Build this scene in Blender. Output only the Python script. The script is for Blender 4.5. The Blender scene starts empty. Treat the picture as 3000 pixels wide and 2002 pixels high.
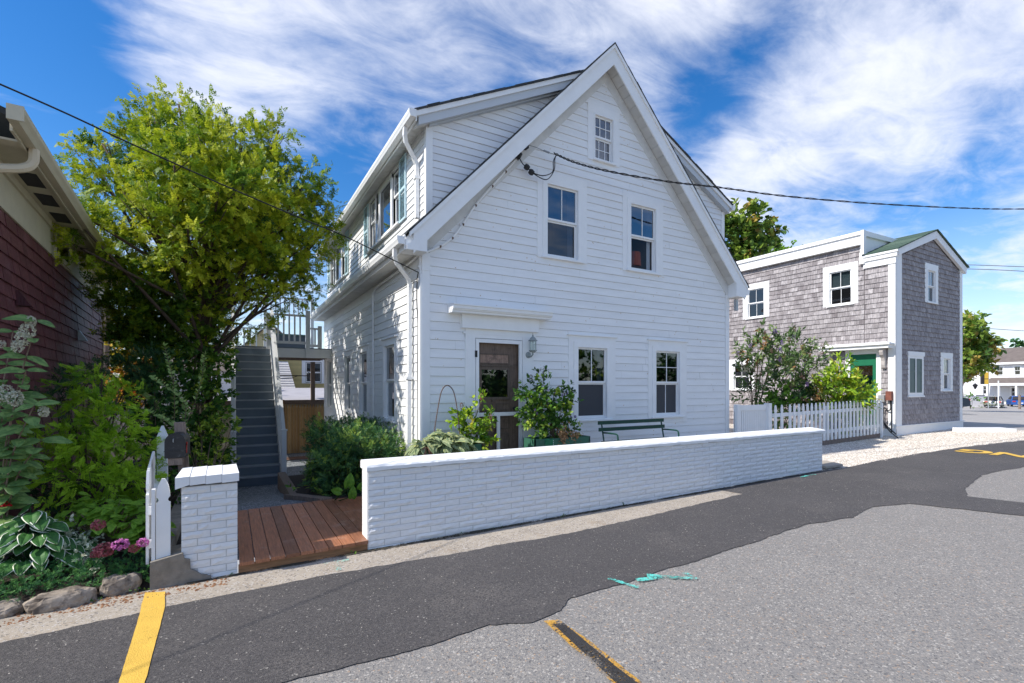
import bpy, math, random
import numpy as np
from mathutils import Vector, Matrix

R = random.Random(7)
NR = np.random.RandomState(11)
sc = bpy.context.scene
COL = sc.collection

# ------------------------------------------------------------------ camera, sky, sun, exposure
TH = math.radians(60.174)
CAMZ = 1.658
CAM = Vector((0.0, 0.0, CAMZ))
cam_d = bpy.data.cameras.new('camera')
cam = bpy.data.objects.new('camera', cam_d); COL.objects.link(cam)
cam.location = CAM
cam.rotation_euler = (math.radians(90), 0, -(math.pi/2 - TH))
cam_d.sensor_width = 36.0
cam_d.lens = 36.0*1439/3000
cam_d.shift_y = (1133-1001)/3000
cam_d.clip_start = 0.05; cam_d.clip_end = 2000
sc.camera = cam

def pxdir(x, y):                     # world direction of a point of view, used only to place clouds in the sky
    a = (x-1500)/1439; b = (1133-y)/1439
    S, C = math.sin(TH), math.cos(TH)
    return Vector((a*S+C, -a*C+S, b)).normalized()

sun_to = Vector((-1.0, 0.11, 0.98)).normalized()
w = bpy.data.worlds.new('World'); sc.world = w; w.use_nodes = True
nt = w.node_tree; nt.nodes.clear(); N = nt.nodes.new; L = nt.links.new
out = N('ShaderNodeOutputWorld'); bg = N('ShaderNodeBackground'); L(bg.outputs[0], out.inputs[0])
sky = N('ShaderNodeTexSky'); sky.sky_type = 'NISHITA'; sky.sun_disc = False
sky.sun_elevation = math.asin(sun_to.z); sky.sun_rotation = math.atan2(sun_to.x, sun_to.y)
sky.air_density = 1.0; sky.dust_density = 0.2; sky.ozone_density = 3.0
SKY_STRENGTH = 0.15
bg.inputs[1].default_value = SKY_STRENGTH
hs = N('ShaderNodeHueSaturation'); hs.inputs['Saturation'].default_value = 1.36; hs.inputs['Value'].default_value = 0.455
hs.inputs['Hue'].default_value = 0.506
L(sky.outputs[0], hs.inputs['Color'])
tc = N('ShaderNodeTexCoord'); sep = N('ShaderNodeSeparateXYZ'); L(tc.outputs['Generated'], sep.inputs[0])
def wm(op, a, b=None, c=None, clamp=False):
    n = N('ShaderNodeMath'); n.operation = op; n.use_clamp = clamp
    for i, v in enumerate((a, b, c)):
        if v is None: continue
        if isinstance(v, (int, float)): n.inputs[i].default_value = v
        else: L(v, n.inputs[i])
    return n.outputs[0]
zz = wm('ADD', wm('MAXIMUM', sep.outputs[2], 0.0), 0.10)
comb = N('ShaderNodeCombineXYZ'); L(wm('DIVIDE', sep.outputs[0], zz), comb.inputs[0]); L(wm('DIVIDE', sep.outputs[1], zz), comb.inputs[1])
mp = N('ShaderNodeMapping'); mp.inputs['Rotation'].default_value = (0, 0, math.radians(-20)); mp.inputs['Scale'].default_value = (0.9, 1.35, 1)
L(comb.outputs[0], mp.inputs[0])
n1 = N('ShaderNodeTexNoise'); n1.inputs['Scale'].default_value = 1.1; n1.inputs['Detail'].default_value = 9; n1.inputs['Roughness'].default_value = .62; n1.inputs['Distortion'].default_value = .12
L(mp.outputs[0], n1.inputs[0])
mp2 = N('ShaderNodeMapping'); mp2.inputs['Rotation'].default_value = (0, 0, math.radians(35)); mp2.inputs['Scale'].default_value = (2.0, 3.8, 1); mp2.inputs['Location'].default_value = (3.1, 1.7, 0)
L(comb.outputs[0], mp2.inputs[0])
n2 = N('ShaderNodeTexNoise'); n2.inputs['Scale'].default_value = 1.5; n2.inputs['Detail'].default_value = 8; n2.inputs['Roughness'].default_value = .6; n2.inputs['Distortion'].default_value = 1.2
L(mp2.outputs[0], n2.inputs[0])
# where the cloud banks and the clear gaps stand in the sky (direction, width, amount)
blobs = [((350, 60), .26, .42), ((650, 200), .24, .45), ((950, 120), .24, .42), ((1100, 290), .16, .36), ((760, 330), .12, .30), ((330, 330), .10, .16),
         ((1400, 60), .22, .34), ((1980, 90), .18, .36), ((1750, 40), .2, .3), ((2120, 230), .10, .25),
         ((2480, 250), .22, .50), ((2800, 160), .20, .36), ((2250, 400), .17, .52), ((2120, 540), .12, .34), ((2600, 400), .16, .42), ((2950, 330), .14, .30),
         ((2750, 700), .14, .22), ((2950, 800), .16, .32), ((2400, 640), .12, .2), ((2900, 980), .14, .25), ((2200, 700), .1, .25), ((2960, 620), .12, .2),
         ((180, 300), .12, -.45), ((60, 200), .14, -.4), ((30, 60), .08, -.1), ((1010, 440), .11, -.55), ((960, 640), .15, -.35), ((1200, 520), .1, -.3),
         ((2350, 70), .09, -.42), ((2160, 160), .06, -.3), ((2080, 330), .07, -.35), ((2030, 360), .06, -.25), ((2330, 560), .07, -.25), ((2880, 540), .08, -.30), ((2560, 575), .08, -.22), ((2720, 610), .08, -.30), ((2950, 680), .07, -.15), ((2780, 60), .08, -.2), ((2980, 240), .07, -.25), ((2400, 600), .07, -.2), ((2880, 840), .08, -.15)]
acc = None
nrm = N('ShaderNodeVectorMath'); nrm.operation = 'NORMALIZE'; L(tc.outputs['Generated'], nrm.inputs[0])
# a little warp, so that the banks have ragged edges
wa = N('ShaderNodeTexNoise'); wa.inputs['Scale'].default_value = 3.5; wa.inputs['Detail'].default_value = 6; L(nrm.outputs[0], wa.inputs[0])
ws = N('ShaderNodeVectorMath'); ws.operation = 'SUBTRACT'; L(wa.outputs['Color'], ws.inputs[0]); ws.inputs[1].default_value = (.5, .5, .5)
wsc = N('ShaderNodeVectorMath'); wsc.operation = 'SCALE'; L(ws.outputs[0], wsc.inputs[0]); wsc.inputs['Scale'].default_value = .22
wad = N('ShaderNodeVectorMath'); wad.operation = 'ADD'; L(nrm.outputs[0], wad.inputs[0]); L(wsc.outputs[0], wad.inputs[1])
for (px, sz, am) in blobs:
    d = N('ShaderNodeVectorMath'); d.operation = 'DISTANCE'; L(wad.outputs[0], d.inputs[0]); d.inputs[1].default_value = pxdir(*px)
    q = wm('DIVIDE', d.outputs['Value'], sz); q = wm('MULTIPLY', q, q); q = wm('EXPONENT', wm('MULTIPLY', q, -1.0))
    q = wm('MULTIPLY', q, am*(.40 if am > 0 else 1.15))
    acc = q if acc is None else wm('ADD', acc, q)
fb = wm('ADD', wm('MULTIPLY', n1.outputs[0], 2.3), wm('MULTIPLY', n2.outputs[0], 1.0))
den = wm('ADD', wm('SUBTRACT', fb, 1.40), acc)
mr = N('ShaderNodeMapRange'); mr.interpolation_type = 'SMOOTHSTEP'; mr.inputs['From Min'].default_value = -.15; mr.inputs['From Max'].default_value = 1.0; L(den, mr.inputs[0])
hz = N('ShaderNodeMapRange'); hz.inputs['From Min'].default_value = -.02; hz.inputs['From Max'].default_value = .30; hz.inputs['To Min'].default_value = .60; hz.inputs['To Max'].default_value = 0.0; L(sep.outputs[2], hz.inputs[0])
fac = wm('MULTIPLY', wm('MAXIMUM', mr.outputs[0], hz.outputs[0]), .93)
mix = N('ShaderNodeMix'); mix.data_type = 'RGBA'; L(fac, mix.inputs[0]); L(hs.outputs[0], mix.inputs[6])
CLOUD = (2.6, 2.68, 2.95)
mix.inputs[7].default_value = (*CLOUD, 1)
L(mix.outputs[2], bg.inputs[0])

sun_d = bpy.data.lights.new('sun', 'SUN'); sun = bpy.data.objects.new('sun', sun_d); COL.objects.link(sun)
sun_d.energy = 2.05; sun_d.angle = math.radians(.5); sun_d.color = (1, .95, .87)
sun.rotation_euler = sun_to.to_track_quat('Z', 'Y').to_euler(); sun.location = (-20, 5, 30)
sc.view_settings.view_transform = 'Standard'; sc.view_settings.look = 'None'
sc.view_settings.exposure = 1.42; sc.view_settings.gamma = 1.0; sc.view_settings.use_curve_mapping = False
sc.cycles.max_bounces = 6; sc.cycles.transparent_max_bounces = 12

# ------------------------------------------------------------------ materials
MATS = {}
def mat(name, color, rough=.6, tint=None, noise=0.0, nscale=8, bump=0.0, bscale=60, stretch=None, metal=0, spec=.4, trans=0.0, dirt=None, voro=None, wear=None):
    """color: base; tint: second colour reached by the per-piece tint attribute; noise: fine colour variation"""
    if name in MATS: return MATS[name]
    m = bpy.data.materials.new(name); m.use_nodes = True; t = m.node_tree
    b = t.nodes['Principled BSDF']; n = t.nodes.new; l = t.links.new
    b.inputs['Roughness'].default_value = rough; b.inputs['Metallic'].default_value = metal
    b.inputs['Specular IOR Level'].default_value = spec
    tcn = n('ShaderNodeTexCoord'); vec = tcn.outputs['Object']
    if stretch:
        mpn = n('ShaderNodeMapping'); mpn.inputs['Scale'].default_value = stretch; l(vec, mpn.inputs[0]); vec = mpn.outputs[0]
    def mixc(f, a, bb):
        x = n('ShaderNodeMix'); x.data_type = 'RGBA'
        for i, v in ((0, f), (6, a), (7, bb)):
            if isinstance(v, (tuple, list)): x.inputs[i].default_value = (*v[:3], 1)
            elif isinstance(v, (int, float)): x.inputs[i].default_value = v
            else: l(v, x.inputs[i])
        return x.outputs[2]
    cur = color
    if tint is not None:
        at = n('ShaderNodeAttribute'); at.attribute_name = 'tint'
        if len(tint) == 3 and not isinstance(tint[0], (tuple, list)): cur = mixc(at.outputs['Fac'], color, tint)
        else:
            cr = n('ShaderNodeValToRGB'); l(at.outputs['Fac'], cr.inputs[0])
            els = [(0.0, color)] + list(tint)
            cr.color_ramp.elements[0].position = 0; cr.color_ramp.elements[0].color = (*color, 1)
            cr.color_ramp.elements[1].position = els[-1][0]; cr.color_ramp.elements[1].color = (*els[-1][1], 1)
            for p, c in els[1:-1]:
                e = cr.color_ramp.elements.new(p); e.color = (*c, 1)
            cur = cr.outputs[0]
    if noise:
        tn = n('ShaderNodeTexNoise'); tn.inputs['Scale'].default_value = nscale; tn.inputs['Detail'].default_value = 6; tn.inputs['Roughness'].default_value = .65; l(vec, tn.inputs[0])
        mrn = n('ShaderNodeMapRange'); mrn.inputs['From Min'].default_value = .3; mrn.inputs['From Max'].default_value = .7
        mrn.inputs['To Min'].default_value = 1-noise; mrn.inputs['To Max'].default_value = 1+noise*.5; l(tn.outputs[0], mrn.inputs[0])
        mu = n('ShaderNodeMix'); mu.data_type = 'RGBA'; mu.blend_type = 'MULTIPLY'; mu.inputs[0].default_value = 1
        if isinstance(cur, tuple): mu.inputs[6].default_value = (*cur, 1)
        else: l(cur, mu.inputs[6])
        cb = n('ShaderNodeCombineColor'); [l(mrn.outputs[0], cb.inputs[i]) for i in range(3)]
        l(cb.outputs[0], mu.inputs[7]); cur = mu.outputs[2]
    if dirt:
        dc, dscale, lo, hi = dirt
        dn = n('ShaderNodeTexNoise'); dn.inputs['Scale'].default_value = dscale; dn.inputs['Detail'].default_value = 8; dn.inputs['Roughness'].default_value = .7; l(tcn.outputs['Object'], dn.inputs[0])
        dm = n('ShaderNodeMapRange'); dm.inputs['From Min'].default_value = lo; dm.inputs['From Max'].default_value = hi; l(dn.outputs[0], dm.inputs[0])
        cur = mixc(dm.outputs[0], cur, dc)
    if voro:
        for (vc, vscale, thr) in voro:
            vn = n('ShaderNodeTexVoronoi'); vn.inputs['Scale'].default_value = vscale; l(tcn.outputs['Object'], vn.inputs[0])
            vs = n('ShaderNodeSeparateColor'); l(vn.outputs['Color'], vs.inputs[0])
            vm = n('ShaderNodeMath'); vm.operation = 'GREATER_THAN'; vm.inputs[1].default_value = thr; l(vs.outputs[0], vm.inputs[0])
            cur = mixc(vm.outputs[0], cur, vc)
    if isinstance(cur, tuple): b.inputs['Base Color'].default_value = (*cur, 1)
    else: l(cur, b.inputs['Base Color'])
    if bump:
        bn = n('ShaderNodeTexNoise'); bn.inputs['Scale'].default_value = bscale; bn.inputs['Detail'].default_value = 5; l(vec, bn.inputs[0])
        bp = n('ShaderNodeBump'); bp.inputs['Strength'].default_value = bump; bp.inputs['Distance'].default_value = .01; l(bn.outputs[0], bp.inputs['Height']); l(bp.outputs[0], b.inputs['Normal'])
    if trans:
        tr = n('ShaderNodeBsdfTranslucent'); ms = n('ShaderNodeMixShader'); ms.inputs[0].default_value = trans
        if isinstance(cur, tuple): tr.inputs[0].default_value = (*cur, 1)
        else: l(cur, tr.inputs[0])
        o = t.nodes['Material Output']; l(b.outputs[0], ms.inputs[1]); l(tr.outputs[0], ms.inputs[2]); l(ms.outputs[0], o.inputs[0])
    if wear:                                  # paint worn through to what lies under it
        wsn = n('ShaderNodeTexNoise'); wsn.inputs['Scale'].default_value = wear[0]; wsn.inputs['Detail'].default_value = 8; wsn.inputs['Roughness'].default_value = .8; l(tcn.outputs['Object'], wsn.inputs[0])
        wl = n('ShaderNodeTexNoise'); wl.inputs['Scale'].default_value = 3.0; wl.inputs['Detail'].default_value = 3; l(tcn.outputs['Object'], wl.inputs[0])
        wa_ = n('ShaderNodeMath'); wa_.operation = 'MULTIPLY_ADD'; l(wl.outputs[0], wa_.inputs[0]); wa_.inputs[1].default_value = .55; l(wsn.outputs[0], wa_.inputs[2])
        wr = n('ShaderNodeMapRange'); wr.inputs['From Min'].default_value = wear[1]; wr.inputs['From Max'].default_value = wear[1]+.04; l(wa_.outputs[0], wr.inputs[0])
        tp_ = n('ShaderNodeBsdfTransparent'); wm_ = n('ShaderNodeMixShader'); l(wr.outputs[0], wm_.inputs[0]); l(b.outputs[0], wm_.inputs[1]); l(tp_.outputs[0], wm_.inputs[2]); l(wm_.outputs[0], t.nodes['Material Output'].inputs[0])
    MATS[name] = m
    return m

def glass_mat(name, col, refl, see=.0):
    m = bpy.data.materials.new(name); m.use_nodes = True; t = m.node_tree; n = t.nodes.new; l = t.links.new
    t.nodes.remove(t.nodes['Principled BSDF'])
    o = t.nodes['Material Output']
    g = n('ShaderNodeBsdfGlossy'); g.inputs['Roughness'].default_value = .015; g.inputs[0].default_value = (.92, .96, 1, 1)
    tp = n('ShaderNodeBsdfTransparent'); tp.inputs[0].default_value = (*col, 1)
    fr0 = n('ShaderNodeLayerWeight'); fr0.inputs[0].default_value = .5
    fr = n('ShaderNodeMath'); fr.operation = 'POWER'; l(fr0.outputs['Facing'], fr.inputs[0]); fr.inputs[1].default_value = 4.0
    mrn = n('ShaderNodeMapRange'); mrn.inputs['From Max'].default_value = 1; mrn.inputs['To Min'].default_value = refl; mrn.inputs['To Max'].default_value = 1; l(fr.outputs[0], mrn.inputs[0])
    ms = n('ShaderNodeMixShader'); l(mrn.outputs[0], ms.inputs[0]); l(tp.outputs[0], ms.inputs[1]); l(g.outputs[0], ms.inputs[2]); l(ms.outputs[0], o.inputs[0])
    return m

WHITE = mat('white_paint', (.87, .87, .86), .55, tint=(.80, .80, .79), noise=.05, nscale=5, bump=.10, bscale=45, stretch=(1, 1, 1), dirt=((.50, .42, .30), 9, .735, .80))
WHITEC = mat('white_clapboard_paint', (.87, .87, .86), .6, tint=(.835, .835, .83), noise=.06, nscale=2, bump=.18, bscale=30, stretch=(1, 1, 6), dirt=((.56, .50, .42), 14, .735, .78), voro=[((.62, .48, .33), 60, .9984)])
TRIM = mat('white_trim_paint', (.87, .87, .86), .5, noise=.04, nscale=6, bump=.06, bscale=30)
VINYL = mat('white_vinyl', (.87, .87, .86), .4, tint=(.74, .74, .75), noise=.03, nscale=4)
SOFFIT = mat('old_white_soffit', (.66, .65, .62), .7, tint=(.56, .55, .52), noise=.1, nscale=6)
BRICKW = mat('white_painted_brick', (.87, .87, .86), .6, tint=(.82, .82, .82), noise=.08, nscale=20, bump=.5, bscale=90, stretch=(1, 1, 3), dirt=((.50, .47, .41), 9, .60, .82))
MORTAR = mat('painted_mortar', (.60, .60, .59), .8, noise=.12, nscale=25)
CAPM = mat('white_painted_coping', (.87, .87, .86), .6, noise=.06, nscale=10, bump=.4, bscale=25, dirt=((.6, .56, .48), 12, .7, .8))
CONC = mat('old_concrete', (.26, .235, .20), .9, noise=.35, nscale=6, bump=.6, bscale=60, dirt=((.13, .11, .09), 5, .55, .75))
STRIPC = mat('gutter_concrete', (.40, .345, .28), .9, noise=.18, nscale=2.5, bump=.5, bscale=180, dirt=((.30, .23, .16), 3, .55, .75), voro=[((.20, .18, .16), 70, .9), ((.48, .44, .40), 90, .88)])
OLD = mat('worn_asphalt', (.30, .275, .248), .85, noise=.10, nscale=1.1, bump=.7, bscale=120, voro=[((.135, .13, .128), 85, .74), ((.43, .40, .36), 70, .86), ((.36, .27, .20), 75, .95), ((.22, .21, .20), 120, .5)], dirt=((.24, .21, .18), .7, .50, .80))
NEW = mat('fresh_asphalt', (.092, .084, .082), .8, noise=.18, nscale=.7, bump=.8, bscale=160, voro=[((.06, .056, .056), 100, .65), ((.15, .14, .13), 120, .94), ((.30, .28, .25), 90, .996)], dirt=((.145, .13, .12), .9, .50, .78))
YARD = mat('yard_gravel', (0.221, 0.240, 0.260), .9, noise=.3, nscale=9, bump=1.0, bscale=120, voro=[((0.117, 0.130, 0.143), 60, .6), ((0.416, 0.442, 0.468), 70, .85)])
PEA = mat('shell_gravel', (.60, .53, .44), .9, noise=.2, nscale=3, bump=1.0, bscale=90, voro=[((.38, .31, .24), 40, .7), ((.80, .75, .68), 45, .75), ((.24, .19, .15), 55, .93)])
PEBBLE = mat('shell_pebble', (.42, .35, .28), .8, tint=(.85, .80, .72), noise=.1, nscale=9)
LOT = mat('lot_asphalt', (.36, .34, .32), .9, noise=.15, nscale=.5, bump=.3, bscale=40, dirt=((.28, .25, .21), .35, .55, .8))
YEL = mat('yellow_road_paint', (.74, .46, .075), .7, noise=.15, nscale=5, bump=.6, bscale=120, dirt=((.42, .30, .12), 20, .60, .78), wear=(70, .93))
YELW = mat('worn_yellow_paint', (.55, .30, .05), .8, noise=.2, nscale=20, bump=.5, bscale=120, wear=(55, .77))
BLK = mat('blackout_paint', (.040, .038, .038), .85, noise=.2, nscale=12, bump=.8, bscale=140, wear=(50, .845))
CYAN = mat('survey_paint', (.12, .58, .50), .8, wear=(45, .745))
DECKM = mat('stained_deck_wood', (0.275, 0.114, 0.057), .5, tint=(0.494, 0.199, 0.099), noise=.4, nscale=5, bump=.3, bscale=18, stretch=(14, 1, 5), dirt=((0.456, 0.304, 0.237), 5, .55, .8))
DECKF = mat('brown_timber', (0.320, 0.160, 0.072), .65, noise=.4, nscale=6, bump=.3, bscale=20, stretch=(1, 6, 8))
CEDAR = mat('cedar_fence_wood', (0.460, 0.259, 0.103), .75, tint=(0.667, 0.425, 0.196), noise=.3, nscale=5, bump=.3, bscale=20, stretch=(9, 9, 1))
OLDWOOD = mat('weathered_post', (0.260, 0.195, 0.156), .85, noise=.45, nscale=7, bump=.6, bscale=20, stretch=(8, 8, 1))
TREADM = mat('grey_tread_paint', (.30, .33, .36), .55, noise=.15, nscale=5)
SHEATH = mat('dark_sheathing', (.24, .24, .245), .9)  # backing darkened so the gaps between boards show as shade lines
GREYT = mat('grey_stair_paint', (0.112, 0.143, 0.173), .5, tint=(0.150, 0.188, 0.225), noise=.12, nscale=4)
LGREY = mat('pale_grey_paint', (.70, .71, .72), .55, tint=(.74, .75, .76), noise=.06, nscale=5)
SHIN = mat('weathered_shingle', (0.186, 0.162, 0.168), .85, tint=(0.516, 0.480, 0.480), noise=.5, nscale=3.5, bump=.5, bscale=14, stretch=(9, 9, 1.2), dirt=((0.144, 0.120, 0.126), 4, .52, .85))
REDS = mat('maroon_shingle', (0.094, 0.025, 0.032), .55, tint=(0.189, 0.063, 0.072), noise=.45, nscale=4, bump=.6, bscale=16, stretch=(9, 12, 1), dirt=((0.288, 0.153, 0.180), 2.2, .56, .85))
CREAM = mat('cream_trim', (0.546, 0.494, 0.364), .6, tint=(0.442, 0.403, 0.299), noise=.08, nscale=5)
ROOF = mat('asphalt_shingle', (.035, .04, .042), .85, tint=(.06, .065, .07), noise=.2, nscale=12, bump=.5, bscale=80)
ROOFG = mat('green_asphalt_shingle', (.045, .085, .06), .85, tint=(.10, .15, .11), noise=.2, nscale=12, bump=.5, bscale=80)
ROOFB = mat('brown_grey_shingle', (.17, .14, .125), .85, tint=(.26, .22, .20), noise=.2, nscale=2)
GREEN = mat('green_paint', (.012, .16, .075), .45, noise=.1, nscale=5)
DGREEN = mat('dark_green_paint', (.012, .062, .042), .4, noise=.1, nscale=5)
BOXG = mat('planter_green', (0.042, 0.140, 0.091), .5, noise=.15, nscale=6)
SHUT = mat('pale_blue_paint', (.56, .74, .80), .5, tint=(.50, .70, .77), noise=.05, nscale=6)
GSHUT = mat('grey_green_shutter', (.13, .18, .165), .6, noise=.1, nscale=6)
DOORW = mat('old_brown_door', (.13, .095, .07), .6, tint=(.34, .22, .16), noise=.4, nscale=5, bump=.3, bscale=20, stretch=(8, 8, 1), dirt=((.07, .05, .04), 6, .52, .72))
DARK = mat('dark_room', (.035, .033, .035), .9)
ROOM = mat('dim_room_wall', (.16, .145, .13), .9)
CURT = mat('pale_curtain', (.62, .66, .70), .9, noise=.15, nscale=12, stretch=(14, 14, 1))
SHADE = mat('roller_blind', (.60, .78, .68), .8)
BAMB = mat('bamboo_blind', (.50, .27, .09), .8, noise=.35, nscale=12, stretch=(1, 1, 30))
SCREEN = mat('insect_screen', (.055, .058, .065), .7)
BLACK = mat('black_metal', (.02, .02, .022), .45, noise=.3, nscale=15)
BLACKP = mat('scuffed_black_paint', (.02, .021, .024), .42, noise=.4, nscale=18, bump=.2, bscale=60, dirt=((.10, .10, .10), 24, .60, .75))
WIRE = mat('black_cable', (.012, .012, .013), .6)
GREYW = mat('grey_cable', (.25, .26, .27), .6)
METAL = mat('galvanised_metal', (.42, .43, .44), .45, metal=.4, noise=.15, nscale=15)
RUST = mat('rusty_iron', (.16, .10, .075), .8, noise=.4, nscale=30)
REDP = mat('red_plastic', (.5, .04, .03), .5)
STONE = mat('lichen_granite', (.40, .33, .26), .9, noise=.5, nscale=6, bump=1.0, bscale=14, dirt=((.12, .095, .075), 9, .46, .60))
SOIL = mat('dark_soil', (.035, .025, .018), .95, noise=.4, nscale=20, bump=.8, bscale=50)
BARK = mat('brown_bark', (.10, .07, .05), .9, noise=.4, nscale=12, bump=.8, bscale=25, stretch=(4, 4, 1))
TWIG = mat('pale_twig', (.22, .16, .11), .9, noise=.3, nscale=12)
BRWIN = mat('brown_leaf_litter', (.16, .07, .035), .9, tint=(.30, .16, .08))
GLASS = glass_mat('window_glass', (.50, .53, .56), .16)
GLASSD = glass_mat('dark_window_glass', (.22, .24, .27), .09)
GLASSB = glass_mat('sky_window_glass', (.10, .15, .22), .20)
GLASSC = glass_mat('open_window_screen', (.80, .80, .80), .02)
LANT = mat('lantern_grey', (.30, .34, .34), .5, noise=.2, nscale=12)
LAMPG = glass_mat('lantern_glass', (.85, .9, .88), .05)
YELH = mat('yellow_clapboard_paint', (.62, .50, .22), .7, tint=(.54, .44, .19), noise=.05, nscale=4)
PALEROOF = mat('pale_roof_shingle', (.72, .69, .67), .8, tint=(.62, .59, .57), noise=.1, nscale=8)
FLATR = mat('grey_membrane_roof', (.40, .39, .42), .8, noise=.15, nscale=2)
SIGNY = mat('sign_yellow', (.80, .50, .06), .6)
CARS = mat('silver_car_paint', (.36, .355, .34), .3, metal=.4)
CARB = mat('blue_car_paint', (.02, .09, .32), .3)
CARD = mat('dark_car_paint', (.02, .03, .045), .25)
TYRE = mat('tyre_rubber', (.02, .02, .02), .8)
LITR = mat('red_tail_light', (.45, .02, .02), .3)
# foliage: dark to light leaf colours reached by the tint attribute
F_TREE = mat('conifer_foliage', (.035, .095, .018), .55, tint=[(.35, (.13, .24, .018)), (.7, (.33, .43, .020)), (1, (.55, .58, .04))], trans=.36, spec=.25)
F_YEW = mat('yew_foliage', (0.020, 0.070, 0.026), .5, tint=[(.5, (0.051, 0.145, 0.046)), (.85, (0.123, 0.246, 0.051)), (1, (0.319, 0.435, 0.058))], trans=.2, spec=.3)
F_FERN = mat('golden_cypress_foliage', (0.072, 0.167, 0.012), .55, tint=[(.5, (0.189, 0.362, 0.017)), (1, (0.392, 0.609, 0.036))], trans=.35, spec=.2)
F_VINE = mat('vine_foliage', (0.029, 0.090, 0.020), .5, tint=[(.5, (0.080, 0.196, 0.029)), (.85, (0.203, 0.348, 0.043)), (1, (0.493, 0.609, 0.072))], trans=.32, spec=.3)
F_HYD = mat('hydrangea_foliage', (0.065, 0.174, 0.017), .5, tint=[(.5, (0.145, 0.304, 0.026)), (1, (0.261, 0.450, 0.043))], trans=.3, spec=.3)
F_TALL = mat('panicle_hydrangea_foliage', (.06, .14, .045), .5, tint=[(.5, (.17, .29, .085)), (1, (.38, .52, .16))], trans=0.28, spec=0.3)
F_HOSTA = mat('hosta_foliage', (0.026, 0.094, 0.026), .45, tint=[(.6, (0.065, 0.189, 0.043)), (.8, (0.087, 0.232, 0.058)), (.9, (0.899, 0.900, 0.652)), (1, (0.900, 0.900, 0.797))], trans=.15, spec=.35)
F_EUO = mat('variegated_foliage', (0.145, 0.246, 0.102), .5, tint=(0.899, 0.900, 0.725), trans=.2)
F_JUN = mat('juniper_foliage', (0.014, 0.065, 0.026), .6, tint=[(.6, (0.041, 0.152, 0.051)), (1, (0.102, 0.261, 0.058))], trans=.15, spec=.2)
F_BUD = mat('buddleia_foliage', (0.051, 0.102, 0.032), .55, tint=[(.5, (0.131, 0.217, 0.065)), (.9, (0.290, 0.377, 0.131)), (1, (0.377, 0.203, 0.087))], trans=.25)
F_LAUR = mat('laurel_foliage', (0.065, 0.167, 0.014), .4, tint=[(.5, (0.189, 0.334, 0.017)), (.9, (0.464, 0.609, 0.036)), (1, (0.652, 0.580, 0.072))], trans=.25, spec=.4)
F_SAGE = mat('sage_leaf_foliage', (.10, .16, .07), .6, tint=[(.5, (.28, .36, .17)), (.85, (.48, .52, .28)), (1, (.62, .58, .14))], trans=.25)
F_MAPLE = mat('maple_foliage', (0.051, 0.116, 0.022), .5, tint=[(.5, (0.131, 0.232, 0.032)), (.85, (0.290, 0.377, 0.051)), (1, (0.435, 0.319, 0.072))], trans=.3)
F_AUT = mat('autumn_foliage', (0.290, 0.232, 0.022), .6, tint=[(.4, (0.507, 0.435, 0.029)), (1, (0.899, 0.319, 0.043))], trans=.35)
FL_W = mat('cream_florets', (.62, .60, .44), .7, tint=(.80, .78, .66), trans=.2)
FL_P = mat('dusty_pink_florets', (.30, .06, .075), .7, tint=(.52, .17, .18), trans=.2)
FL_M = mat('mauve_pink_florets', (.48, .10, .36), .7, tint=(.66, .25, .52), trans=.2)
FL_L = mat('lilac_florets', (.16, .09, .26), .7, tint=(.33, .22, .50), trans=.2)
FL_R = mat('red_petals', (.65, .01, .02), .5, trans=.2)
FL_B = mat('faded_brown_florets', (.10, .055, .045), .8, tint=(.22, .12, .09))

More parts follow.
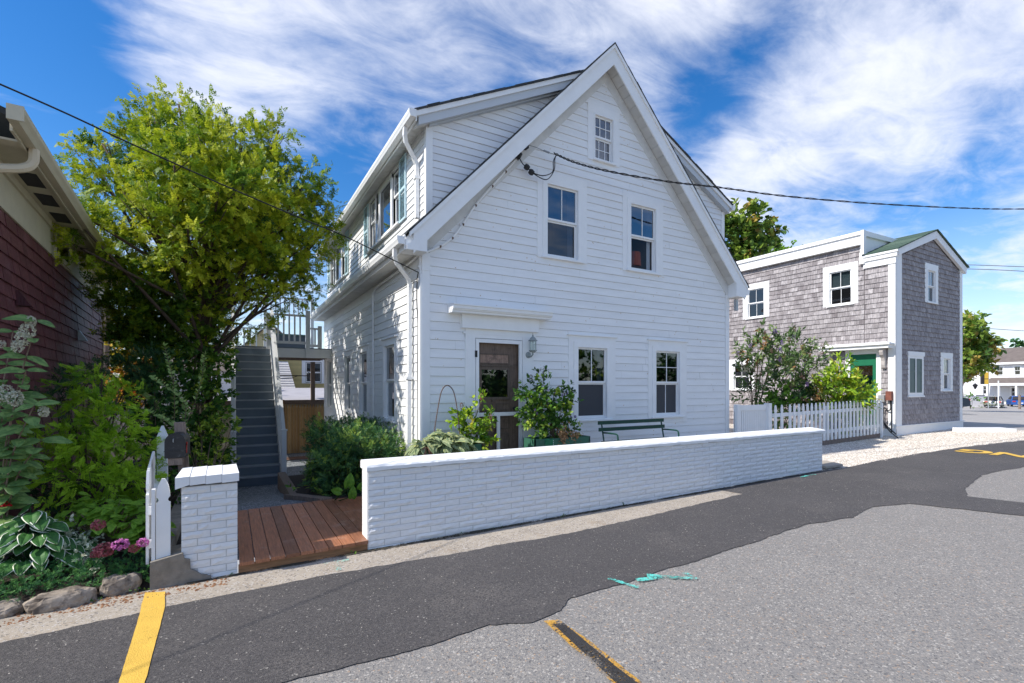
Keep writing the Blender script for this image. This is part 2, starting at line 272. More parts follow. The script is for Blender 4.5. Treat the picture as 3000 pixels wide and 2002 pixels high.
# ------------------------------------------------------------------ geometry helpers
class MB:
    def __init__(s): s.v = []; s.f = []; s.t = []; s.xf = None
    def _p(s, p): return tuple(s.xf(p)) if s.xf else tuple(p)
    def poly(s, pts, tint=0.0):
        i = len(s.v); s.v += [s._p(p) for p in pts]; s.f.append(tuple(range(i, i+len(pts)))); s.t.append(tint)
    def box(s, x0, x1, y0, y1, z0, z1, tint=0.0, top=None):
        i = len(s.v)
        P = [(x0,y0,z0),(x1,y0,z0),(x1,y1,z0),(x0,y1,z0),(x0,y0,z1),(x1,y0,z1),(x1,y1,z1),(x0,y1,z1)]
        s.hexa(P, tint)
    def hexa(s, P, tint=0.0):
        i = len(s.v); s.v += [s._p(p) for p in P]
        for q in ((0,3,2,1),(4,5,6,7),(0,1,5,4),(1,2,6,5),(2,3,7,6),(3,0,4,7)): s.f.append(tuple(i+k for k in q)); s.t.append(tint)
    def prism(s, A, B, tint=0.0):            # two matching polygons joined by side faces
        i = len(s.v); n = len(A); s.v += [s._p(p) for p in A] + [s._p(p) for p in B]
        s.f.append(tuple(range(i, i+n))); s.f.append(tuple(range(i+2*n-1, i+n-1, -1)))
        for k in range(n):
            j = (k+1) % n; s.f.append((i+j, i+k, i+n+k, i+n+j))
        s.t += [tint]*(n+2)
    def bar(s, a, b, w, h, up=(0,0,1), tint=0.0):
        a = Vector(a); b = Vector(b); d = (b-a).normalized(); up = Vector(up)
        sd = d.cross(up)
        if sd.length < 1e-4: sd = d.cross(Vector((1,0,0)))
        sd.normalize(); u = sd.cross(d).normalized()
        P = []
        for c in (a, b):
            for k, m in ((-1,-1),(1,-1),(1,1),(-1,1)): P.append(c + sd*k*w/2 + u*m*h/2)
        s.prism(P[:4], P[4:], tint)
    def tube(s, pts, r, n=8, tint=0.0, taper=None):
        pts = [Vector(p) for p in pts]; rings = []; prev = None
        for i, p in enumerate(pts):
            d = (pts[min(i+1, len(pts)-1)] - pts[max(i-1, 0)]).normalized()
            a = prev if prev is not None and abs(prev.dot(d)) < .95 else (Vector((0,0,1)) if abs(d.z) < .9 else Vector((1,0,0)))
            x = (a - d*a.dot(d)).normalized(); prev = x; y = d.cross(x)
            rr = r[i] if isinstance(r, (list, tuple)) else (r if taper is None else r*(1-(1-taper)*i/(len(pts)-1)))
            i0 = len(s.v); s.v += [s._p(p + x*math.cos(2*math.pi*k/n)*rr + y*math.sin(2*math.pi*k/n)*rr) for k in range(n)]; rings.append(i0)
        for a, b in zip(rings, rings[1:]):
            for k in range(n):
                j = (k+1) % n; s.f.append((a+k, a+j, b+j, b+k)); s.t.append(tint)
        s.f.append(tuple(rings[0]+k for k in range(n-1, -1, -1))); s.f.append(tuple(rings[-1]+k for k in range(n))); s.t += [tint]*2
    def lathe(s, c, prof, n=12, tint=0.0, ax=(0,0,1)):   # prof: (radius, height)
        ax = Vector(ax); q = Vector((0,0,1)).rotation_difference(ax); c = Vector(c); rings = []
        for r, h in prof:
            i0 = len(s.v); s.v += [s._p(c + q @ Vector((r*math.cos(2*math.pi*k/n), r*math.sin(2*math.pi*k/n), h))) for k in range(n)]; rings.append(i0)
        for a, b in zip(rings, rings[1:]):
            for k in range(n):
                j = (k+1) % n; s.f.append((a+k, a+j, b+j, b+k)); s.t.append(tint)
        s.f.append(tuple(rings[0]+k for k in range(n-1, -1, -1))); s.f.append(tuple(rings[-1]+k for k in range(n))); s.t += [tint]*2
    def merge(s, o):
        i = len(s.v); s.v += o.v; s.f += [tuple(i+k for k in f) for f in o.f]; s.t += o.t
    def mesh(s, name, m, smooth=False):
        me = bpy.data.meshes.new(name); me.from_pydata(s.v, [], s.f)
        a = me.attributes.new('tint', 'FLOAT', 'FACE'); a.data.foreach_set('value', s.t)
        me.materials.append(m)
        if smooth: me.polygons.foreach_set('use_smooth', [True]*len(me.polygons))
        me.update(); return me

def link(name, me, parent=None, M=None):
    o = bpy.data.objects.new(name, me); COL.objects.link(o)
    if M is not None: o.matrix_basis = M
    if parent is not None:
        o.parent = parent
        if parent.type == 'EMPTY': o.matrix_parent_inverse = Matrix.Translation(parent.location).inverted()
    return o
def obj(name, mb, m, parent=None, label=None, kind=None, smooth=False):
    o = link(name, mb.mesh(name, m, smooth), parent)
    if label: o['label'] = label
    if kind: o['kind'] = kind
    return o
def thing(name, label, cat, loc=(0,0,0), group=None):
    o = bpy.data.objects.new(name, None); COL.objects.link(o); o.location = loc; o.empty_display_size = .2
    o['label'] = label; o['category'] = cat
    if group: o['group'] = group
    return o
def tag(o, label, cat, group=None):
    o['label'] = label; o['category'] = cat
    if group: o['group'] = group
    return o
def struct(name, mb, m): return obj(name, mb, m, None, kind='structure')
def pieces(name, lst, m, parent, limit=280, smooth=False):
    """each piece its own part; beyond the limit the farthest ones are joined"""
    def dist(mb): return (Vector(mb.v[0]) - CAM).length
    lst = sorted(lst, key=dist)
    for mb in lst[:limit]: obj(name, mb, m, parent, smooth=smooth)
    if lst[limit:]:
        b = MB()
        for mb in lst[limit:]: b.merge(mb)
        obj(name, b, m, parent, kind='stuff', smooth=smooth)
def npmesh(name, V, F, tint, m, parent=None, smooth=False):
    me = bpy.data.meshes.new(name); k = F.shape[1]
    me.vertices.add(len(V)); me.vertices.foreach_set('co', np.asarray(V, dtype=np.float32).ravel())
    me.loops.add(F.size); me.loops.foreach_set('vertex_index', F.astype(np.int32).ravel())
    me.polygons.add(len(F)); me.polygons.foreach_set('loop_start', np.arange(0, F.size, k, dtype=np.int32))
    me.update(calc_edges=True)
    a = me.attributes.new('tint', 'FLOAT', 'FACE'); a.data.foreach_set('value', np.asarray(tint, dtype=np.float32))
    me.materials.append(m)
    if smooth: me.polygons.foreach_set('use_smooth', [True]*len(F))
    return link(name, me, parent)

def gz(u):
    if u < -10: u = -10
    if u <= 22: return .0125*(u-1.2)
    return .26 - .0235*(min(u, 80)-22)
def smooth01(x): x = max(0, min(1, x)); return x*x*(3-2*x)

# leaf templates: (verts, faces(4), face tint offset)
def T_leaf(wd=.30, fold=.10, curl=.15):
    v = [(0,0,0),(wd,.35,fold),(wd*.75,.72,fold*.6-curl*.4),(0,1,-curl),(-wd*.75,.72,fold*.6-curl*.4),(-wd,.35,fold),(0,.4,0)]
    f = [(0,1,2,6),(6,2,3,3),(0,6,4,5),(6,3,3,4)]
    f = [(0,1,2,6),(0,6,4,5),(6,2,3,4)]
    return np.array(v), np.array(f), np.zeros(3)
def T_spray(n=5, wd=.05, ln=.34, rs=0):
    r = np.random.RandomState(rs); v = []; f = []
    for k in range(n):
        y = .08 + .8*k/n
        for sgn in (-1, 1):
            l_ = ln*(1-.45*k/n)*(.8+.4*r.rand()); a = .75+.3*r.rand(); z = (r.rand()-.5)*.12
            d = np.array((sgn*math.sin(a), math.cos(a), z)); n_ = np.array((d[1], -d[0], .25*sgn*0))
            b = np.array((0, y, 0)); i = len(v)
            v += [b, b + d*l_*.5 + n_*wd, b + d*l_, b + d*l_*.5 - n_*wd]; f.append((i, i+1, i+2, i+3))
    i = len(v); v += [(0,.55,0),(wd,.8,0),(0,1.1,0),(-wd,.8,0)]; f.append((i, i+1, i+2, i+3))
    return np.array(v, dtype=float), np.array(f), (r.rand(len(f))-.5)*.15
def scatter(T, P, D_, S_, tint, roll=None, upbias=None):
    """copies of template T at P pointing along D_, sized S_"""
    tv, tf, tt = T; P = np.asarray(P, float); D_ = np.asarray(D_, float); n = len(P)
    D_ = D_/np.maximum(np.linalg.norm(D_, axis=1), 1e-6)[:, None]
    up = NR.randn(n, 3)*.55 + np.array((-.35, -.3, 1.0)) if upbias is None else NR.randn(n, 3)*upbias[1] + np.array(upbias[0])
    X = np.cross(D_, up); X /= np.maximum(np.linalg.norm(X, axis=1), 1e-6)[:, None]
    Z = np.cross(X, D_)
    S_ = np.broadcast_to(np.asarray(S_, float), (n,))
    V = P[:, None, :] + (tv[None, :, 0:1]*X[:, None, :] + tv[None, :, 1:2]*D_[:, None, :] + tv[None, :, 2:3]*Z[:, None, :])*S_[:, None, None]
    F = tf[None] + (np.arange(n)*len(tv))[:, None, None]
    t = np.clip(np.asarray(tint)[:, None] + tt[None], 0, 1)
    return V.reshape(-1, 3), F.reshape(-1, tf.shape[1]), t.ravel()
def join(L_):
    V = []; F = []; T_ = []; o = 0
    for v, f, t in L_: V.append(v); F.append(f+o); T_.append(t); o += len(v)
    return np.concatenate(V), np.concatenate(F), np.concatenate(T_)
LEAF = T_leaf(); LEAFN = T_leaf(.17, .05, .2); LEAFW = T_leaf(.36, .1, .2)
SPR = T_spray(3, .105, .46, 1); SPR2 = T_spray(5, .050, .36, 2); SPRF = T_spray(7, .022, .40, 3)

def shell_pts(n, c, r, inner=.55, flat=None):
    """points in a lumpy ellipsoid shell, directions outward"""
    d = NR.randn(n, 3); d /= np.linalg.norm(d, axis=1)[:, None]
    q = inner + (1-inner)*NR.rand(n)**.6
    lump = 1 + .13*np.sin(d[:, 0]*5.1+c[0]*3)*np.cos(d[:, 2]*4.3+c[1]) + .09*np.sin(d[:, 1]*9+d[:, 2]*7) + .06*np.sin(d[:, 0]*17+d[:, 1]*13)
    P = np.array(c) + d*np.array(r)*(q*lump)[:, None]
    return P, d

# ------------------------------------------------------------------ ground, road, paint
def ground_poly(pts, off, sub=None, jag=0.0, seed=0, closed_jag=()):
    """flat sheet on the sloping ground; edges listed in closed_jag are broken into an uneven line"""
    rr = random.Random(seed); out_ = []
    n = len(pts)
    for i in range(n):
        a = Vector(pts[i]); b = Vector(pts[(i+1) % n]); out_.append(a)
        if i in closed_jag:
            k = max(2, int((b-a).length/.045)); d = (b-a).normalized(); nn = Vector((-d.y, d.x)); w1 = 0
            for j in range(1, k):
                w1 = w1*.82 + rr.uniform(-1, 1)*jag
                out_.append(a + (b-a)*(j/k) + nn*(w1 + rr.uniform(-.3, .3)*jag))
    mb = MB(); mb.poly([(p.x, p.y, gz(p.x)+off) for p in out_]); return mb
# base ground: one sheet in strips, following the slope, out to the horizon
mb = MB()
us = [-500, -60, -10, -4, -.62, 1.0, 22, 40, 60, 80, 140, 700]
for a, b in zip(us, us[1:]):
    mb.poly([(a, -400, gz(a)), (b, -400, gz(b)), (b, 4.95, gz(b)), (a, 4.95, gz(a))])
struct('road', mb, OLD)
mb = MB()
mb.poly([(22, 4.95, gz(22)), (700, 4.95, gz(700)), (700, 700, gz(700)), (22, 700, gz(22))][:0] or [(22, 4.95, gz(22)), (40, 4.95, gz(40)), (40, 700, gz(40)), (22, 700, gz(22))])
for a, b in zip(us[7:], us[8:]): mb.poly([(a, 4.95, gz(a)), (b, 4.95, gz(b)), (b, 700, gz(b)), (a, 700, gz(a))])
struct('parking_lot', mb, LOT)
# gravel in front of and beside the shingled house
mb = MB(); mb.poly([(9.4, 4.95, gz(9.4)), (22, 4.95, gz(22)), (22, 9, gz(22)), (9.4, 9, gz(9.4))]); mb.poly([(9.4, 9, gz(9.4)), (22, 9, gz(22)), (22, 700, gz(22)), (9.4, 700, gz(9.4))])
struct('gravel_ground', mb, PEA)
# the side yard falls towards the back
def yz(v): return .07 - .43*smooth01((v-6.8)/4.2)
mb = MB(); vs = [5.15, 5.4, 6.8, 7.5, 8.2, 9, 10, 11, 13, 22, 700]
for a, b in zip(vs, vs[1:]):
    mb.poly([(-.35, a, yz(a)), (9.4, a, yz(a)), (9.4, b, yz(b)), (-.35, b, yz(b))])
struct('yard', mb, YARD)
# garden bed left of the concrete kerb
mb = MB(); gr = [(-500, -.1), (-3.2, .0), (-1.6, .06), (-.62, .16), (-.35, .10)]
vs2 = [4.95, 5.25, 5.7, 7, 10, 24, 700]
def gardz(u, v):
    return .16*smooth01((v-4.98)/.35) + (.0 if v < 9 else -.3*smooth01((v-9)/4)) - .05
for i in range(4):
    for a, b in zip(vs2, vs2[1:]):
        u0, u1 = gr[i][0], gr[i+1][0]; mb.poly([(u0, a, gardz(u0, a)), (u1, a, gardz(u1, a)), (u1, b, gardz(u1, b)), (u0, b, gardz(u0, b))])
struct('garden_bed', mb, SOIL)
# concrete gutter strip, then the fresh asphalt laid over its edge
struct('gutter_strip', ground_poly([(-8, 4.36), (-.8, 4.36), (6.9, 4.34), (6.62, 5.02), (1.2, 5.02), (-.3, 5.0), (-8, 5.0)], .004, jag=.006, seed=2, closed_jag=(2,)), STRIPC)
new_poly = [(-14, 3.05), (.2, 3.05), (1.2, 2.99), (1.55, 3.03), (1.82, 2.90), (2.14, 2.98), (2.29, 3.08), (2.99, 3.09), (4.47, 3.15), (5.78, 3.24), (6.53, 3.10), (7.28, 3.23), (7.91, 3.06),
            (8.33, 2.08), (8.6, .8), (8.9, -3), (9.9, -3), (9.35, 1.2), (9.2, 2.29), (9.06, 2.83), (9.76, 3.07), (11.2, 3.32), (12.14, 3.30), (12.94, 3.22), (16, 3.25), (22, 3.3), (30, 3.3),
            (30, 4.3), (22, 4.4), (18.33, 4.58), (15.3, 4.92), (13.3, 5.03), (11.3, 5.02), (10.07, 4.93), (9.5, 5.02), (6.5, 5.03), (6.56, 4.60), (4.87, 4.49), (3.47, 4.42), (2.18, 4.46), (1.09, 4.54), (.05, 4.56), (-.78, 4.52), (-1.31, 4.47), (-14, 4.40)]
new_poly = [(-10 if p[0] < -10 else 22 if p[0] > 22 else p[0], p[1]) for p in new_poly]
new_poly.remove((22, 3.3)); new_poly.remove((22, 4.3))
struct('fresh_asphalt', ground_poly(new_poly, .007, jag=.010, seed=5, closed_jag=tuple(range(0, 24)) + tuple(range(26, 44))), NEW)
mb = MB(); mb.poly([(22, 3.3, gz(22)+.009), (80, 4.2, gz(80)+.009), (80, 5.0, gz(80)+.009), (22, 4.4, gz(22)+.009)]); struct('fresh_asphalt', mb, NEW)
# paint
struct('yellow_line', ground_poly([(-.60, 4.93), (-.46, 4.87), (-.43, 4.52), (-.42, 3.45), (-.40, 1.2), (-.53, 1.2), (-.545, 3.45), (-.57, 4.3)], .012, jag=.0015, seed=3, closed_jag=(0, 1, 2, 5, 6, 7)), YEL)
struct('blacked_out_line', ground_poly([(1.925, 2.80), (2.0, 2.77), (1.955, 2.2), (1.92, .6), (1.83, .6), (1.85, 2.09)], .014, jag=.002, seed=4, closed_jag=(0, 1, 4, 5)), BLK)
struct('worn_yellow_line', ground_poly([(1.90, 2.87), (2.005, 2.83), (2.01, 2.55), (1.975, 2.0), (1.935, .6), (1.815, .6), (1.835, 2.09), (1.88, 2.6)], .011, jag=.004, seed=6, closed_jag=(0, 1, 2, 5, 6, 7)), YELW)
def stroke(pts, wd, off, seed):
    rr = random.Random(seed); mb = MB()
    for (a, b) in zip(pts, pts[1:]):
        a = Vector(a); b = Vector(b); k = max(2, int((b-a).length/.04)); d = (b-a).normalized(); nn = Vector((-d.y, d.x)); lp = None
        for j in range(k+1):
            p = a+(b-a)*(j/k); w_ = wd*rr.uniform(.55, 1.2); q = (p+nn*w_, p-nn*w_)
            if lp: mb.poly([(x.x, x.y, gz(x.x)+off) for x in (lp[0], lp[1], q[1], q[0])])
            lp = q
    return mb
for i, (pts, wd) in enumerate([([(2.78, 3.2), (2.83, 3.02), (2.86, 2.93)], .022), ([(2.95, 3.05), (3.2, 2.98), (3.38, 2.84)], .034), ([(3.42, 2.95), (3.40, 2.80)], .026), ([(3.1, 3.08), (3.32, 2.88)], .030),
                               ([(.74, 4.84), (.98, 4.82)], .035), ([(.84, 4.80), (.86, 4.60)], .035), ([(8.45, 4.84), (8.95, 4.86)], .03)]):
    struct('survey_mark', stroke(pts, wd, .017, 20+i), CYAN)
struct('moss_shade_edge', ground_poly([(1.2, 4.962), (9.45, 4.968), (9.45, 5.03), (1.2, 5.03)], .013, jag=.009, seed=9, closed_jag=(0,)), mat('moss_and_shade_brown', (.06, .052, .035), .95, noise=.4, nscale=20, wear=(30, .80)))  # moss strip, with the dark shade line at the wall foot painted into its colour
struct('moss_shade_edge', ground_poly([(-.32, 4.95), (1.2, 4.965), (1.2, 5.02), (-.32, 5.0)], .013, jag=.007, seed=10, closed_jag=(0,)), MATS['moss_and_shade_brown'])
# painted word on the asphalt, read from the other side of the lane
fc = bpy.data.curves.new('lettering', 'FONT'); fc.body = 'PARKING'; fc.size = .86; fc.align_x = 'RIGHT'; fc.offset = .034; fc.extrude = 0.0; fc.space_character = 1.0
fo = bpy.data.objects.new('tmp', fc); COL.objects.link(fo); bpy.context.view_layer.update()
dg = bpy.context.evaluated_depsgraph_get(); me = bpy.data.meshes.new_from_object(fo.evaluated_get(dg)); bpy.data.objects.remove(fo)
xs = [v.co.x for v in me.vertices]; x1 = max(xs); sc_x = (3.42)/(x1-min(xs))
for v in me.vertices:
    x = (v.co.x-x1)*sc_x; y = v.co.y; u = 14.97 - y*1.02; vv = 4.74 + x
    v.co = (u, vv, gz(u)+.016)
me.materials.clear(); me.materials.append(YEL)
o = link('painted_lettering', me); o['kind'] = 'structure'
# small loose things on the ground: shell gravel
P = []
def scatter_pebbles(name, region, n, m, s0, s1, zf, label=None, parent=None, tints=(0, 1)):
    u = NR.uniform(region[0], region[1], n); v = NR.uniform(region[2], region[3], n)
    keep = np.array([region[4](a, b) for a, b in zip(u, v)]) if len(region) > 4 else np.ones(n, bool)
    u = u[keep]; v = v[keep]; n = len(u)
    z = np.array([zf(a, b) for a, b in zip(u, v)])
    t = np.array([(1,0,0),(0,1,0),(-1,0,0),(0,-1,0),(0,0,.7)], float); f = np.array([(0,1,4,4),(1,2,4,4),(2,3,4,4),(3,0,4,4)])
    f3 = np.array([(0,1,4),(1,2,4),(2,3,4),(3,0,4)])
    s = NR.uniform(s0, s1, n); a = NR.rand(n)*6.28
    c, s_ = np.cos(a), np.sin(a)
    X = np.stack([t[None, :, 0]*c[:, None]-t[None, :, 1]*s_[:, None]*.7, t[None, :, 0]*s_[:, None]+t[None, :, 1]*c[:, None]*.7, np.broadcast_to(t[None, :, 2], (n, 5))], -1)*s[:, None, None]
    V = X + np.stack([u, v, z], -1)[:, None, :]
    F = f3[None] + (np.arange(n)*5)[:, None, None]
    o = npmesh(name, V.reshape(-1, 3), F.reshape(-1, 3), np.repeat(NR.uniform(tints[0], tints[1], n), 4), m, parent)
    o['kind'] = 'stuff'; return o
o = scatter_pebbles('shell_gravel', (9.45, 21.5, 4.6, 7.0, lambda a, b: b > 4.98 - max(0, a-15.3)*.11 + .04*math.sin(a*9)), 30000, PEBBLE, .008, .022, lambda a, b: gz(a)+.0)
o['label'] = 'pale crushed shell gravel between the lane and the shingled house'
o = scatter_pebbles('leaf_litter', (-2.4, .0, 4.78, 5.0), 500, BRWIN, .006, .02, lambda a, b: gz(a)+.004)
o = scatter_pebbles('grit', (-1.4, 9.4, 3.1, 5.0), 700, PEBBLE, .003, .007, lambda a, b: gz(a)+.006, tints=(0, .7))

# ------------------------------------------------------------------ white brick wall, pier
def rough_brick(u0, u1, z0, z1, v, seed):
    rr = random.Random(seed); mb = MB(); nx = 5; nz = 2; i0 = 0; tint = rr.random()
    base = rr.uniform(-.0015, .0015)
    for j in range(nz+1):
        for i in range(nx+1):
            e = (i in (0, nx)) or (j in (0, nz))
            d = .007+base if e else .013+base+rr.uniform(-.006, .006)
            mb.v.append((u0+(u1-u0)*i/nx, v-d, z0+(z1-z0)*j/nz + (0 if j in (0, nz) else rr.uniform(-.008, .008))))
    for j in range(nz):
        for i in range(nx):
            a = j*(nx+1)+i; mb.f.append((a, a+1, a+nx+2, a+nx+1)); mb.t.append(tint)
    k = len(mb.v); mb.v += [(u0, v+.004, z0), (u1, v+.004, z0), (u1, v+.004, z1), (u0, v+.004, z1)]
    b0, b1, t0, t1 = 0, nx, nz*(nx+1), nz*(nx+1)+nx
    for q in ((k, k+1, b1, b0), (b1, k+1, k+2, t1), (t1, k+2, k+3, t0), (k+3, k, b0, t0)): mb.f.append(q); mb.t.append(tint)
    return mb
VW = 5.016
def brick_face(parent, ua, ub, ztop, zbot, L=.333, H=.0643, jt=.007, limit=295, cut=None, first=.5):
    lst = []; row = 0; z = ztop; sd = int(ua*100)
    while z > zbot:
        x = ua - (L*first if row % 2 else 0)
        while x < ub-.01:
            a = max(x, ua); b = min(x+L, ub)
            if b-a > .03 and not (cut and cut(a, b, z)):
                sd += 1; lst.append(rough_brick(a+jt/2, b-jt/2, z-H+jt/2, z-jt/2, VW+.012, sd))
            x += L
        z -= H; row += 1
    pieces('brick', lst, BRICKW, parent, limit)
wall = thing('brick_wall', 'long low white painted brick wall with a sunlit white coping along the lane', 'wall', (5.3, 5.15, gz(5.3)))
mb = MB(); mb.box(1.205, 9.487, VW+.010, VW+.235, -.12, .803); obj('wall_core', mb, MORTAR, wall)
brick_face(wall, 1.205, 9.487, .80, .0)
mb = MB(); mb.box(1.199, 1.2049, VW+.012, VW+.233, -.1, .803); obj('end_render', mb, CAPM, wall)
# coping, cast in lengths with uneven front edges
rr = random.Random(3); u = 1.185; k = 0
cuts = [1.185, 1.95, 2.75, 3.72, 5.05, 6.3, 7.9, 9.52]
lst = []
for a, b in zip(cuts, cuts[1:]):
    mb = MB(); n = 14; tint = rr.random()*.5; pf = []; ph = []
    for i in range(n+1):
        u = a+.0015+(b-a-.003)*i/n; e = rr.uniform(-.004, .004)
        pf.append([(u, VW-.028+e, .808+rr.uniform(-.005, .006)), (u, VW-.030+e, .846+rr.uniform(-.003, .002)), (u, VW-.014, .866), (u, VW+.24, .892), (u, VW+.262, .87), (u, VW+.262, .808)])
    for p, q in zip(pf, pf[1:]):
        for s_ in range(6):
            t_ = (s_+1) % 6; mb.poly([p[s_], q[s_], q[t_], p[t_]], tint)
    mb.poly(pf[0][::-1], tint); mb.poly(pf[-1], tint); lst.append(mb)
pieces('coping', lst, CAPM, wall)

pier = thing('brick_pier', 'square white painted brick pier with a tiled white cap left of the deck', 'pier', (-.17, 5.2, gz(-.2)))
mb = MB(); mb.prism([(-.33, VW+.010, -.12), (.052, VW+.010, -.12), (.052, VW+.010, .80), (-.362, VW+.010, .80), (-.362, VW+.010, .26), (-.33, VW+.010, .2)],
                    [(-.33, VW+.33, -.12), (.052, VW+.33, -.12), (.052, VW+.33, .80), (-.362, VW+.33, .80), (-.362, VW+.33, .26), (-.33, VW+.33, .2)]); obj('pier_core', mb, MORTAR, pier)
def pcut(a, b, z): return (z < .24 and b < -.34) or (z < .19 and a < -.31 and b < -.28) or (z < .10 and a < -.29 and b < -.15)
brick_face(pier, -.365, .058, .80, -.05, L=.215, first=.45, cut=pcut)
lst = []; ed = [-.405, -.30, -.185, -.065, .068]
for a, b in zip(ed, ed[1:]):
    mb = MB(); o_ = .03 if a < -.4 else 0
    mb.prism([(a+.001, VW-.03, .815-o_*.8), (b-.001, VW-.03, .822), (b-.001, VW-.03, .893), (a+.001, VW-.03, .888)], [(a+.03*(a < -.4), VW+.33, .82), (b-.02*(b > 0), VW+.33, .82), (b-.02*(b > 0), VW+.33, .925), (a+.03*(a < -.4), VW+.33, .92)]); lst.append(mb)
pieces('cap_tile', lst, CAPM, pier)
# concrete kerb under picket fence and pier
mb = MB(); nn = 9; prof = []
for i in range(nn+1):
    u = -.575+(.27)*i/nn; prof.append((u, 4.985+.004*math.sin(i*7), -.08))
mb.prism([(-.575, 4.985, -.1), (-.12, 4.99, -.1), (-.15, 4.99, .015), (-.22, 4.99, .045), (-.27, 4.99, .085), (-.295, 4.99, .10), (-.30, 4.985, .185), (-.338, 4.985, .20), (-.352, 4.985, .25), (-.575, 4.985, .207)],
         [(-.575, 5.3, -.1), (-.12, 5.3, -.1), (-.15, 5.3, .015), (-.22, 5.3, .045), (-.27, 5.3, .085), (-.295, 5.3, .10), (-.30, 5.3, .185), (-.338, 5.3, .20), (-.352, 5.3, .25), (-.575, 5.3, .22)])
mb.box(-.60, -.46, 5.3, 8.0, -.1, .21)
tag(obj('concrete_kerb', mb, CONC), 'stained bare concrete kerb under the front picket beside the white pier', 'kerb')

# ------------------------------------------------------------------ picket fences, mailbox, pole
def picket_mb(w_=.075, h=.9, t=.02, gothic=True):
    pr = [(-w_/2, 0), (w_/2, 0), (w_/2, h-.19)]
    if gothic:
        for a in range(1, 6): an = math.pi/2 - math.pi*a/6; pr.append((w_/2-.018*math.cos(an-math.pi/2+0) , h-.19+.006*a))
        pr = [(-w_/2, 0), (w_/2, 0), (w_/2, h-.2), (w_/2-.012, h-.195), (w_/2-.019, h-.18), (w_/2-.012, h-.162), (w_/2-.002, h-.152), (w_/2-.004, h-.11), (w_/2-.014, h-.055), (.012, h), (-.012, h),
              (-w_/2+.014, h-.055), (-w_/2+.004, h-.11), (-w_/2+.002, h-.152), (-w_/2+.012, h-.162), (-w_/2+.019, h-.18), (-w_/2+.012, h-.195), (-w_/2, h-.2)]
    return pr
def picket_mesh(name, w_, h, t, m):
    mb = MB(); pr = picket_mb(w_, h, t); mb.prism([(x, -t/2, z) for x, z in pr], [(x, t/2, z) for x, z in pr]); return mb.mesh(name, m)
fz = thing('picket_fence', 'white picket fence seen end on, beside the brick pier and mailbox', 'fence', (-.6, 5.9, .2))
pm = picket_mesh('picket', .10, .68, .022, TRIM)
link('picket', pm, fz, Matrix.Translation((-.49, 5.05, .203)))
rotp = Matrix.Rotation(math.radians(84), 4, 'Z')
pm2 = picket_mesh('picket', .075, .78, .02, TRIM)
for i in range(12):
    t_ = i/11; link('picket', pm2, fz, Matrix.Translation((-.60-.13*t_, 5.12+1.5*t_, .17)) @ rotp)
mb = MB(); mb.bar((-.575, 5.07, .62), (-.70, 6.7, .60), .035, .07); obj('rail', mb, TRIM, fz)
mb = MB(); mb.bar((-.575, 5.07, .34), (-.70, 6.7, .32), .035, .07); obj('rail', mb, TRIM, fz)
mb = MB(); mb.box(-.57, -.545, 5.03, 5.11, .2, .80); obj('end_board', mb, TRIM, fz)
mb = MB(); mb.box(-.74, -.64, 6.98, 7.08, .0, 1.08); mb.prism([(-.74, 6.98, 1.08), (-.64, 6.98, 1.08), (-.64, 7.08, 1.08), (-.74, 7.08, 1.08)], [(-.70, 7.02, 1.20), (-.68, 7.02, 1.20), (-.68, 7.04, 1.20), (-.70, 7.04, 1.20)]); obj('post', mb, TRIM, fz)

mbx = thing('mailbox', 'scuffed black arched mailbox on a leaning weathered wood post behind the pier', 'mailbox', (-.44, 5.72, .1))
mb = MB(); mb.prism([(-.37, 5.70, .02), (-.29, 5.70, .02), (-.385, 5.74, 1.31), (-.475, 5.74, 1.31)], [(-.37, 5.79, .02), (-.29, 5.79, .02), (-.385, 5.83, 1.31), (-.475, 5.83, 1.31)]); obj('post', mb, OLDWOOD, mbx)
mb = MB(); mb.box(-.50, -.39, 5.50, 5.84, .93, .992); obj('bracket', mb, OLDWOOD, mbx)
def arch(cx, w_, zb, h, y, n=12):
    p = [(cx-w_/2, y, zb)]
    hh = h-w_/2
    for i in range(n+1):
        a = math.pi - math.pi*i/n; p.append((cx+w_/2*math.cos(a), y, zb+hh+w_/2*math.sin(a)))
    p.append((cx+w_/2, y, zb)); return p
mb = MB(); A = arch(-.445, .152, .995, .225, 5.50); B = [(x+.02, 5.87, z) for x, y, z in A]; mb.prism(A, B); obj('body', mb, BLACKP, mbx)
mb = MB(); A = arch(-.445, .160, 1.0, .226, 5.488); B = [(x, 5.499, z) for x, y, z in A]; mb.prism(A, B); mb.box(-.53, -.36, 5.484, 5.488, 1.06, 1.066); d_ = obj('door', mb, BLACKP, mbx)
mb = MB(); mb.tube([(-.455, 5.484, 1.175), (-.457, 5.470, 1.17), (-.457, 5.470, 1.15), (-.455, 5.484, 1.145)], .004, 6); obj('latch', mb, METAL, d_)
mb = MB(); mb.box(-.362, -.356, 5.56, 5.585, 1.03, 1.12); mb.box(-.362, -.356, 5.56, 5.63, 1.105, 1.13); obj('flag', mb, REDP, mbx)

mb = MB(); mb.tube([(-3.32, 19.2, -.5), (-3.28, 19.2, 6.2)], .10, 8, taper=.85)
tag(obj('utility_pole', mb, OLDWOOD), 'slim brown wooden pole between the maroon house and the tree', 'pole')

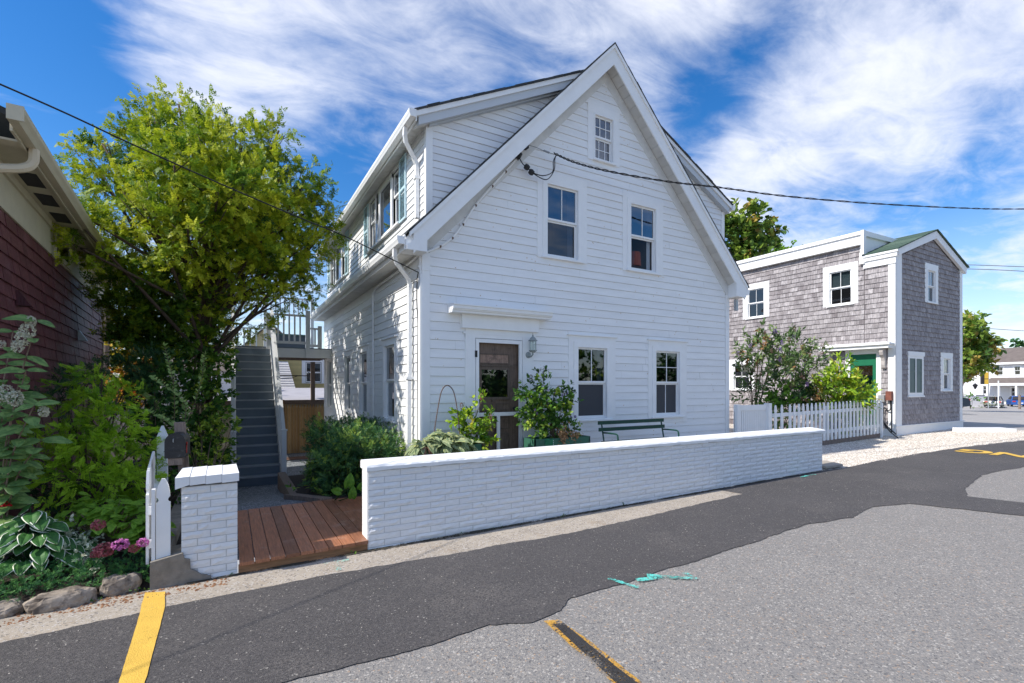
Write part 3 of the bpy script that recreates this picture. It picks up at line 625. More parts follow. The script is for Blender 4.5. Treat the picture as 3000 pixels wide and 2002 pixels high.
# ------------------------------------------------------------------ wooden deck bridge
deck = thing('wooden_deck', 'brown stained plank deck between the pier and the white brick wall', 'deck', (.62, 6.0, 0))
lst = []; nb = 9; rr = random.Random(5)
for i in range(nb):
    a = .066+i*.1268; z = .085+.0026*i; mb = MB(); t_ = rr.random(); y1 = 7.12+rr.uniform(-.01, .01)
    mb.prism([(a+.004, 5.005, z-.03), (a+.1228, 5.005, z-.028), (a+.1228, 5.005, z+.004), (a+.004, 5.005, z)], [(a+.004, y1, z-.03), (a+.1228, y1, z-.028), (a+.1228, y1, z), (a+.004, y1, z)], t_); lst.append(mb)
pieces('deck_board', lst, DECKM, deck)
mb = MB(); mb.box(1.212, 1.7, 5.3, 7.12, .07, .103, .3); obj('deck_board', mb, DECKM, deck)
mb = MB(); mb.prism([(.062, 5.02, -.08), (1.2, 5.02, -.06), (1.2, 5.02, .079), (.062, 5.02, .057)], [(.062, 5.06, -.08), (1.2, 5.06, -.06), (1.2, 5.06, .079), (.062, 5.06, .057)]); obj('fascia_board', mb, DECKF, deck)
mb = MB(); mb.box(-.40, .06, 5.45, 7.1, .03, .085, .4); obj('side_board', mb, DECKM, deck)
bd = thing('timber_edging', 'brown timber edging round the clipped yew bed', 'edging', (1.15, 7.4, .05))
mb = MB(); mb.prism([(1.05, 7.12, -.02), (1.22, 7.12, -.02), (.86, 8.05, -.10), (.69, 8.05, -.10)], [(1.05, 7.12, .13), (1.22, 7.12, .13), (.86, 8.05, .05), (.69, 8.05, .05)]); obj('timber', mb, OLDWOOD, bd)
mb = MB(); mb.box(.80, .94, 8.06, 10.6, -.4, -.02); obj('timber', mb, OLDWOOD, bd)
mb = MB(); mb.poly([(1.2, 7.1, .10), (2.5, 7.1, .12), (2.5, 10.6, -.1), (.9, 10.6, -.1), (.9, 8.05, .0)]); s_ = struct('planting_soil', mb, SOIL)

# ------------------------------------------------------------------ wall, siding and window builders
def clip_poly(poly, planes):
    for (na, nz, c) in planes or ():
        o_ = []
        for i, p in enumerate(poly):
            q = poly[(i+1) % len(poly)]; dp = na*p[0]+nz*p[1]-c; dq = na*q[0]+nz*q[1]-c
            if dp <= 0: o_.append(p)
            if dp*dq < 0: t_ = dp/(dp-dq); o_.append((p[0]+(q[0]-p[0])*t_, p[1]+(q[1]-p[1])*t_))
        poly = o_
        if len(poly) < 3: return []
    return poly
def sub_rects(r, holes):
    L_ = [r]
    for (h0, h1, g0, g1) in holes:
        o_ = []
        for (a0, a1, z0, z1) in L_:
            if h1 <= a0 or h0 >= a1 or g1 <= z0 or g0 >= z1: o_.append((a0, a1, z0, z1)); continue
            if h0 > a0: o_.append((a0, h0, z0, z1))
            if h1 < a1: o_.append((h1, a1, z0, z1))
            b0, b1 = max(a0, h0), min(a1, h1)
            if g0 > z0: o_.append((b0, b1, z0, g0))
            if g1 < z1: o_.append((b0, b1, g1, z1))
        L_ = o_
    return [q for q in L_ if q[1]-q[0] > .012 and q[3]-q[2] > .006]
def siding(f, a0, a1, z0, z1, ex, holes=(), planes=None, proud=.013, base=.005, seed=1, wob=.0, joints=0, gap=.0035):
    rr = random.Random(seed); z = z0; out_ = []
    while z < z1-.004:
        zt = min(z+ex, z1); rs = [(a0, a1, z, zt)]
        if joints and a1-a0 > 2:
            c = sorted(rr.uniform(a0+.4, a1-.4) for _ in range(joints)); e = [a0]+c+[a1]; rs = [(p+.0012, q-.0012, z, zt) for p, q in zip(e, e[1:])]
        for r_ in rs:
            for (p, q, g0, g1) in sub_rects(r_, holes):
                P_ = clip_poly([(p, g0), (q, g0), (q, g1), (p, g1)], planes)
                if len(P_) < 3: continue
                e = rr.uniform(0, .003)
                mb = MB(); mb.xf = f
                P_ = [(a, min(zz_, z+ex-gap)) for a, zz_ in P_]
                mb.prism([(a, base+e+proud*(z+ex-zz_)/ex, zz_) for a, zz_ in P_], [(a, .0, zz_) for a, zz_ in P_], rr.random()**2)
                out_.append(mb)
        z += ex
    return out_
def sheath(f, a0, a1, z0, z1, holes=(), planes=None, th=.10):
    mb = MB(); mb.xf = f
    zs = sorted({z0, z1} | {h[2] for h in holes} | {h[3] for h in holes})
    for g0, g1 in zip(zs, zs[1:]):
        for (p, q, b0, b1) in sub_rects((a0, a1, g0, g1), holes):
            P_ = clip_poly([(p, b0), (q, b0), (q, b1), (p, b1)], planes)
            if len(P_) >= 3: mb.prism([(a, 0, z) for a, z in P_], [(a, -th, z) for a, z in P_])
    return mb
def lbox(f, a0, a1, d0, d1, z0, z1, tint=0.0):
    mb = MB(); mb.xf = f; mb.box(a0, a1, d0, d1, z0, z1, tint); return mb
def addb(mb, *a): mb.box(*a)
def frame(mb, a0, a1, z0, z1, w_, d0, d1, wb=None, wt=None):
    wb = w_ if wb is None else wb; wt = w_ if wt is None else wt
    mb.box(a0, a0+w_, d0, d1, z0, z1); mb.box(a1-w_, a1, d0, d1, z0, z1)
    mb.box(a0+w_, a1-w_, d0, d1, z1-wt, z1); mb.box(a0+w_, a1-w_, d0, d1, z0, z0+wb)
def window(parent, f, a0, a1, z0, z1, zm=None, cas=.12, inner=.10, head=.0, sill=True, gup=GLASS, glow=GLASS, munt=(1, 0), muntlow=(0, 0), trim=TRIM,
           curtain=None, room=ROOM, blind=None, depth=.7, label=None, raised=0, screen=False, name='window', apron=.0):
    zm = (z0+z1)/2 if zm is None else zm
    o0, o1 = a0-inner-cas, a1+inner+cas
    mb = MB(); mb.xf = f
    mb.box(o0, a0-inner, 0, .024, z0-apron-.05, z1+inner); mb.box(a1+inner, o1, 0, .024, z0-apron-.05, z1+inner); mb.box(o0-.0, o1, 0, .027, z1+inner, z1+inner+max(cas, head))
    mb.box(a0-inner, a1+inner, 0, .022, z0-apron-.05, z0-.03)
    W_ = obj(name, mb, trim, parent, label=label)
    if head:
        mb = MB(); mb.xf = f; mb.box(o0-.03, o1+.03, 0, .06, z1+inner+head, z1+inner+head+.022); obj('head_cap', mb, trim, W_)
    if inner > .02:
        mb = MB(); mb.xf = f; frame(mb, a0-inner, a1+inner, z0-.03, z1+inner, inner-.004, -.06, .034, wb=.03, wt=inner-.002); obj('window_frame', mb, trim, W_)
    if sill:
        mb = MB(); mb.xf = f; mb.box(a0-inner-.03, a1+inner+.03, 0, .065, z0-.052, z0-.026); obj('sill', mb, trim, W_)
    # sashes
    for (b0, b1, dd, mu, gm) in ((zm, z1, -.022, munt, gup), (z0, zm, -.052, muntlow, glow)):
        sw = .03
        mb = MB(); mb.xf = f; frame(mb, a0, a1, b0, b1, sw, dd-.012, dd+.014, wb=.035 if b0 == zm else .045, wt=.03)
        for k in range(mu[0]): a = a0+(a1-a0)*(k+1)/(mu[0]+1); mb.box(a-.0065, a+.0065, dd-.008, dd+.010, b0+.02, b1-.02)
        for k in range(mu[1]): z = b0+(b1-b0)*(k+1)/(mu[1]+1); mb.box(a0+.02, a1-.02, dd-.007, dd+.009, z-.006, z+.006)
        obj('sash', mb, trim, W_)
        mb = MB(); mb.xf = f; mb.poly([(a0+.02, dd, b0+.02), (a1-.02, dd, b0+.02), (a1-.02, dd, b1-.02), (a0+.02, dd, b1-.02)]); obj('pane', mb, gm, W_)
    mb = MB(); mb.xf = f; e = .02; D_ = -.101-depth
    mb.poly([(a0-e, D_, z0-e), (a1+e, D_, z0-e), (a1+e, D_, z1+e), (a0-e, D_, z1+e)])
    mb.poly([(a0-e, -.07, z0-e), (a1+e, -.07, z0-e), (a1+e, D_, z0-e), (a0-e, D_, z0-e)]); mb.poly([(a0-e, -.07, z1+e), (a1+e, -.07, z1+e), (a1+e, D_, z1+e), (a0-e, D_, z1+e)])
    mb.poly([(a0-e, -.07, z0-e), (a0-e, -.07, z1+e), (a0-e, D_, z1+e), (a0-e, D_, z0-e)]); mb.poly([(a1+e, -.07, z0-e), (a1+e, -.07, z1+e), (a1+e, D_, z1+e), (a1+e, D_, z0-e)])
    obj('room_behind', mb, room, W_)
    if curtain:
        for (c0, c1, zb, zt) in curtain:
            mb = MB(); mb.xf = f; n = max(6, int((c1-c0)/.02)); i0 = len(mb.v)
            for k in range(n+1):
                a = c0+(c1-c0)*k/n; dd = -.12+.012*math.sin(k*1.9)+.006*math.sin(k*4.1)
                mb.v += [f((a, dd, zb)), f((a, dd, zt))]
            for k in range(n): mb.f.append((2*k, 2*k+2, 2*k+3, 2*k+1)); mb.t.append(0)
            obj('curtain', mb, CURT, W_)
    if blind:
        bm, zb = blind; mb = MB(); mb.xf = f; mb.box(a0, a1, -.10, -.09, zb, z1); obj('blind', mb, bm, W_)
    return W_, (o0+.01, o1-.01, z0-apron-.04, z1+inner+max(cas, head)-.01)

# ------------------------------------------------------------------ the white gabled house
V0 = 7.147; U0 = 2.514; U1 = 9.69; VE = 15.9; UC = 6.1; SL = 1.045
fG = lambda p: (p[0], V0-p[1], p[2])
fS = lambda p: (U0-p[1], p[0], p[2])
UD = 2.61; fD = lambda p: (UD-p[1], p[0], p[2])
house = thing('white_house', 'large white clapboard house with a steep front gable and dormers', 'house', (6.1, 11, 0))
win = {}
holes = []
def gw(*a, **k):
    o_, h_ = window(house, fG, *a, **k); holes.append(h_); return o_
gw(5.468, 6.138, 1.075, 2.37, zm=1.725, head=.11, cas=.115, munt=(1, 0), apron=.10, room=DARK, curtain=[(6.02, 6.14, 1.1, 2.36)], gup=GLASSD, glow=SCREEN, label='lower window between the right planter and the bench')
gw(7.424, 8.097, 1.075, 2.375, zm=1.725, head=.11, cas=.115, munt=(1, 1), muntlow=(1, 0), apron=.10, room=DARK, gup=GLASSD, glow=SCREEN, label='lower window right of the green bench')
gw(4.799, 5.46, 3.95, 5.20, zm=4.585, cas=.11, head=.0, gup=GLASSB, glow=GLASSD, curtain=[(5.33, 5.46, 3.95, 5.2)], label='left upper window below the service wires')
gw(6.75, 7.41, 3.95, 5.215, zm=4.60, cas=.11, head=.0, gup=GLASSB, glow=GLASSC, curtain=[(7.30, 7.41, 3.95, 5.2)], label='right upper window with a dark lampshade behind it')
gw(5.86, 6.285, 5.895, 6.70, zm=6.30, cas=.14, inner=.03, head=.0, munt=(2, 1), muntlow=(2, 1), gup=GLASSB, glow=GLASSB, sill=True, room=DARK, label='small attic window with divided panes')
doorhole = (3.235, 4.50, .1, 2.60); holes.append(doorhole)
gpl = [(SL, 1, 7.385+SL*UC), (-SL, 1, 7.385-SL*UC)]
wpl = [(SL, 1, 7.62+SL*UC), (-SL, 1, 7.62-SL*UC)]
wholes = [(5.44, 6.16, 1.05, 2.40), (7.40, 8.12, 1.05, 2.40), (4.78, 5.48, 3.93, 5.23), (6.73, 7.43, 3.93, 5.24), (5.84, 6.30, 5.87, 6.72), (3.42, 4.27, .2, 2.43)]
obj('front_wall', sheath(fG, U0, U1, -.2, 7.7, wholes, wpl), SHEATH, house)
lst = siding(fG, U0+.13, U1-.12, .14, 7.5, .1402, holes, gpl, seed=4, joints=2)
pieces('clapboard', lst, WHITEC, house, 130)
for (a0, a1) in ((U0, U0+.127), (U1-.117, U1)):
    mb = MB(); mb.xf = fG; mb.box(a0-.0, a1, 0, .026, -.1, 3.42); mb.box(a0-.005, a1+.004, .0, .034, 3.42, 3.45); mb.box(a0, a1, 0, .028, 3.45, 3.70); obj('corner_board', mb, TRIM, house)
# rake boards on the wall, soffit, fascia
def raked(u, z0, side): return z0 - SL*abs(u-UC)
def rake_piece(top, bot, v0, v1, du0, du1, side, tint=0.0):
    mb = MB(); s_ = side; ua, ub = UC+s_*du0, UC+s_*du1
    A = [(ua, v0, top-SL*du0), (ub, v0, top-SL*du1), (ub, v0, bot-SL*du1), (ua, v0, bot-SL*du0)]
    B = [(x, v1, z) for x, y, z in A]; mb.prism(A, B, tint); return mb
for s_ in (-1, 1):
    obj('frieze_board', rake_piece(7.62, 7.36, V0-.024, V0, .0, 3.585, s_), mat('aged_trim_paint', (.72, .71, .68), .7, noise=.12, nscale=5, bump=.3, bscale=30, dirt=((.42, .36, .28), 7, .60, .78)), house)
    obj('fascia', rake_piece(7.915, 7.56, 6.875, 6.90, .0, 3.80, s_), TRIM, house)
    obj('rake_moulding', rake_piece(7.925, 7.855, 6.850, 6.874, .0, 3.87, s_), TRIM, house)
    k = 24; lst = []
    for i in range(k):
        d0 = 3.55*i/k; d1 = 3.55*(i+1)/k
        lst.append(rake_piece(7.645, 7.625+R.uniform(-.002, .002), 6.901, V0-.025, d0+.003, d1-.003, s_, R.random()))
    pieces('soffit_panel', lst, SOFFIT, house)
mb = MB(); mb.prism([(2.215, 6.868, 3.635), (2.505, 6.868, 3.635), (2.505, 6.868, 3.80), (2.215, 6.868, 3.64)], [(2.215, V0+.0, 3.635), (2.505, V0+.0, 3.635), (2.505, V0, 3.80), (2.215, V0, 3.64)])
mb.prism([(2.20, 6.8685, 3.636), (2.505, 6.8685, 3.636), (2.505, 6.8685, 3.94), (2.20, 6.8685, 3.70)], [(2.20, V0, 3.636), (2.505, V0, 3.636), (2.505, V0, 3.94), (2.20, V0, 3.70)])
A = [(2.196, 6.902, 3.70), (2.50, 6.902, 3.70), (2.50, 6.902, 4.13), (2.196, 6.902, 3.81)]; mb.prism(A, [(x, V0, z) for x, y, z in A])
obj('eave_return', mb, TRIM, house)
mb = MB(); mb.prism([(9.60, 6.868, 3.635), (9.93, 6.868, 3.635), (9.97, 6.868, 3.88), (9.60, 6.868, 3.95)], [(9.66, V0, 3.635), (9.93, V0, 3.635), (9.97, V0, 3.88), (9.66, V0, 3.95)]); obj('eave_return', mb, TRIM, house)
# main roof
def roof_slab(mb, side, v0, v1, zr, du0, du1, sl, th=.035, uc=UC, tint=0.0):
    a, b = uc+side*du0, uc+side*du1
    P_ = [(a, v0, zr-sl*du0-th), (b, v0, zr-sl*du1-th), (b, v0, zr-sl*du1), (a, v0, zr-sl*du0)]
    mb.prism(P_, [(x, v1, z) for x, y, z in P_], tint)
for s_ in (-1, 1):
    mb = MB(); rr = random.Random(9); n = 36
    for i in range(n):
        d0 = 3.90*i/n; d1 = 3.90*(i+1)/n+.01; j = rr.uniform(-.006, .006)
        roof_slab(mb, s_, 6.845+j, VE+.2, 7.955+.006*(i % 2)+rr.uniform(0, .004), d0, d1, SL, .03, tint=rr.random())
    obj('roof', mb, ROOF, house)
    mb = MB(); mb.prism([(UC, 7.2, 7.90), (UC+s_*3.5, 7.2, 7.90-SL*3.5), (UC+s_*3.5, 7.2, 7.80-SL*3.5), (UC, 7.2, 7.80)], [(UC, VE, 7.90), (UC+s_*3.5, VE, 7.90-SL*3.5), (UC+s_*3.5, VE, 7.80-SL*3.5), (UC, VE, 7.80)]); obj('roof_deck', mb, DARK, house)
    mb = MB(); A = [(UC+s_*3.45, 6.902, 7.905-SL*3.45), (UC+s_*3.86, 6.902, 7.905-SL*3.86), (UC+s_*3.86, 6.902, 7.86-SL*3.86), (UC+s_*3.45, 6.902, 7.80-SL*3.45)]; mb.prism(A, [(x, VE, z) for x, y, z in A]); obj('eave_board', mb, TRIM, house)
# side wall
sh = []
for (a, b, zm) in ((8.473, 9.156, 1.76), (10.462, 11.136, 1.73), (12.10, 12.734, 1.72), (14.60, 15.29, 1.70)):
    first = a < 9
    o_, h_ = window(house, fS, a, b, 1.07, 2.40, zm=zm, cas=.10, inner=.035, head=.09, sill=True, munt=(0, 0), gup=GLASSD, glow=GLASSD, room=DARK, curtain=[(a+.03, b-.06, 2.22, 2.40)] if first else None)
    sh.append(h_)
obj('side_wall', sheath(fS, V0+.1, VE, -.5, 3.85, [(a-.02, b+.02, 1.05, 2.42) for a, b in ((8.473, 9.156), (10.462, 11.136), (12.10, 12.734), (14.60, 15.29))]), SHEATH, house)
pieces('clapboard', siding(fS, V0+.13, VE-.1, -.35, 3.33, .1402, sh, seed=8, joints=1), WHITEC, house, 70)
mb = MB(); mb.xf = fS; mb.box(V0-.02, V0+.127, 0, .026, -.3, 3.36); obj('corner_board', mb, TRIM, house)
mb = MB(); mb.xf = fS; mb.box(VE-.1, VE, 0, .026, -.5, 3.36); obj('corner_board', mb, TRIM, house)
mb = MB(); mb.xf = fS; mb.box(V0, VE, 0, .030, 3.33, 3.66); mb.box(V0, VE, .030, .045, 3.47, 3.49); obj('frieze_board', mb, TRIM, house)
lst = []
for i in range(58):
    a = V0+.0+(VE-V0)*i/58; b = V0+(VE-V0)*(i+1)/58; mb = MB(); mb.box(2.20, 2.484, a+.002, b-.004, 3.652, 3.664+R.uniform(-.001, .001), R.random()*.5); lst.append(mb)
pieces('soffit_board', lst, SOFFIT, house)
mb = MB(); mb.box(2.176, 2.198, 6.92, VE, 3.64, 3.86); obj('fascia', mb, TRIM, house)
def gutter(mb, u_out, u_in, v0, v1, zt, side=1):
    h = .105; pr = [(u_in, zt), (u_in, zt-h), (u_out+.02*side, zt-h), (u_out+.012*side, zt-h+.03), (u_out, zt-.045), (u_out, zt), (u_out+.008*side, zt), (u_out+.008*side, zt-.04), (u_out+.024*side, zt-h+.035), (u_in-.006*side, zt-h+.01), (u_in-.006*side, zt)]
    mb.prism([(u, v0, z) for u, z in pr], [(u, v1, z) for u, z in pr])
    mb.prism([(u_out+.0, v0-.004, zt+.004), (u_out+.002, v0-.004, zt-.05), (u_out+.02*side, v0-.004, zt-h-.002), (u_in, v0-.004, zt-h-.002), (u_in, v0-.004, zt+.004)], [(u_out+.0, v0, zt+.004), (u_out+.002, v0, zt-.05), (u_out+.02*side, v0, zt-h-.002), (u_in, v0, zt-h-.002), (u_in, v0, zt+.004)])
mb = MB(); gutter(mb, 2.065, 2.172, 6.90, VE+.1, 3.815); obj('gutter', mb, VINYL, house)
def pipe(pts, w_=.075, h_=.055, m=VINYL, parent=None, name='downpipe'):
    mb = MB()
    pp = [Vector(p) for p in pts]
    for a, b in zip(pp, pp[1:]): mb.bar(a, b + (b-a).normalized()*.012, w_, h_, up=(1, 0, .01))
    return obj(name, mb, m, parent)
pipe([(2.12, 7.20, 3.715), (2.12, 7.21, 3.60), (2.16, 7.26, 3.52), (2.40, 7.46, 3.36), (2.445, 7.50, 3.28), (2.445, 7.50, 1.84)], parent=house)
pipe([(2.435, 7.50, 1.86), (2.43, 7.50, 1.76), (2.425, 7.50, -.1)], w_=.085, h_=.06, parent=house)
mb = MB(); mb.box(2.38, 2.515, 7.445, 7.555, 1.775, 1.815); obj('pipe_strap', mb, VINYL, house)
# back wall, right wall
mb = MB(); mb.prism([(U0+.1, VE-.1, -.5), (U1-.1, VE-.1, -.5), (U1-.1, VE-.1, 3.8), (UC, VE-.1, 7.6), (U0+.1, VE-.1, 3.8)], [(U0+.1, VE, -.5), (U1-.1, VE, -.5), (U1-.1, VE, 3.8), (UC, VE, 7.6), (U0+.1, VE, 3.8)]); obj('back_wall', mb, WHITE, house)
mb = MB(); mb.box(U1-.1, U1-.0, V0+.002, VE, -.3, 3.75); obj('side_wall', mb, WHITE, house)
mb = MB(); mb.box(9.72, 9.97, 6.92, VE, 3.66, 3.68); mb.box(9.95, 9.97, 6.92, VE, 3.66, 3.84); obj('eave_soffit', mb, SOFFIT, house)
mb = MB(); gutter(mb, 10.09, 9.98, 6.90, VE, 3.815, -1); obj('gutter', mb, VINYL, house)
# dormers
def dz(u): return 4.572+.501*u
# left dormer
DV = 7.17; VD = 16.0
fC = lambda p: (p[0], DV-p[1], p[2])
pl = [(-.501, 1, 4.572-.26), (1.045, -1, -1.50)]           # below dormer roof, above main roof
pieces('clapboard', siding(fC, UD+.06, 5.6, 4.25, 7.4, .112, (), [(-.501, 1, 4.572-.245), (1.045, -1, -1.585)], seed=12, proud=.012), VINYL, house, 40)
mb = MB(); mb.prism([(UD, DV, 4.28), (5.55, DV, 7.30), (5.55, DV, 7.28), (UD, DV, 5.80)], [(UD, DV+.1, 4.28), (5.55, DV+.1, 7.30), (5.55, DV+.1, 7.28), (UD, DV+.1, 5.80)]); obj('dormer_wall', mb, SHEATH, house)
mb = MB(); mb.box(UD-.024, UD+.085, DV-.024, DV+.07, 4.27, 5.655); obj('corner_board', mb, VINYL, house)
def drake(top, bot, v0, v1, ua, ub, side=1):
    mb = MB(); g = (lambda u: dz(u)) if side == 1 else (lambda u: 5.73+.517*(9.70-u))
    A = [(ua, v0, g(ua)+top), (ub, v0, g(ub)+top), (ub, v0, g(ub)+bot), (ua, v0, g(ua)+bot)]; mb.prism(A, [(x, v1, z) for x, y, z in A]); return mb
obj('rake_moulding', drake(-.035, -.115, 6.975, 7.0, 2.365, 5.52), TRIM, house)
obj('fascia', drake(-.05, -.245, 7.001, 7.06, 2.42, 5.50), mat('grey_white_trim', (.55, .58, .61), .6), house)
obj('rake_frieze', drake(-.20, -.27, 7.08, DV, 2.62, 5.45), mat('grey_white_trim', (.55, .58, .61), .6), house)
obj('rake_soffit', drake(-.215, -.235, 7.061, DV-.001, 2.4, 5.45), SOFFIT, house)
mb = MB(); rr = random.Random(2); n = 18
for i in range(n):
    a = 2.345+(5.75-2.345)*i/n; b = 2.345+(5.75-2.345)*(i+1)/n+.01; j = rr.uniform(-.008, .008); h_ = .005*(i % 2)
    A = [(a, 6.955+j, dz(a)-.033), (b, 6.955+j, dz(b)-.033), (b, 6.955+j, dz(b)+h_), (a, 6.955+j, dz(a)+h_)]; mb.prism(A, [(x, VD+.2, z) for x, y, z in A], rr.random())
obj('dormer_roof', mb, ROOF, house)
mb = MB(); mb.box(2.37, 2.39, 6.99, VD, 5.58, 5.735); obj('fascia', mb, TRIM, house)
lst = []
for i in range(60):
    a = 7.0+(VD-7.0)*i/60; mb = MB(); mb.box(2.39, UD-.0, a+.002, a+.15-.004, 5.655, 5.665, R.random()*.5); lst.append(mb)
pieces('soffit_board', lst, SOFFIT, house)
mb = MB(); gutter(mb, 2.255, 2.366, 6.94, VD, 5.715); obj('gutter', mb, VINYL, house)
pipe([(2.31, 7.30, 5.61), (2.31, 7.32, 5.50), (2.34, 7.37, 5.42), (2.50, 7.47, 5.26), (2.555, 7.48, 5.16), (2.555, 7.48, 4.33)], parent=house)
mb = MB(); mb.box(2.51, 2.62, 7.43, 7.53, 4.93, 4.975); obj('pipe_strap', mb, VINYL, house)
# dormer front wall with window groups and shutters
dh = []
def shutter(a0, a1, z0, z1):
    mb = MB(); mb.xf = fD; frame(mb, a0, a1, z0, z1, .035, .02, .045); mb.box(a0+.035, a1-.035, .02, .044, (z0+z1)/2-.02, (z0+z1)/2+.02)
    s_ = obj('shutter', mb, SHUT, house)
    z = z0+.04
    while z < z1-.05:
        if abs(z-(z0+z1)/2+.012) > .035:
            mb = MB(); mb.xf = fD; mb.prism([(a0+.034, .020, z+.022), (a0+.034, .024, z+.026), (a0+.034, .043, z+.004), (a0+.034, .039, z)], [(a1-.034, .020, z+.022), (a1-.034, .024, z+.026), (a1-.034, .043, z+.004), (a1-.034, .039, z)], R.random())
            obj('slat', mb, SHUT, s_)
        z += .036
for (w0, w1) in (((8.545, 10.66)), ((13.24, 15.33))):
    k = (w1-w0)/2.115
    A0, A1 = w0, w0+.40*k; P0, P1 = w0+.51*k, w0+1.25*k; B0, B1 = w0+1.66*k-.28, w0+2.10*k
    B0 = B1-.42
    for (a, b) in ((A0, A1), (B0, B1)):
        window(house, fD, a, b, 4.60, 5.56, zm=5.12, cas=.04, inner=.02, munt=(0, 1), muntlow=(0, 0), gup=GLASSB, glow=GLASS, sill=False, room=ROOM, curtain=[(a, b, 4.6, 5.0)])
    mb = MB(); mb.xf = fD; mb.box(P0-.1, P0, 0, .03, 4.56, 5.62); mb.box(P1, P1+.1, 0, .03, 4.56, 5.62); mb.box(P0-.1, P1+.1, 0, .031, 5.52, 5.62); mb.box(P0-.1, P1+.1, 0, .031, 4.56, 4.62)
    pw = obj('picture_window', mb, TRIM, house)
    mb = MB(); mb.xf = fD; mb.poly([(P0, -.01, 4.62), (P1, -.01, 4.62), (P1, -.01, 5.52), (P0, -.01, 5.52)]); obj('pane', mb, GLASSB, pw)
    mb = MB(); mb.xf = fD; mb.box(P0-.02, P1+.02, -.5, -.48, 4.6, 5.54); obj('room_behind', mb, ROOM, pw)
    mb = MB(); mb.xf = fD; mb.box(w0-.08, w1+.08, 0, .07, 4.52, 4.56); obj('sill', mb, TRIM, pw)
    dh.append((w0-.06, w1+.06, 4.54, 5.60))
    shutter(w0-.43, w0-.07, 4.52, 5.62); shutter(w1+.08, w1+.44, 4.50, 5.60)
obj('dormer_wall', sheath(fD, DV+.1, VD, 4.2, 5.70, [(8.53, 10.67, 4.59, 5.57), (13.22, 15.34, 4.59, 5.57)]), SHEATH, house)
pieces('clapboard', siding(fD, DV+.072, VD, 4.30, 5.655, .112, dh, seed=21, proud=.012), VINYL, house, 40)
# right dormer
DV2 = 7.20; fC2 = lambda p: (p[0], DV2-p[1], p[2])
pieces('clapboard', siding(fC2, 6.6, 9.50, 4.25, 7.4, .112, (), [(.517, 1, 5.73+.517*9.70-.245), (-1.045, -1, -(7.96+1.045*6.1)+.0)], seed=14, proud=.012), VINYL, house, 20)
mb = MB(); g2 = lambda u: 5.73+.517*(9.70-u)
mb.prism([(9.56, DV2, 4.28), (9.56, DV2, 5.55), (6.7, DV2, 7.02), (6.7, DV2, 7.3)], [(9.56, DV2+.1, 4.28), (9.56, DV2+.1, 5.55), (6.7, DV2+.1, 7.02), (6.7, DV2+.1, 7.3)]); obj('dormer_wall', mb, VINYL, house)
mb = MB(); mb.box(9.50, 9.60, DV2-.024, DV2+.07, 4.27, 5.56); obj('corner_board', mb, VINYL, house)
obj('rake_moulding', drake(-.035, -.115, 7.055, 7.08, 6.7, 9.69, 2), TRIM, house)
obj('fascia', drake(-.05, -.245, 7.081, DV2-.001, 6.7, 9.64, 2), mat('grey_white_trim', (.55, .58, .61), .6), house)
mb = MB(); n = 18
for i in range(n):
    a = 6.6+(9.71-6.6)*i/n; b = 6.6+(9.71-6.6)*(i+1)/n+.01; j = rr.uniform(-.008, .008); h_ = .005*(i % 2)
    A = [(a, 7.035+j, g2(a)-.033), (b, 7.035+j, g2(b)-.033), (b, 7.035+j, g2(b)+h_), (a, 7.035+j, g2(a)+h_)]; mb.prism(A, [(x, VD, z) for x, y, z in A], rr.random())
obj('dormer_roof', mb, ROOF, house)
mb = MB(); gutter(mb, 9.80, 9.70, 7.05, VD, 5.70, -1); obj('gutter', mb, VINYL, house)
mb = MB(); mb.box(9.57, 9.60, DV2, VD, 4.2, 5.6); obj('dormer_wall', mb, VINYL, house)
mb = MB(); mb.box(9.75, 9.82, 6.99, 7.05, 3.35, 3.60); obj('downpipe', mb, METAL, house)

# door, hood, number, lantern
mb = MB(); mb.xf = fG; mb.box(3.229, 3.405, 0, .03, .2, 2.50); mb.box(4.288, 4.508, 0, .03, .2, 2.50); mb.box(3.229, 4.508, 0, .026, 2.44, 2.595); mb.box(3.19, 4.55, 0, .034, 2.50, 2.535)
obj('door_casing', mb, TRIM, house)
mb = MB(); mb.xf = fG; mb.box(3.15, 4.585, 0, .085, 2.585, 2.81); obj('door_frieze', mb, TRIM, house)
mb = MB()
pr = [(0, 2.80), (.205, 2.80), (.21, 2.83), (.23, 2.835), (.235, 2.85), (.25, 2.855), (.255, 2.90), (.27, 2.905), (.27, 2.925), (0, 2.96)]
mb.prism([(2.93, V0-d, z) for d, z in pr], [(4.755, V0-d, z) for d, z in pr]); obj('door_hood', mb, TRIM, house)
mb = MB(); mb.xf = fG; frame(mb, 3.415, 4.278, .22, 2.43, .055, .0, .032, wb=.10, wt=.06); mb.box(3.47, 4.223, .0, .031, 1.175, 1.235); mb.box(3.80, 3.855, .0, .03, .3, 1.175)
sdoor = obj('screen_door', mb, TRIM, house)
mb = MB(); mb.xf = fG; mb.box(3.395, 3.437, .031, .038, 2.13, 2.235); obj('hinge', mb, BLACK, sdoor)
mb = MB(); mb.xf = fG; mb.box(4.16, 4.275, .033, .037, 1.19, 1.222); obj('latch_plate', mb, DGREEN, sdoor)
mb = MB(); mb.tube([fG(p) for p in ((4.262, .03, 1.16), (4.262, .065, 1.18), (4.262, .065, 1.24), (4.262, .03, 1.26))], .007, 6); obj('handle', mb, BLACK, sdoor)
mb = MB(); mb.xf = fG; mb.box(3.43, 4.26, -.10, -.055, .2, 2.425, .25)
idoor = obj('door', mb, DOORW, house, label='old brown panelled door behind the white screen door')
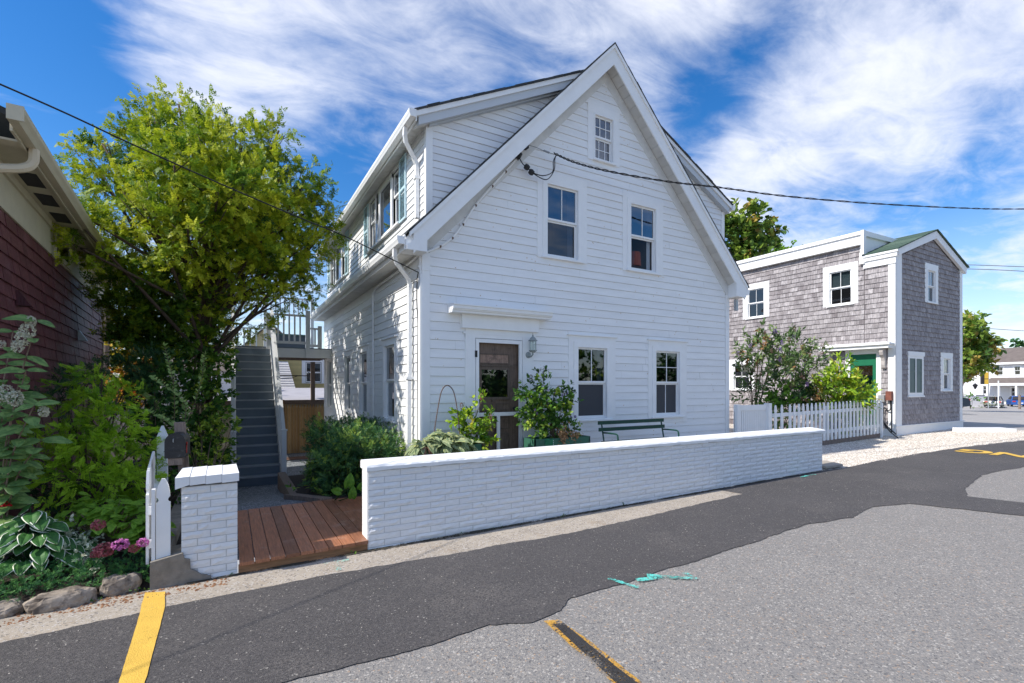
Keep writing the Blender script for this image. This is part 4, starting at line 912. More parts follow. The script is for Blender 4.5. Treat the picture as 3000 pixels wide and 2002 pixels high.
def panel(a0, a1, z0, z1, t_=.4, m=None):
    mb = MB(); mb.xf = fG; frame(mb, a0, a1, z0, z1, .018, -.055, -.040); obj('panel_moulding', mb, DOORW, idoor)
    mb = MB(); mb.xf = fG; mb.box(a0+.018, a1-.018, -.055, -.048, z0+.018, z1-.018, t_); obj('door_panel', mb, DOORW, idoor)
panel(3.51, 4.07, 2.03, 2.20, 1.0); panel(3.51, 4.07, .62, .88, .1); panel(3.51, 4.07, .28, .56, .1); panel(3.51, 3.77, 1.26, 1.38, .1); panel(3.82, 4.07, 1.26, 1.38, .1); panel(3.51, 4.07, .95, 1.15, .3)
mb = MB(); mb.xf = fG; frame(mb, 3.50, 4.08, 1.44, 1.98, .045, -.055, -.03); mb.box(3.46, 4.12, -.055, -.030, 1.99, 2.015); mb.box(3.74, 3.80, -.055, -.028, 1.405, 1.435); obj('panel_moulding', mb, DOORW, idoor)
mb = MB(); mb.xf = fG; mb.poly([(3.545, -.047, 1.485), (4.035, -.047, 1.485), (4.035, -.047, 1.935), (3.545, -.047, 1.935)]); obj('pane', mb, GLASSD, idoor)
mb = MB(); mb.xf = fG; mb.box(3.545, 4.035, -.0545, -.053, 1.485, 1.935); obj('door_curtain', mb, DARK, idoor)
mb = MB(); mb.lathe(fG((4.16, -.02, 1.29)), [(.0, -.03), (.028, -.02), (.03, .0), (.018, .02), (0, .03)], 10, ax=(0, -1, 0)); obj('knob', mb, BLACK, idoor)
mb = MB()
for cz_, r_ in ((1.825, .030), (1.760, .037)):
    pts = [(4.447+r_*math.cos(a), V0-.038, cz_+r_*1.05*math.sin(a)) for a in np.linspace(0, 2*math.pi, 17)]; mb.tube(pts, .009, 6)
obj('house_number', mb, mat('dull_nickel', (.32, .32, .33), .4, metal=.3), house)
lan = thing('wall_lantern', 'pale carriage lantern on the right of the old front door', 'lantern', (4.41, 7.1, 2.2))
mb = MB(); mb.lathe((4.40, V0-.03, 2.195), [(.0, 0), (.055, 0), (.05, .012), (.03, .02), (0, .03)], 12, ax=(0, -1, 0)); mb.tube([(4.40, V0-.045, 2.19), (4.40, V0-.08, 2.16), (4.405, V0-.12, 2.165), (4.42, V0-.145, 2.20), (4.42, V0-.145, 2.235)], .013, 8); obj('arm', mb, LANT, lan)
c_ = (4.42, V0-.145, 2.235)
mb = MB(); mb.lathe(c_, [(.0, 0), (.04, .0), (.066, .02), (.072, .028), (.072, .036), (0, .036)], 8); obj('base', mb, LANT, lan)
mb = MB()
for k in range(6):
    a = math.pi*2*k/6; mb.bar((c_[0]+.058*math.cos(a), c_[1]+.058*math.sin(a), c_[2]+.036), (c_[0]+.058*math.cos(a), c_[1]+.058*math.sin(a), c_[2]+.19), .007, .007)
obj('cage', mb, LANT, lan)
mb = MB(); mb.lathe(c_, [(.052, .037), (.054, .19)], 12); obj('glass', mb, LAMPG, lan)
mb = MB(); mb.tube([(c_[0], c_[1], c_[2]+.036), (c_[0], c_[1], c_[2]+.10)], .012, 8); mb.lathe(c_, [(.008, .10), (.014, .12), (.01, .15), (0, .17)], 8); obj('bulb', mb, TRIM, lan)
mb = MB(); mb.lathe(c_, [(.078, .190), (.078, .198), (.06, .215), (.045, .24), (.02, .262), (.012, .27), (.018, .28), (.006, .295), (.004, .325), (0, .33)], 12); obj('roof_cap', mb, LANT, lan)

# conduits and cables on the house
def catmull(P_, n=10):
    P_ = [Vector(p) for p in P_]; P_ = [P_[0]*2-P_[1]] + P_ + [P_[-1]*2-P_[-2]]; o_ = []
    for i in range(1, len(P_)-2):
        p0, p1, p2, p3 = P_[i-1:i+3]
        for k in range(n):
            t_ = k/n; o_.append(.5*((2*p1)+(p2-p0)*t_+(2*p0-5*p1+4*p2-p3)*t_*t_+(3*p1-p0-3*p2+p3)*t_**3))
    o_.append(P_[-2]); return o_
def rk(u, off=0): return 7.55+off-SL*abs(u-UC)
cd = thing('service_conduit', 'white conduit curving down the left rake of the gable to the eave', 'conduit', (4.3, 7.1, 5.4))
pts = [(4.15, V0-.07, 5.46), (4.05, V0-.05, 5.34), (3.7, V0-.045, 4.93), (3.4, V0-.045, 4.56), (3.18, V0-.045, 4.22), (3.0, V0-.045, 3.98), (2.8, V0-.045, 3.82), (2.62, V0-.045, 3.72), (2.49, V0-.03, 3.665), (2.44, V0+.3, 3.60), (2.44, V0+1.2, 3.585), (2.445, V0+2.3, 3.57), (2.45, V0+2.62, 3.50), (2.455, V0+2.68, 3.3), (2.46, V0+2.68, 1.4), (2.46, V0+2.68, .2)]
mb = MB(); mb.tube(catmull(pts, 6), .018, 7); obj('conduit', mb, VINYL, cd)
for (u, v, z) in ((3.7, V0-.03, 4.93), (3.4, V0-.03, 4.56), (3.18, V0-.03, 4.22), (3.0, V0-.03, 3.98), (2.8, V0-.03, 3.82), (3.95, V0-.03, 5.22)):
    mb = MB(); mb.box(u-.014, u+.014, v-.036, v+.01, z-.024, z+.006); obj('pipe_clip', mb, RUST, cd)
mb = MB(); mb.lathe((4.17, V0-.10, 5.50), [(.035, -.06), (.045, 0), (.035, .06), (0, .07)], 8, ax=(.5, -.3, .8)); obj('weatherhead', mb, BLACKP, cd)
mb = MB(); mb.box(4.27, 4.345, V0-.14, V0-.04, 5.66, 5.78); obj('insulator', mb, BLACK, cd)
for (u, z) in ((4.31, 5.335), (4.40, 5.27)):
    mb = MB(); mb.lathe((u, V0-.13, z), [(.0, -.05), (.04, -.04), (.052, 0), (.04, .04), (0, .05)], 9, ax=(1, 0, -.4)); obj('wire_splice', mb, BLACK, cd)
hk = [(4.31, V0-.12, 5.72), (4.46, V0-.15, 5.70), (4.66, V0-.17, 5.665), (4.86, V0-.2, 5.64)]
mb = MB(); mb.tube(catmull(hk, 5), .006, 5); mb.bar((4.62, V0-.168, 5.672), (4.73, V0-.178, 5.655), .022, .022); obj('strain_wire', mb, GREYW, cd)
for (a, b, c) in (((4.44, 5.26), (4.62, 5.245), (4.77, 5.42)), ((4.45, 5.245), (4.68, 5.19), (4.80, 5.45))):
    mb = MB(); mb.tube(catmull([(4.17, V0-.12, 5.46), (4.22, V0-.15, 5.36), (4.31, V0-.13, 5.335), (a[0], V0-.14, a[1]), (b[0], V0-.17, b[1]), (c[0]+.02, V0-.19, c[1]-.08), (c[0]+.03, V0-.2, c[1]+.1), (4.86, V0-.2, 5.638)], 8), .008, 6); obj('lead_wire', mb, WIRE, cd)
# overhead wires
sag = [(4.80, 6.93, 5.65), (5.2, 6.87, 5.56), (5.9, 6.74, 5.50), (7.0, 6.43, 5.44), (8.03, 6.12, 5.43), (9.78, 5.88, 5.52), (12.45, 5.54, 5.76), (16.07, 5.10, 6.17), (18.9, 4.7, 6.53), (26, 3.9, 7.6), (36, 2.6, 9.6)]
def wob(P_, a=.006, s=3): return [Vector(p)+Vector((0, a*math.sin(i*1.3), a*math.cos(i*1.3))) for i, p in enumerate(P_)]
sw = thing('service_wire', 'twisted black service wire crossing the gable to the right edge', 'wire', (4.84, 6.95, 5.6))
for ph in (0, 3.14):
    C_ = catmull(sag, 30); C_ = [p+Vector((0, .011*math.sin(i*.55+ph), .011*math.cos(i*.55+ph))) for i, p in enumerate(C_)]
    mb = MB(); mb.tube(C_, .009, 5); obj('strand', mb, WIRE, sw)
lw = catmull([(-9, 2.7, 5.1), (-4.0, 4.6, 4.45), (-1.63, 5.54, 4.12), (-.82, 5.86, 3.97), (-.1, 6.14, 3.84), (.796, 6.486, 3.70), (1.3, 6.68, 3.63), (2.05, 6.97, 3.47), (2.46, 7.13, 3.38)], 14)
mb = MB(); mb.tube(lw, .008, 5); tag(obj('overhead_wire', mb, WIRE), 'thin black wire from the upper left sky through the tree to the house corner', 'wire')
mb = MB(); mb.tube(catmull([(2.46, 7.13, 3.38), (2.475, 7.22, 3.33), (2.47, 7.24, 3.0), (2.488, 7.235, 2.6), (2.484, 7.245, 2.0), (2.488, 7.24, 1.2), (2.486, 7.24, .2)], 8), .007, 5); obj('down_wire', mb, WIRE, house)
# far wires at the right
for (a, b, c, lb) in (((57, 19, 12.8), (75, 10, 12.9), (110, -6, 16.5), 'upper of the two distant wires beside the far maple'), ((57, 18, 12.2), (75, 10, 12.4), (110, -6, 16.2), 'lower of the two distant wires beside the far maple'), ((60, 22, 7.9), (90, 18, 8.3), (130, 8, 9.9), 'faint low wire above the far white house')):
    mb = MB(); mb.tube(catmull([a, b, c], 8), .035, 4); tag(obj('distant_wire', mb, GREYW), lb, 'wire', 'wires at the far right')

# ------------------------------------------------------------------ patio behind the wall, planters, bench
mb = MB(); mb.box(2.62, 9.45, 5.27, 7.14, -.1, .25); struct('patio', mb, CONC)
def planter(u0, u1, v0, v1, z0, z1, label):
    t_ = thing('planter_box', label, 'planter', ((u0+u1)/2, (v0+v1)/2, z0), 'long planter boxes at the door')
    mb = MB(); frame_pts = [(u0, v0), (u1, v0), (u1, v1), (u0, v1)]
    mb.box(u0, u1, v0, v0+.02, z0, z1); mb.box(u0, u1, v1-.02, v1, z0, z1); mb.box(u0, u0+.02, v0, v1, z0, z1); mb.box(u1-.02, u1, v0, v1, z0, z1); obj('box', mb, BOXG, t_)
    mb = MB(); mb.box(u0+.02, u1-.02, v0+.02, v1-.02, z0, z1-.04); obj('soil', mb, SOIL, t_); return t_
pL = planter(2.40, 3.236, 6.52, 6.86, .25, .81, 'dark green planter box left of the front door, full of drooping sage leaves')
pR = planter(4.17, 5.28, 6.55, 6.9, .25, .82, 'green planter box right of the front door with a tall leafy shrub')
mb = MB(); mb.box(4.36, 4.53, 6.54, 6.549, .26, .815); obj('bright_panel', mb, GREEN, pR)
mb = MB()
for k in range(7): mb.box(4.515, 4.522, 6.536, 6.54, .60+.03*k, .615+.03*k)
obj('stitching', mb, TRIM, pR)
bench = thing('garden_bench', 'dark green slatted bench with metal arms against the front wall', 'bench', (6.3, 6.5, .25))
for (z, dv) in ((1.03, 0), (.915, -.02)):
    mb = MB(); mb.box(5.51, 7.08, 6.60+dv, 6.63+dv, z-.032, z+.03); obj('back_slat', mb, DGREEN, bench)
for k in range(4):
    mb = MB(); mb.box(5.51, 7.08, 6.20+.09*k, 6.27+.09*k, .695, .72); obj('seat_slat', mb, DGREEN, bench)
for a in (5.58, 7.02):
    mb = MB(); mb.tube([(a, 6.62, 1.05), (a, 6.58, .85), (a, 6.55, .72), (a, 6.54, .25)], .014, 6); obj('back_leg', mb, DGREEN, bench)
    mb = MB(); mb.tube(catmull([(a, 6.58, .86), (a, 6.40, .865), (a, 6.24, .86), (a, 6.20, .82), (a, 6.195, .7), (a, 6.19, .25)], 5), .014, 6); obj('arm', mb, DGREEN, bench)
ar = thing('plant_hoop', 'thin rusty metal hoop standing in the left planter', 'hoop', (2.75, 6.6, .8))
mb = MB(); pts = [(2.50, 6.62, .8), (2.53, 6.62, 1.08), (2.60, 6.62, 1.48), (2.645, 6.62, 1.62), (2.71, 6.62, 1.675), (2.78, 6.62, 1.64), (2.83, 6.62, 1.54), (2.88, 6.62, 1.27), (2.93, 6.62, .8)]
mb.tube(catmull(pts, 5), .008, 6); obj('hoop', mb, RUST, ar)
ar2 = thing('plant_hoop', 'thin rusty metal hoop half hidden in the shrub right of the door', 'hoop', (4.9, 6.75, .8))
mb = MB(); pts = [(4.60, 6.74, .8), (4.62, 6.74, 1.2), (4.68, 6.74, 1.55), (4.76, 6.74, 1.66), (4.84, 6.74, 1.62), (4.90, 6.74, 1.45), (4.95, 6.74, 1.1), (4.97, 6.74, .8)]
mb.tube(catmull(pts, 5), .008, 6); obj('hoop', mb, RUST, ar2)
# lamp seen in the right upper window
lp = thing('table_lamp', 'dark red drum lampshade standing inside the right upper window', 'lamp', (6.98, 7.5, 3.95))
mb = MB(); mb.lathe((6.99, 7.33, 4.06), [(.165, 0), (.15, .27)], 16); obj('lampshade', mb, mat('dark_red_fabric', (.16, .045, .036), .8), lp)
mb = MB(); mb.tube([(6.99, 7.33, 3.85), (6.99, 7.33, 4.40)], .010, 6); mb.lathe((6.99, 7.33, 3.80), [(.06, 0), (.08, .1), (.03, .25)], 12); obj('base', mb, BLACK, lp)

# ------------------------------------------------------------------ staircase, landing and roof deck
st = thing('staircase', 'steep grey outdoor staircase with white rails up to the landing', 'staircase', (.51, 12.9, -.36))
z0, v0, RI, TR = -.36, 11.26, .190, .217
for k in range(16):
    mb = MB(); mb.box(.11, .91, v0+TR*k, v0+TR*k+.02, z0+RI*k-.0, z0+RI*(k+1)-.028, R.random()); obj('riser', mb, GREYT, st)
    if k < 15:
        mb = MB(); mb.box(.105, .915, v0+TR*k-.028, v0+TR*(k+1)+.002, z0+RI*(k+1)-.028, z0+RI*(k+1), R.random()); obj('tread', mb, TREADM, st)
def stringer(u0_, u1_):
    mb = MB(); A = [(u0_, v0-.05, z0-.05), (u0_, v0-.05, z0+.27), (u0_, v0+TR*15.7, z0+.27+RI*15.7), (u0_, v0+TR*15.7, z0-.12+RI*15.7), (u0_, v0+.25, z0-.05)]
    mb.prism(A, [(u1_, y, z) for x, y, z in A]); return mb
obj('stringer', stringer(.062, .104), TRIM, st); obj('stringer', stringer(.916, .955), LGREY, st)
for u in (.045, .965):
    mb = MB(); mb.box(u-.045, u+.045, v0-.12, v0-.03, z0-.1, z0+1.10); mb.box(u-.06, u+.06, v0-.135, v0-.015, z0+1.10, z0+1.13); obj('newel_post', mb, LGREY, st)
    s_ = RI/TR
    for h in (1.02, .55):
        mb = MB(); A = [(u-.035, v0-.08, z0+h-.05), (u-.035, v0-.08, z0+h+.03), (u-.035, v0+TR*15.6, z0+h+.03+s_*(TR*15.6+.08)), (u-.035, v0+TR*15.6, z0+h-.05+s_*(TR*15.6+.08))]; mb.prism(A, [(u+.035, y, z) for x, y, z in A]); obj('handrail', mb, LGREY, st)
ld = thing('landing_deck', 'raised pale grey timber landing at the head of the stairs', 'landing', (1.4, 15.5, -.4))
LZ = 2.70
mb = MB(); mb.box(.95, 2.50, 14.60, 14.64, LZ-.25, LZ); obj('fascia_board', mb, LGREY, ld)
mb = MB(); mb.box(-1.7, .95, 14.66, 14.70, LZ-.25, LZ); obj('fascia_board', mb, LGREY, ld)
lst = []
for k in range(17):
    mb = MB(); mb.box(-1.7, 2.5 if 14.62+.14*k+.13 < VE else 5.0, 14.62+.14*k, 14.62+.14*k+.132, LZ, LZ+.025); lst.append(mb)
pieces('deck_board', lst, GREYT, ld)
for k in range(5): mb = MB(); mb.box(-1.7, 2.5, 14.9+.45*k, 14.95+.45*k, LZ-.22, LZ-.002); obj('joist', mb, OLDWOOD, ld)
for (u, v) in ((.97, 14.70), (-1.6, 14.8), (2.3, 16.9)): mb = MB(); mb.box(u-.06, u+.06, v-.06, v+.06, -.6, LZ-.25); obj('support_post', mb, OLDWOOD, ld)
def railing(parent, a, b, zb, zt, pitch=.12, m=LGREY, th=.04, post=True, cap=True):
    a = Vector(a); b = Vector(b); d = (b-a); L_ = d.length; d.normalize(); k = int(L_/pitch)
    mb = MB(); mb.bar((a.x, a.y, zt), (b.x, b.y, zt), .08, .045); obj('top_rail', mb, m, parent)
    mb = MB(); mb.bar((a.x, a.y, zb), (b.x, b.y, zb), .04, .07); obj('bottom_rail', mb, m, parent)
    for i in range(1, k): p = a+d*(L_*i/k); mb = MB(); mb.box(p.x-th/2, p.x+th/2, p.y-th/2, p.y+th/2, zb+.03, zt-.02); obj('baluster', mb, m, parent)
railing(ld, (.98, 14.62, 0), (1.80, 14.62, 0), 2.86, 3.60, .13)
railing(ld, (1.93, 14.75, 0), (2.2, 14.75, 0), 2.80, 3.28, .12)
for (u, z) in ((.88, 3.62), (1.86, 3.75)): mb = MB(); mb.box(u-.055, u+.055, 14.56, 14.67, 2.45, z); obj('rail_post', mb, LGREY, ld)
mb = MB(); mb.box(2.14, 2.24, 14.70, 14.80, 2.7, 3.36); obj('rail_post', mb, LGREY, ld)
railing(ld, (-1.6, 16.9, 0), (.85, 16.9, 0), 2.80, 3.43, .16, TRIM)
railing(ld, (1.0, 17.6, 0), (2.35, 17.6, 0), 4.0, 4.55, .13, TRIM); mb = MB(); mb.box(.93, 1.02, 17.55, 17.65, 2.6, 4.62); obj('rail_post', mb, TRIM, ld); mb = MB(); mb.box(2.33, 2.42, 17.55, 17.65, 2.6, 4.62); obj('rail_post', mb, TRIM, ld)
mb = MB(); mb.box(1.05, 2.2, 17.3, 17.9, 2.72, 3.30); tag(obj('storage_box', mb, GREYT), 'dark grey box behind the landing balusters', 'box')
mb = MB(); mb.box(.98, 2.26, 17.25, 17.95, 3.302, 3.345); tag(obj('box_lid', mb, mat('dull_green_lid', (.10, .20, .16), .5)), 'flat green lid lying on the dark grey box of the landing', 'lid')

# stockade fence and neighbours behind the yard
cf = thing('stockade_fence', 'tan cedar stockade fence across the back of the side yard', 'fence', (1.9, 16.3, -.4))
n = 16
for i in range(n):
    a = 1.33+i*.085; mb = MB(); h = 1.12+R.uniform(-.012, .012)
    mb.prism([(a+.003, 16.2, -.38), (a+.08, 16.2, -.38), (a+.08, 16.2, h-.12), (a+.042, 16.2, h), (a+.003, 16.2, h-.12)], [(a+.003, 16.22, -.38), (a+.08, 16.22, -.38), (a+.08, 16.22, h-.12), (a+.042, 16.22, h), (a+.003, 16.22, h-.12)], R.random()); obj('fence_board', mb, CEDAR, cf)
mb = MB(); mb.box(1.25, 1.40, 16.08, 16.18, -.4, 1.26); obj('fence_post', mb, mat('dark_cedar', (.22, .115, .04), .8, noise=.3, nscale=5, stretch=(6, 6, 1)), cf)
for i in range(8):
    a = .55+i*.085; mb = MB(); mb.prism([(a, 16.2, -.38), (a+.078, 16.2, -.38), (a+.078, 16.2, 1.0), (a+.04, 16.2, 1.1), (a, 16.2, 1.0)], [(a, 16.22, -.38), (a+.078, 16.22, -.38), (a+.078, 16.22, 1.0), (a+.04, 16.22, 1.1), (a, 16.22, 1.0)], R.random()); obj('fence_board', mb, CEDAR, cf)
mb = MB(); mb.box(1.2, 2.6, 14.2, 16.1, -.42, -.372); tag(obj('stone_slab', mb, mat('pale_slab', (.55, .53, .50), .8, noise=.2, nscale=4)), 'pale sunlit slab in front of the cedar fence', 'slab')
mb = MB(); mb.box(1.25, 1.95, 14.7, 15.3, -.372, -.35); tag(obj('doormat', mb, mat('brown_mat', (.16, .09, .06), .9)), 'brown mat lying on the pale slab by the fence', 'mat')
sh_ = thing('flat_roofed_shed', 'low shed with a flat grey roof behind the cedar fence', 'shed', (3, 19, -.4))
mb = MB(); mb.box(-1, 7, 17.2, 22.5, -.5, 1.1); obj('wall', mb, CREAM, sh_)
mb = MB(); mb.prism([(-1.2, 16.9, 1.12), (7.2, 16.9, 1.12), (7.2, 16.9, 1.22), (-1.2, 16.9, 1.22)], [(-1.2, 22.5, 1.5), (7.2, 22.5, 1.5), (7.2, 22.5, 1.60), (-1.2, 22.5, 1.60)]); obj('roof', mb, FLATR, sh_)
mb = MB(); mb.box(-1.2, 7.2, 16.86, 16.899, 1.10, 1.235); obj('roof_edge', mb, OLDWOOD, sh_)
yh = thing('yellow_house', 'yellow clapboard house glimpsed under the landing', 'house', (5, 26, -.5))
fY = lambda p: (p[0], 24-p[1], p[2])
mb = MB(); mb.box(.2, 9, 25, 31, -.5, 3.2); mb.merge(sheath(fY, .2, 9, -.5, 3.2, [(2.96, 3.64, 1.83, 2.77), (4.03, 4.72, 1.83, 2.77)])); obj('wall', mb, YELH, yh)
wy, hy = window(yh, fY, 2.98, 3.62, 1.85, 2.75, cas=.16, inner=.02, munt=(0, 0), gup=GLASSD, glow=GLASSD, room=DARK)
wy, hy2 = window(yh, fY, 4.05, 4.7, 1.85, 2.75, cas=.16, inner=.02, munt=(0, 0), gup=GLASSD, glow=GLASSD, room=DARK)
pieces('clapboard', siding(fY, .2, 9, 1.55, 3.2, .115, [hy, hy2], seed=31), YELH, yh, 120)
mb = MB(); mb.prism([(.0, 23.7, 3.2), (9.2, 23.7, 3.2), (9.2, 31, 3.5), (.0, 31, 3.5)], [(.0, 23.7, 3.3), (9.2, 23.7, 3.3), (9.2, 31, 3.6), (.0, 31, 3.6)]); obj('roof', mb, ROOFB, yh)
pr_ = thing('pale_roof_annex', 'annex with a sunlit white shingled roof beside the yellow house', 'annex', (1.6, 23, -.5))
for i in range(14):
    z = 1.28+i*.105; v = 22.9+i*.055; mb = MB(); uR = 2.50-.022*i; mb.prism([(-1.5, v-.03, z), (uR, v-.03, z), (uR-.02, v+.055, z+.11), (-1.5, v+.055, z+.11)], [(-1.5, v, z-.01), (uR, v, z-.01), (uR-.02, v+.075, z+.10), (-1.5, v+.075, z+.10)], R.random()); obj('shingle_course', mb, PALEROOF, pr_)
mb = MB(); mb.prism([(-1.5, 23.0, -.5), (2.3, 23.0, -.5), (2.3, 23.0, 1.25), (-1.5, 23.0, 1.25)], [(-1.5, 23.9, -.5), (2.2, 23.9, -.5), (2.2, 23.9, 2.7), (-1.5, 23.9, 2.7)]); obj('wall', mb, DARK, pr_)
mb = MB(); mb.tube([(1.0, 22.85, 1.25), (2.62, 22.85, 1.25)], .05, 8); obj('gutter', mb, BLACK, pr_)
hg = thing('iron_hook', 'curly black iron hanging bracket under the landing', 'bracket', (1.0, 14.7, 2.1))
mb = MB(); mb.tube(catmull([(1.0, 14.6, 1.96), (1.5, 14.6, 1.96), (1.83, 14.6, 1.955), (1.89, 14.6, 1.98), (1.90, 14.6, 2.03), (1.87, 14.6, 2.05)], 5), .012, 6); mb.tube(catmull([(1.0, 14.6, 1.80), (1.2, 14.6, 1.88), (1.45, 14.6, 1.90), (1.60, 14.6, 1.955)], 5), .009, 6); obj('bracket', mb, BLACK, hg)

# house with grey roof and dormer far behind, seen through the railings
bh = thing('distant_cottage', 'cream gabled cottage far behind the upper railing', 'cottage', (3.2, 40, 0))
mb = MB(); mb.prism([(.6, 38, -1), (4.2, 38, -1), (4.2, 38, 4.2), (2.4, 38, 6.0), (.6, 38, 4.2)], [(.6, 44, -1), (4.2, 44, -1), (4.2, 44, 4.2), (2.4, 44, 6.0), (.6, 44, 4.2)]); obj('wall', mb, mat('cream_clapboard', (.60, .50, .28), .7), bh)
for s_ in (-1, 1):
    mb = MB(); roof_slab(mb, s_, 37.7, 44.3, 6.15, 0, 2.1, 1.0, .12, uc=2.4); obj('roof', mb, ROOFB, bh)

# ------------------------------------------------------------------ maroon shingled house at the left
def RU(v): return -1.637-.059*v
rd = Vector((-.059, .99826, 0)); rn = Vector((.99826, .059, 0))
RO = Vector((RU(2.0), 2.0, 0))
def fR(p): q = RO+rd*p[0]+rn*p[1]; return (q.x, q.y, p[2])
red = thing('maroon_house', 'maroon shingled house with cream eaves at the left edge', 'house', (-3.5, 9, 0))
RL = 11.9
mb = MB(); mb.xf = fR; mb.box(4.2, RL, -.12, 0, -.3, 3.9); obj('side_wall', mb, REDS, red)
mb = MB(); mb.xf = fR; mb.box(4.2, RL, -5, -.12, -.3, 3.9); obj('house_core', mb, DARK, red)
mb = MB(); mb.xf = fR; mb.box(RL-.0, RL+.05, -.1, .03, -.3, 3.5); obj('corner_board', mb, CREAM, red)
def shingles(f, a0, a1, z0, z1, ex, wl, wh, holes=(), planes=None, seed=1, proud=.022, tv=.17):
    rr = random.Random(seed); out_ = []; z = z0
    while z < z1-.01:
        zt = min(z+ex, z1); a = a0-rr.uniform(0, wl)
        rj = rr.uniform(-.003, .003)
        while a < a1:
            w_ = rr.uniform(wl, wh); p, q = max(a, a0), min(a+w_-.004, a1); a += w_
            if q-p < .015: continue
            dz_ = rr.uniform(-.004, .004)+rj; e = rr.uniform(0, .006); ti = min(1, max(0, rr.gauss(.55, tv)))
            for (b0, b1, g0, g1) in sub_rects((p, q, z, zt), holes):
                P_ = clip_poly([(b0, g0+(dz_ if g0 == z else 0)), (b1, g0+(dz_ if g0 == z else 0)), (b1, g1), (b0, g1)], planes)
                if len(P_) < 3: continue
                mb = MB(); mb.xf = f; mb.prism([(x, .003+e+proud*max(0, (z+ex-y)/ex), y) for x, y in P_], [(x, -.001, y) for x, y in P_], ti); out_.append(mb)
        z += ex
    return out_
pieces('shingle', shingles(fR, 4.2, RL, .0, 3.48, .145, .16, .30, seed=41, proud=.018), REDS, red, 290)
mb = MB(); mb.xf = fR; mb.box(4.2, RL+.1, 0, .030, 3.48, 3.66); mb.box(4.2, RL+.1, 0, .024, 3.66, 3.92); mb.box(4.2, RL+.1, .024, .05, 3.84, 3.92); obj('frieze_board', mb, CREAM, red)
mb = MB(); mb.xf = fR; mb.box(4.2, RL+.3, .0, .33, 3.92, 3.94); obj('soffit', mb, CREAM, red)
mb = MB(); mb.xf = fR; mb.box(3.9, RL+.3, .31, .33, 3.90, 4.02); obj('fascia', mb, CREAM, red)
mb = MB(); mb.xf = fR
pr2 = [(.331, 4.03), (.331, 3.93), (.40, 3.93), (.42, 3.97), (.44, 4.0), (.44, 4.05), (.43, 4.05), (.43, 4.01), (.40, 3.98), (.34, 3.945), (.34, 4.03)]
mb.prism([(3.72, d, z) for d, z in pr2], [(RL+.3, d, z) for d, z in pr2]); obj('gutter', mb, CREAM, red)
mb = MB(); mb.xf = fR; mb.box(3.705, 3.72, .331, .442, 3.925, 4.055); obj('gutter_end', mb, CREAM, red)
mb = MB(); mb.xf = fR; mb.prism([(4.0, .36, 4.03), (4.0, -5, 6.1), (4.0, -5, 6.15), (4.0, .36, 4.09)], [(RL+.3, .36, 4.03), (RL+.3, -5, 6.1), (RL+.3, -5, 6.15), (RL+.3, .36, 4.09)]); obj('roof', mb, ROOF, red)
mb = MB(); pts = [fR((4.35, .38, 3.93)), fR((4.35, .37, 3.80)), fR((4.32, .30, 3.72)), fR((4.28, .12, 3.66)), fR((4.27, .07, 3.6)), fR((4.27, .07, 1.0))]
mb.tube(catmull(pts, 6), .042, 8); obj('downpipe', mb, mat('cream_pipe', (.58, .50, .36), .5), red)
for a in (5.05, 5.75, 6.5):
    mb = MB(); mb.xf = fR; mb.box(a, a+.45, .10, .26, 3.915, 3.9195); obj('soffit_vent', mb, DARK, red)
mb = MB(); mb.xf = fR; frame(mb, 7.2, 8.3, 3.50, 3.90, .07, .031, .05); o_ = obj('transom_window', mb, CREAM, red)
mb = MB(); mb.xf = fR; mb.box(7.27, 8.23, .031, .036, 3.57, 3.85); obj('pane', mb, GLASSD, o_)
for (a, z, m, nm) in ((5.45, 2.56, REDS, 'dryer_vent'), (9.0, 2.45, METAL, 'dryer_vent')):
    mb = MB(); mb.xf = fR; mb.prism([(a, .02, z), (a, .14, z), (a, .04, z+.17), (a, .02, z+.17)], [(a+.14, .02, z), (a+.14, .14, z), (a+.14, .04, z+.17), (a+.14, .02, z+.17)]); obj(nm, mb, m, red, label='galvanised vent hood near the far corner' if m is METAL else None)

# ------------------------------------------------------------------ grey shingled house
gh = thing('grey_shingled_house', 'tall weathered grey shingle house with white trim and green door', 'house', (19.4, 9, .25))
UG = 17.03; VG = 6.97
fL = lambda p: (UG-p[1], p[0], p[2]); fE = lambda p: (p[0], VG-p[1], p[2])
gho = []
for (a0, a1, z0_, z1_, mu, bl) in ((11.06, 11.70, 4.25, 5.30, (1, 0), None), (8.14, 8.77, 4.30, 5.37, (1, 0), (SHADE, 4.86)), (11.65, 12.30, 1.56, 2.50, (1, 0), (BAMB, 2.25))):
    o_, h_ = window(gh, fL, a0, a1, z0_, z1_, cas=.15, inner=.06, munt=(1, 0), muntlow=(1, 0), gup=GLASSD, glow=GLASSD, room=DARK, blind=bl, apron=-.02); gho.append(h_)
sw_ = sheath(fL, 7.78, 15.5, .2, 6.2, [(11.05, 11.71, 4.24, 5.31), (8.13, 8.78, 4.29, 5.38), (11.64, 12.31, 1.55, 2.51), (7.43, 8.15, .3, 2.69)]); sw_.merge(sheath(fL, VG+.002, 7.78, .2, 5.5, [(7.43, 8.15, .3, 2.69)])); obj('side_wall', sw_, SHIN, gh)
dh_ = (7.30, 8.29, .2, 2.80); gho2 = gho+[dh_]
lstL = shingles(fL, 7.77, 13.3, .40, 6.04, .152, .10, .20, gho2, seed=51)+shingles(fL, VG+.15, 7.75, .40, 5.30, .152, .10, .20, gho2, seed=52)
eh = []
for (a0, a1, z0_, z1_) in ((19.18, 19.72, 4.36, 5.36), (20.32, 20.84, 1.55, 2.58)):
    o_, h_ = window(gh, fE, a0, a1, z0_, z1_, cas=.13, inner=.08, munt=(1, 0), muntlow=(0, 0), gup=GLASS, glow=GLASSD, room=DARK, curtain=[(a0, a1, z1_-.45, z1_)]); eh.append(h_)
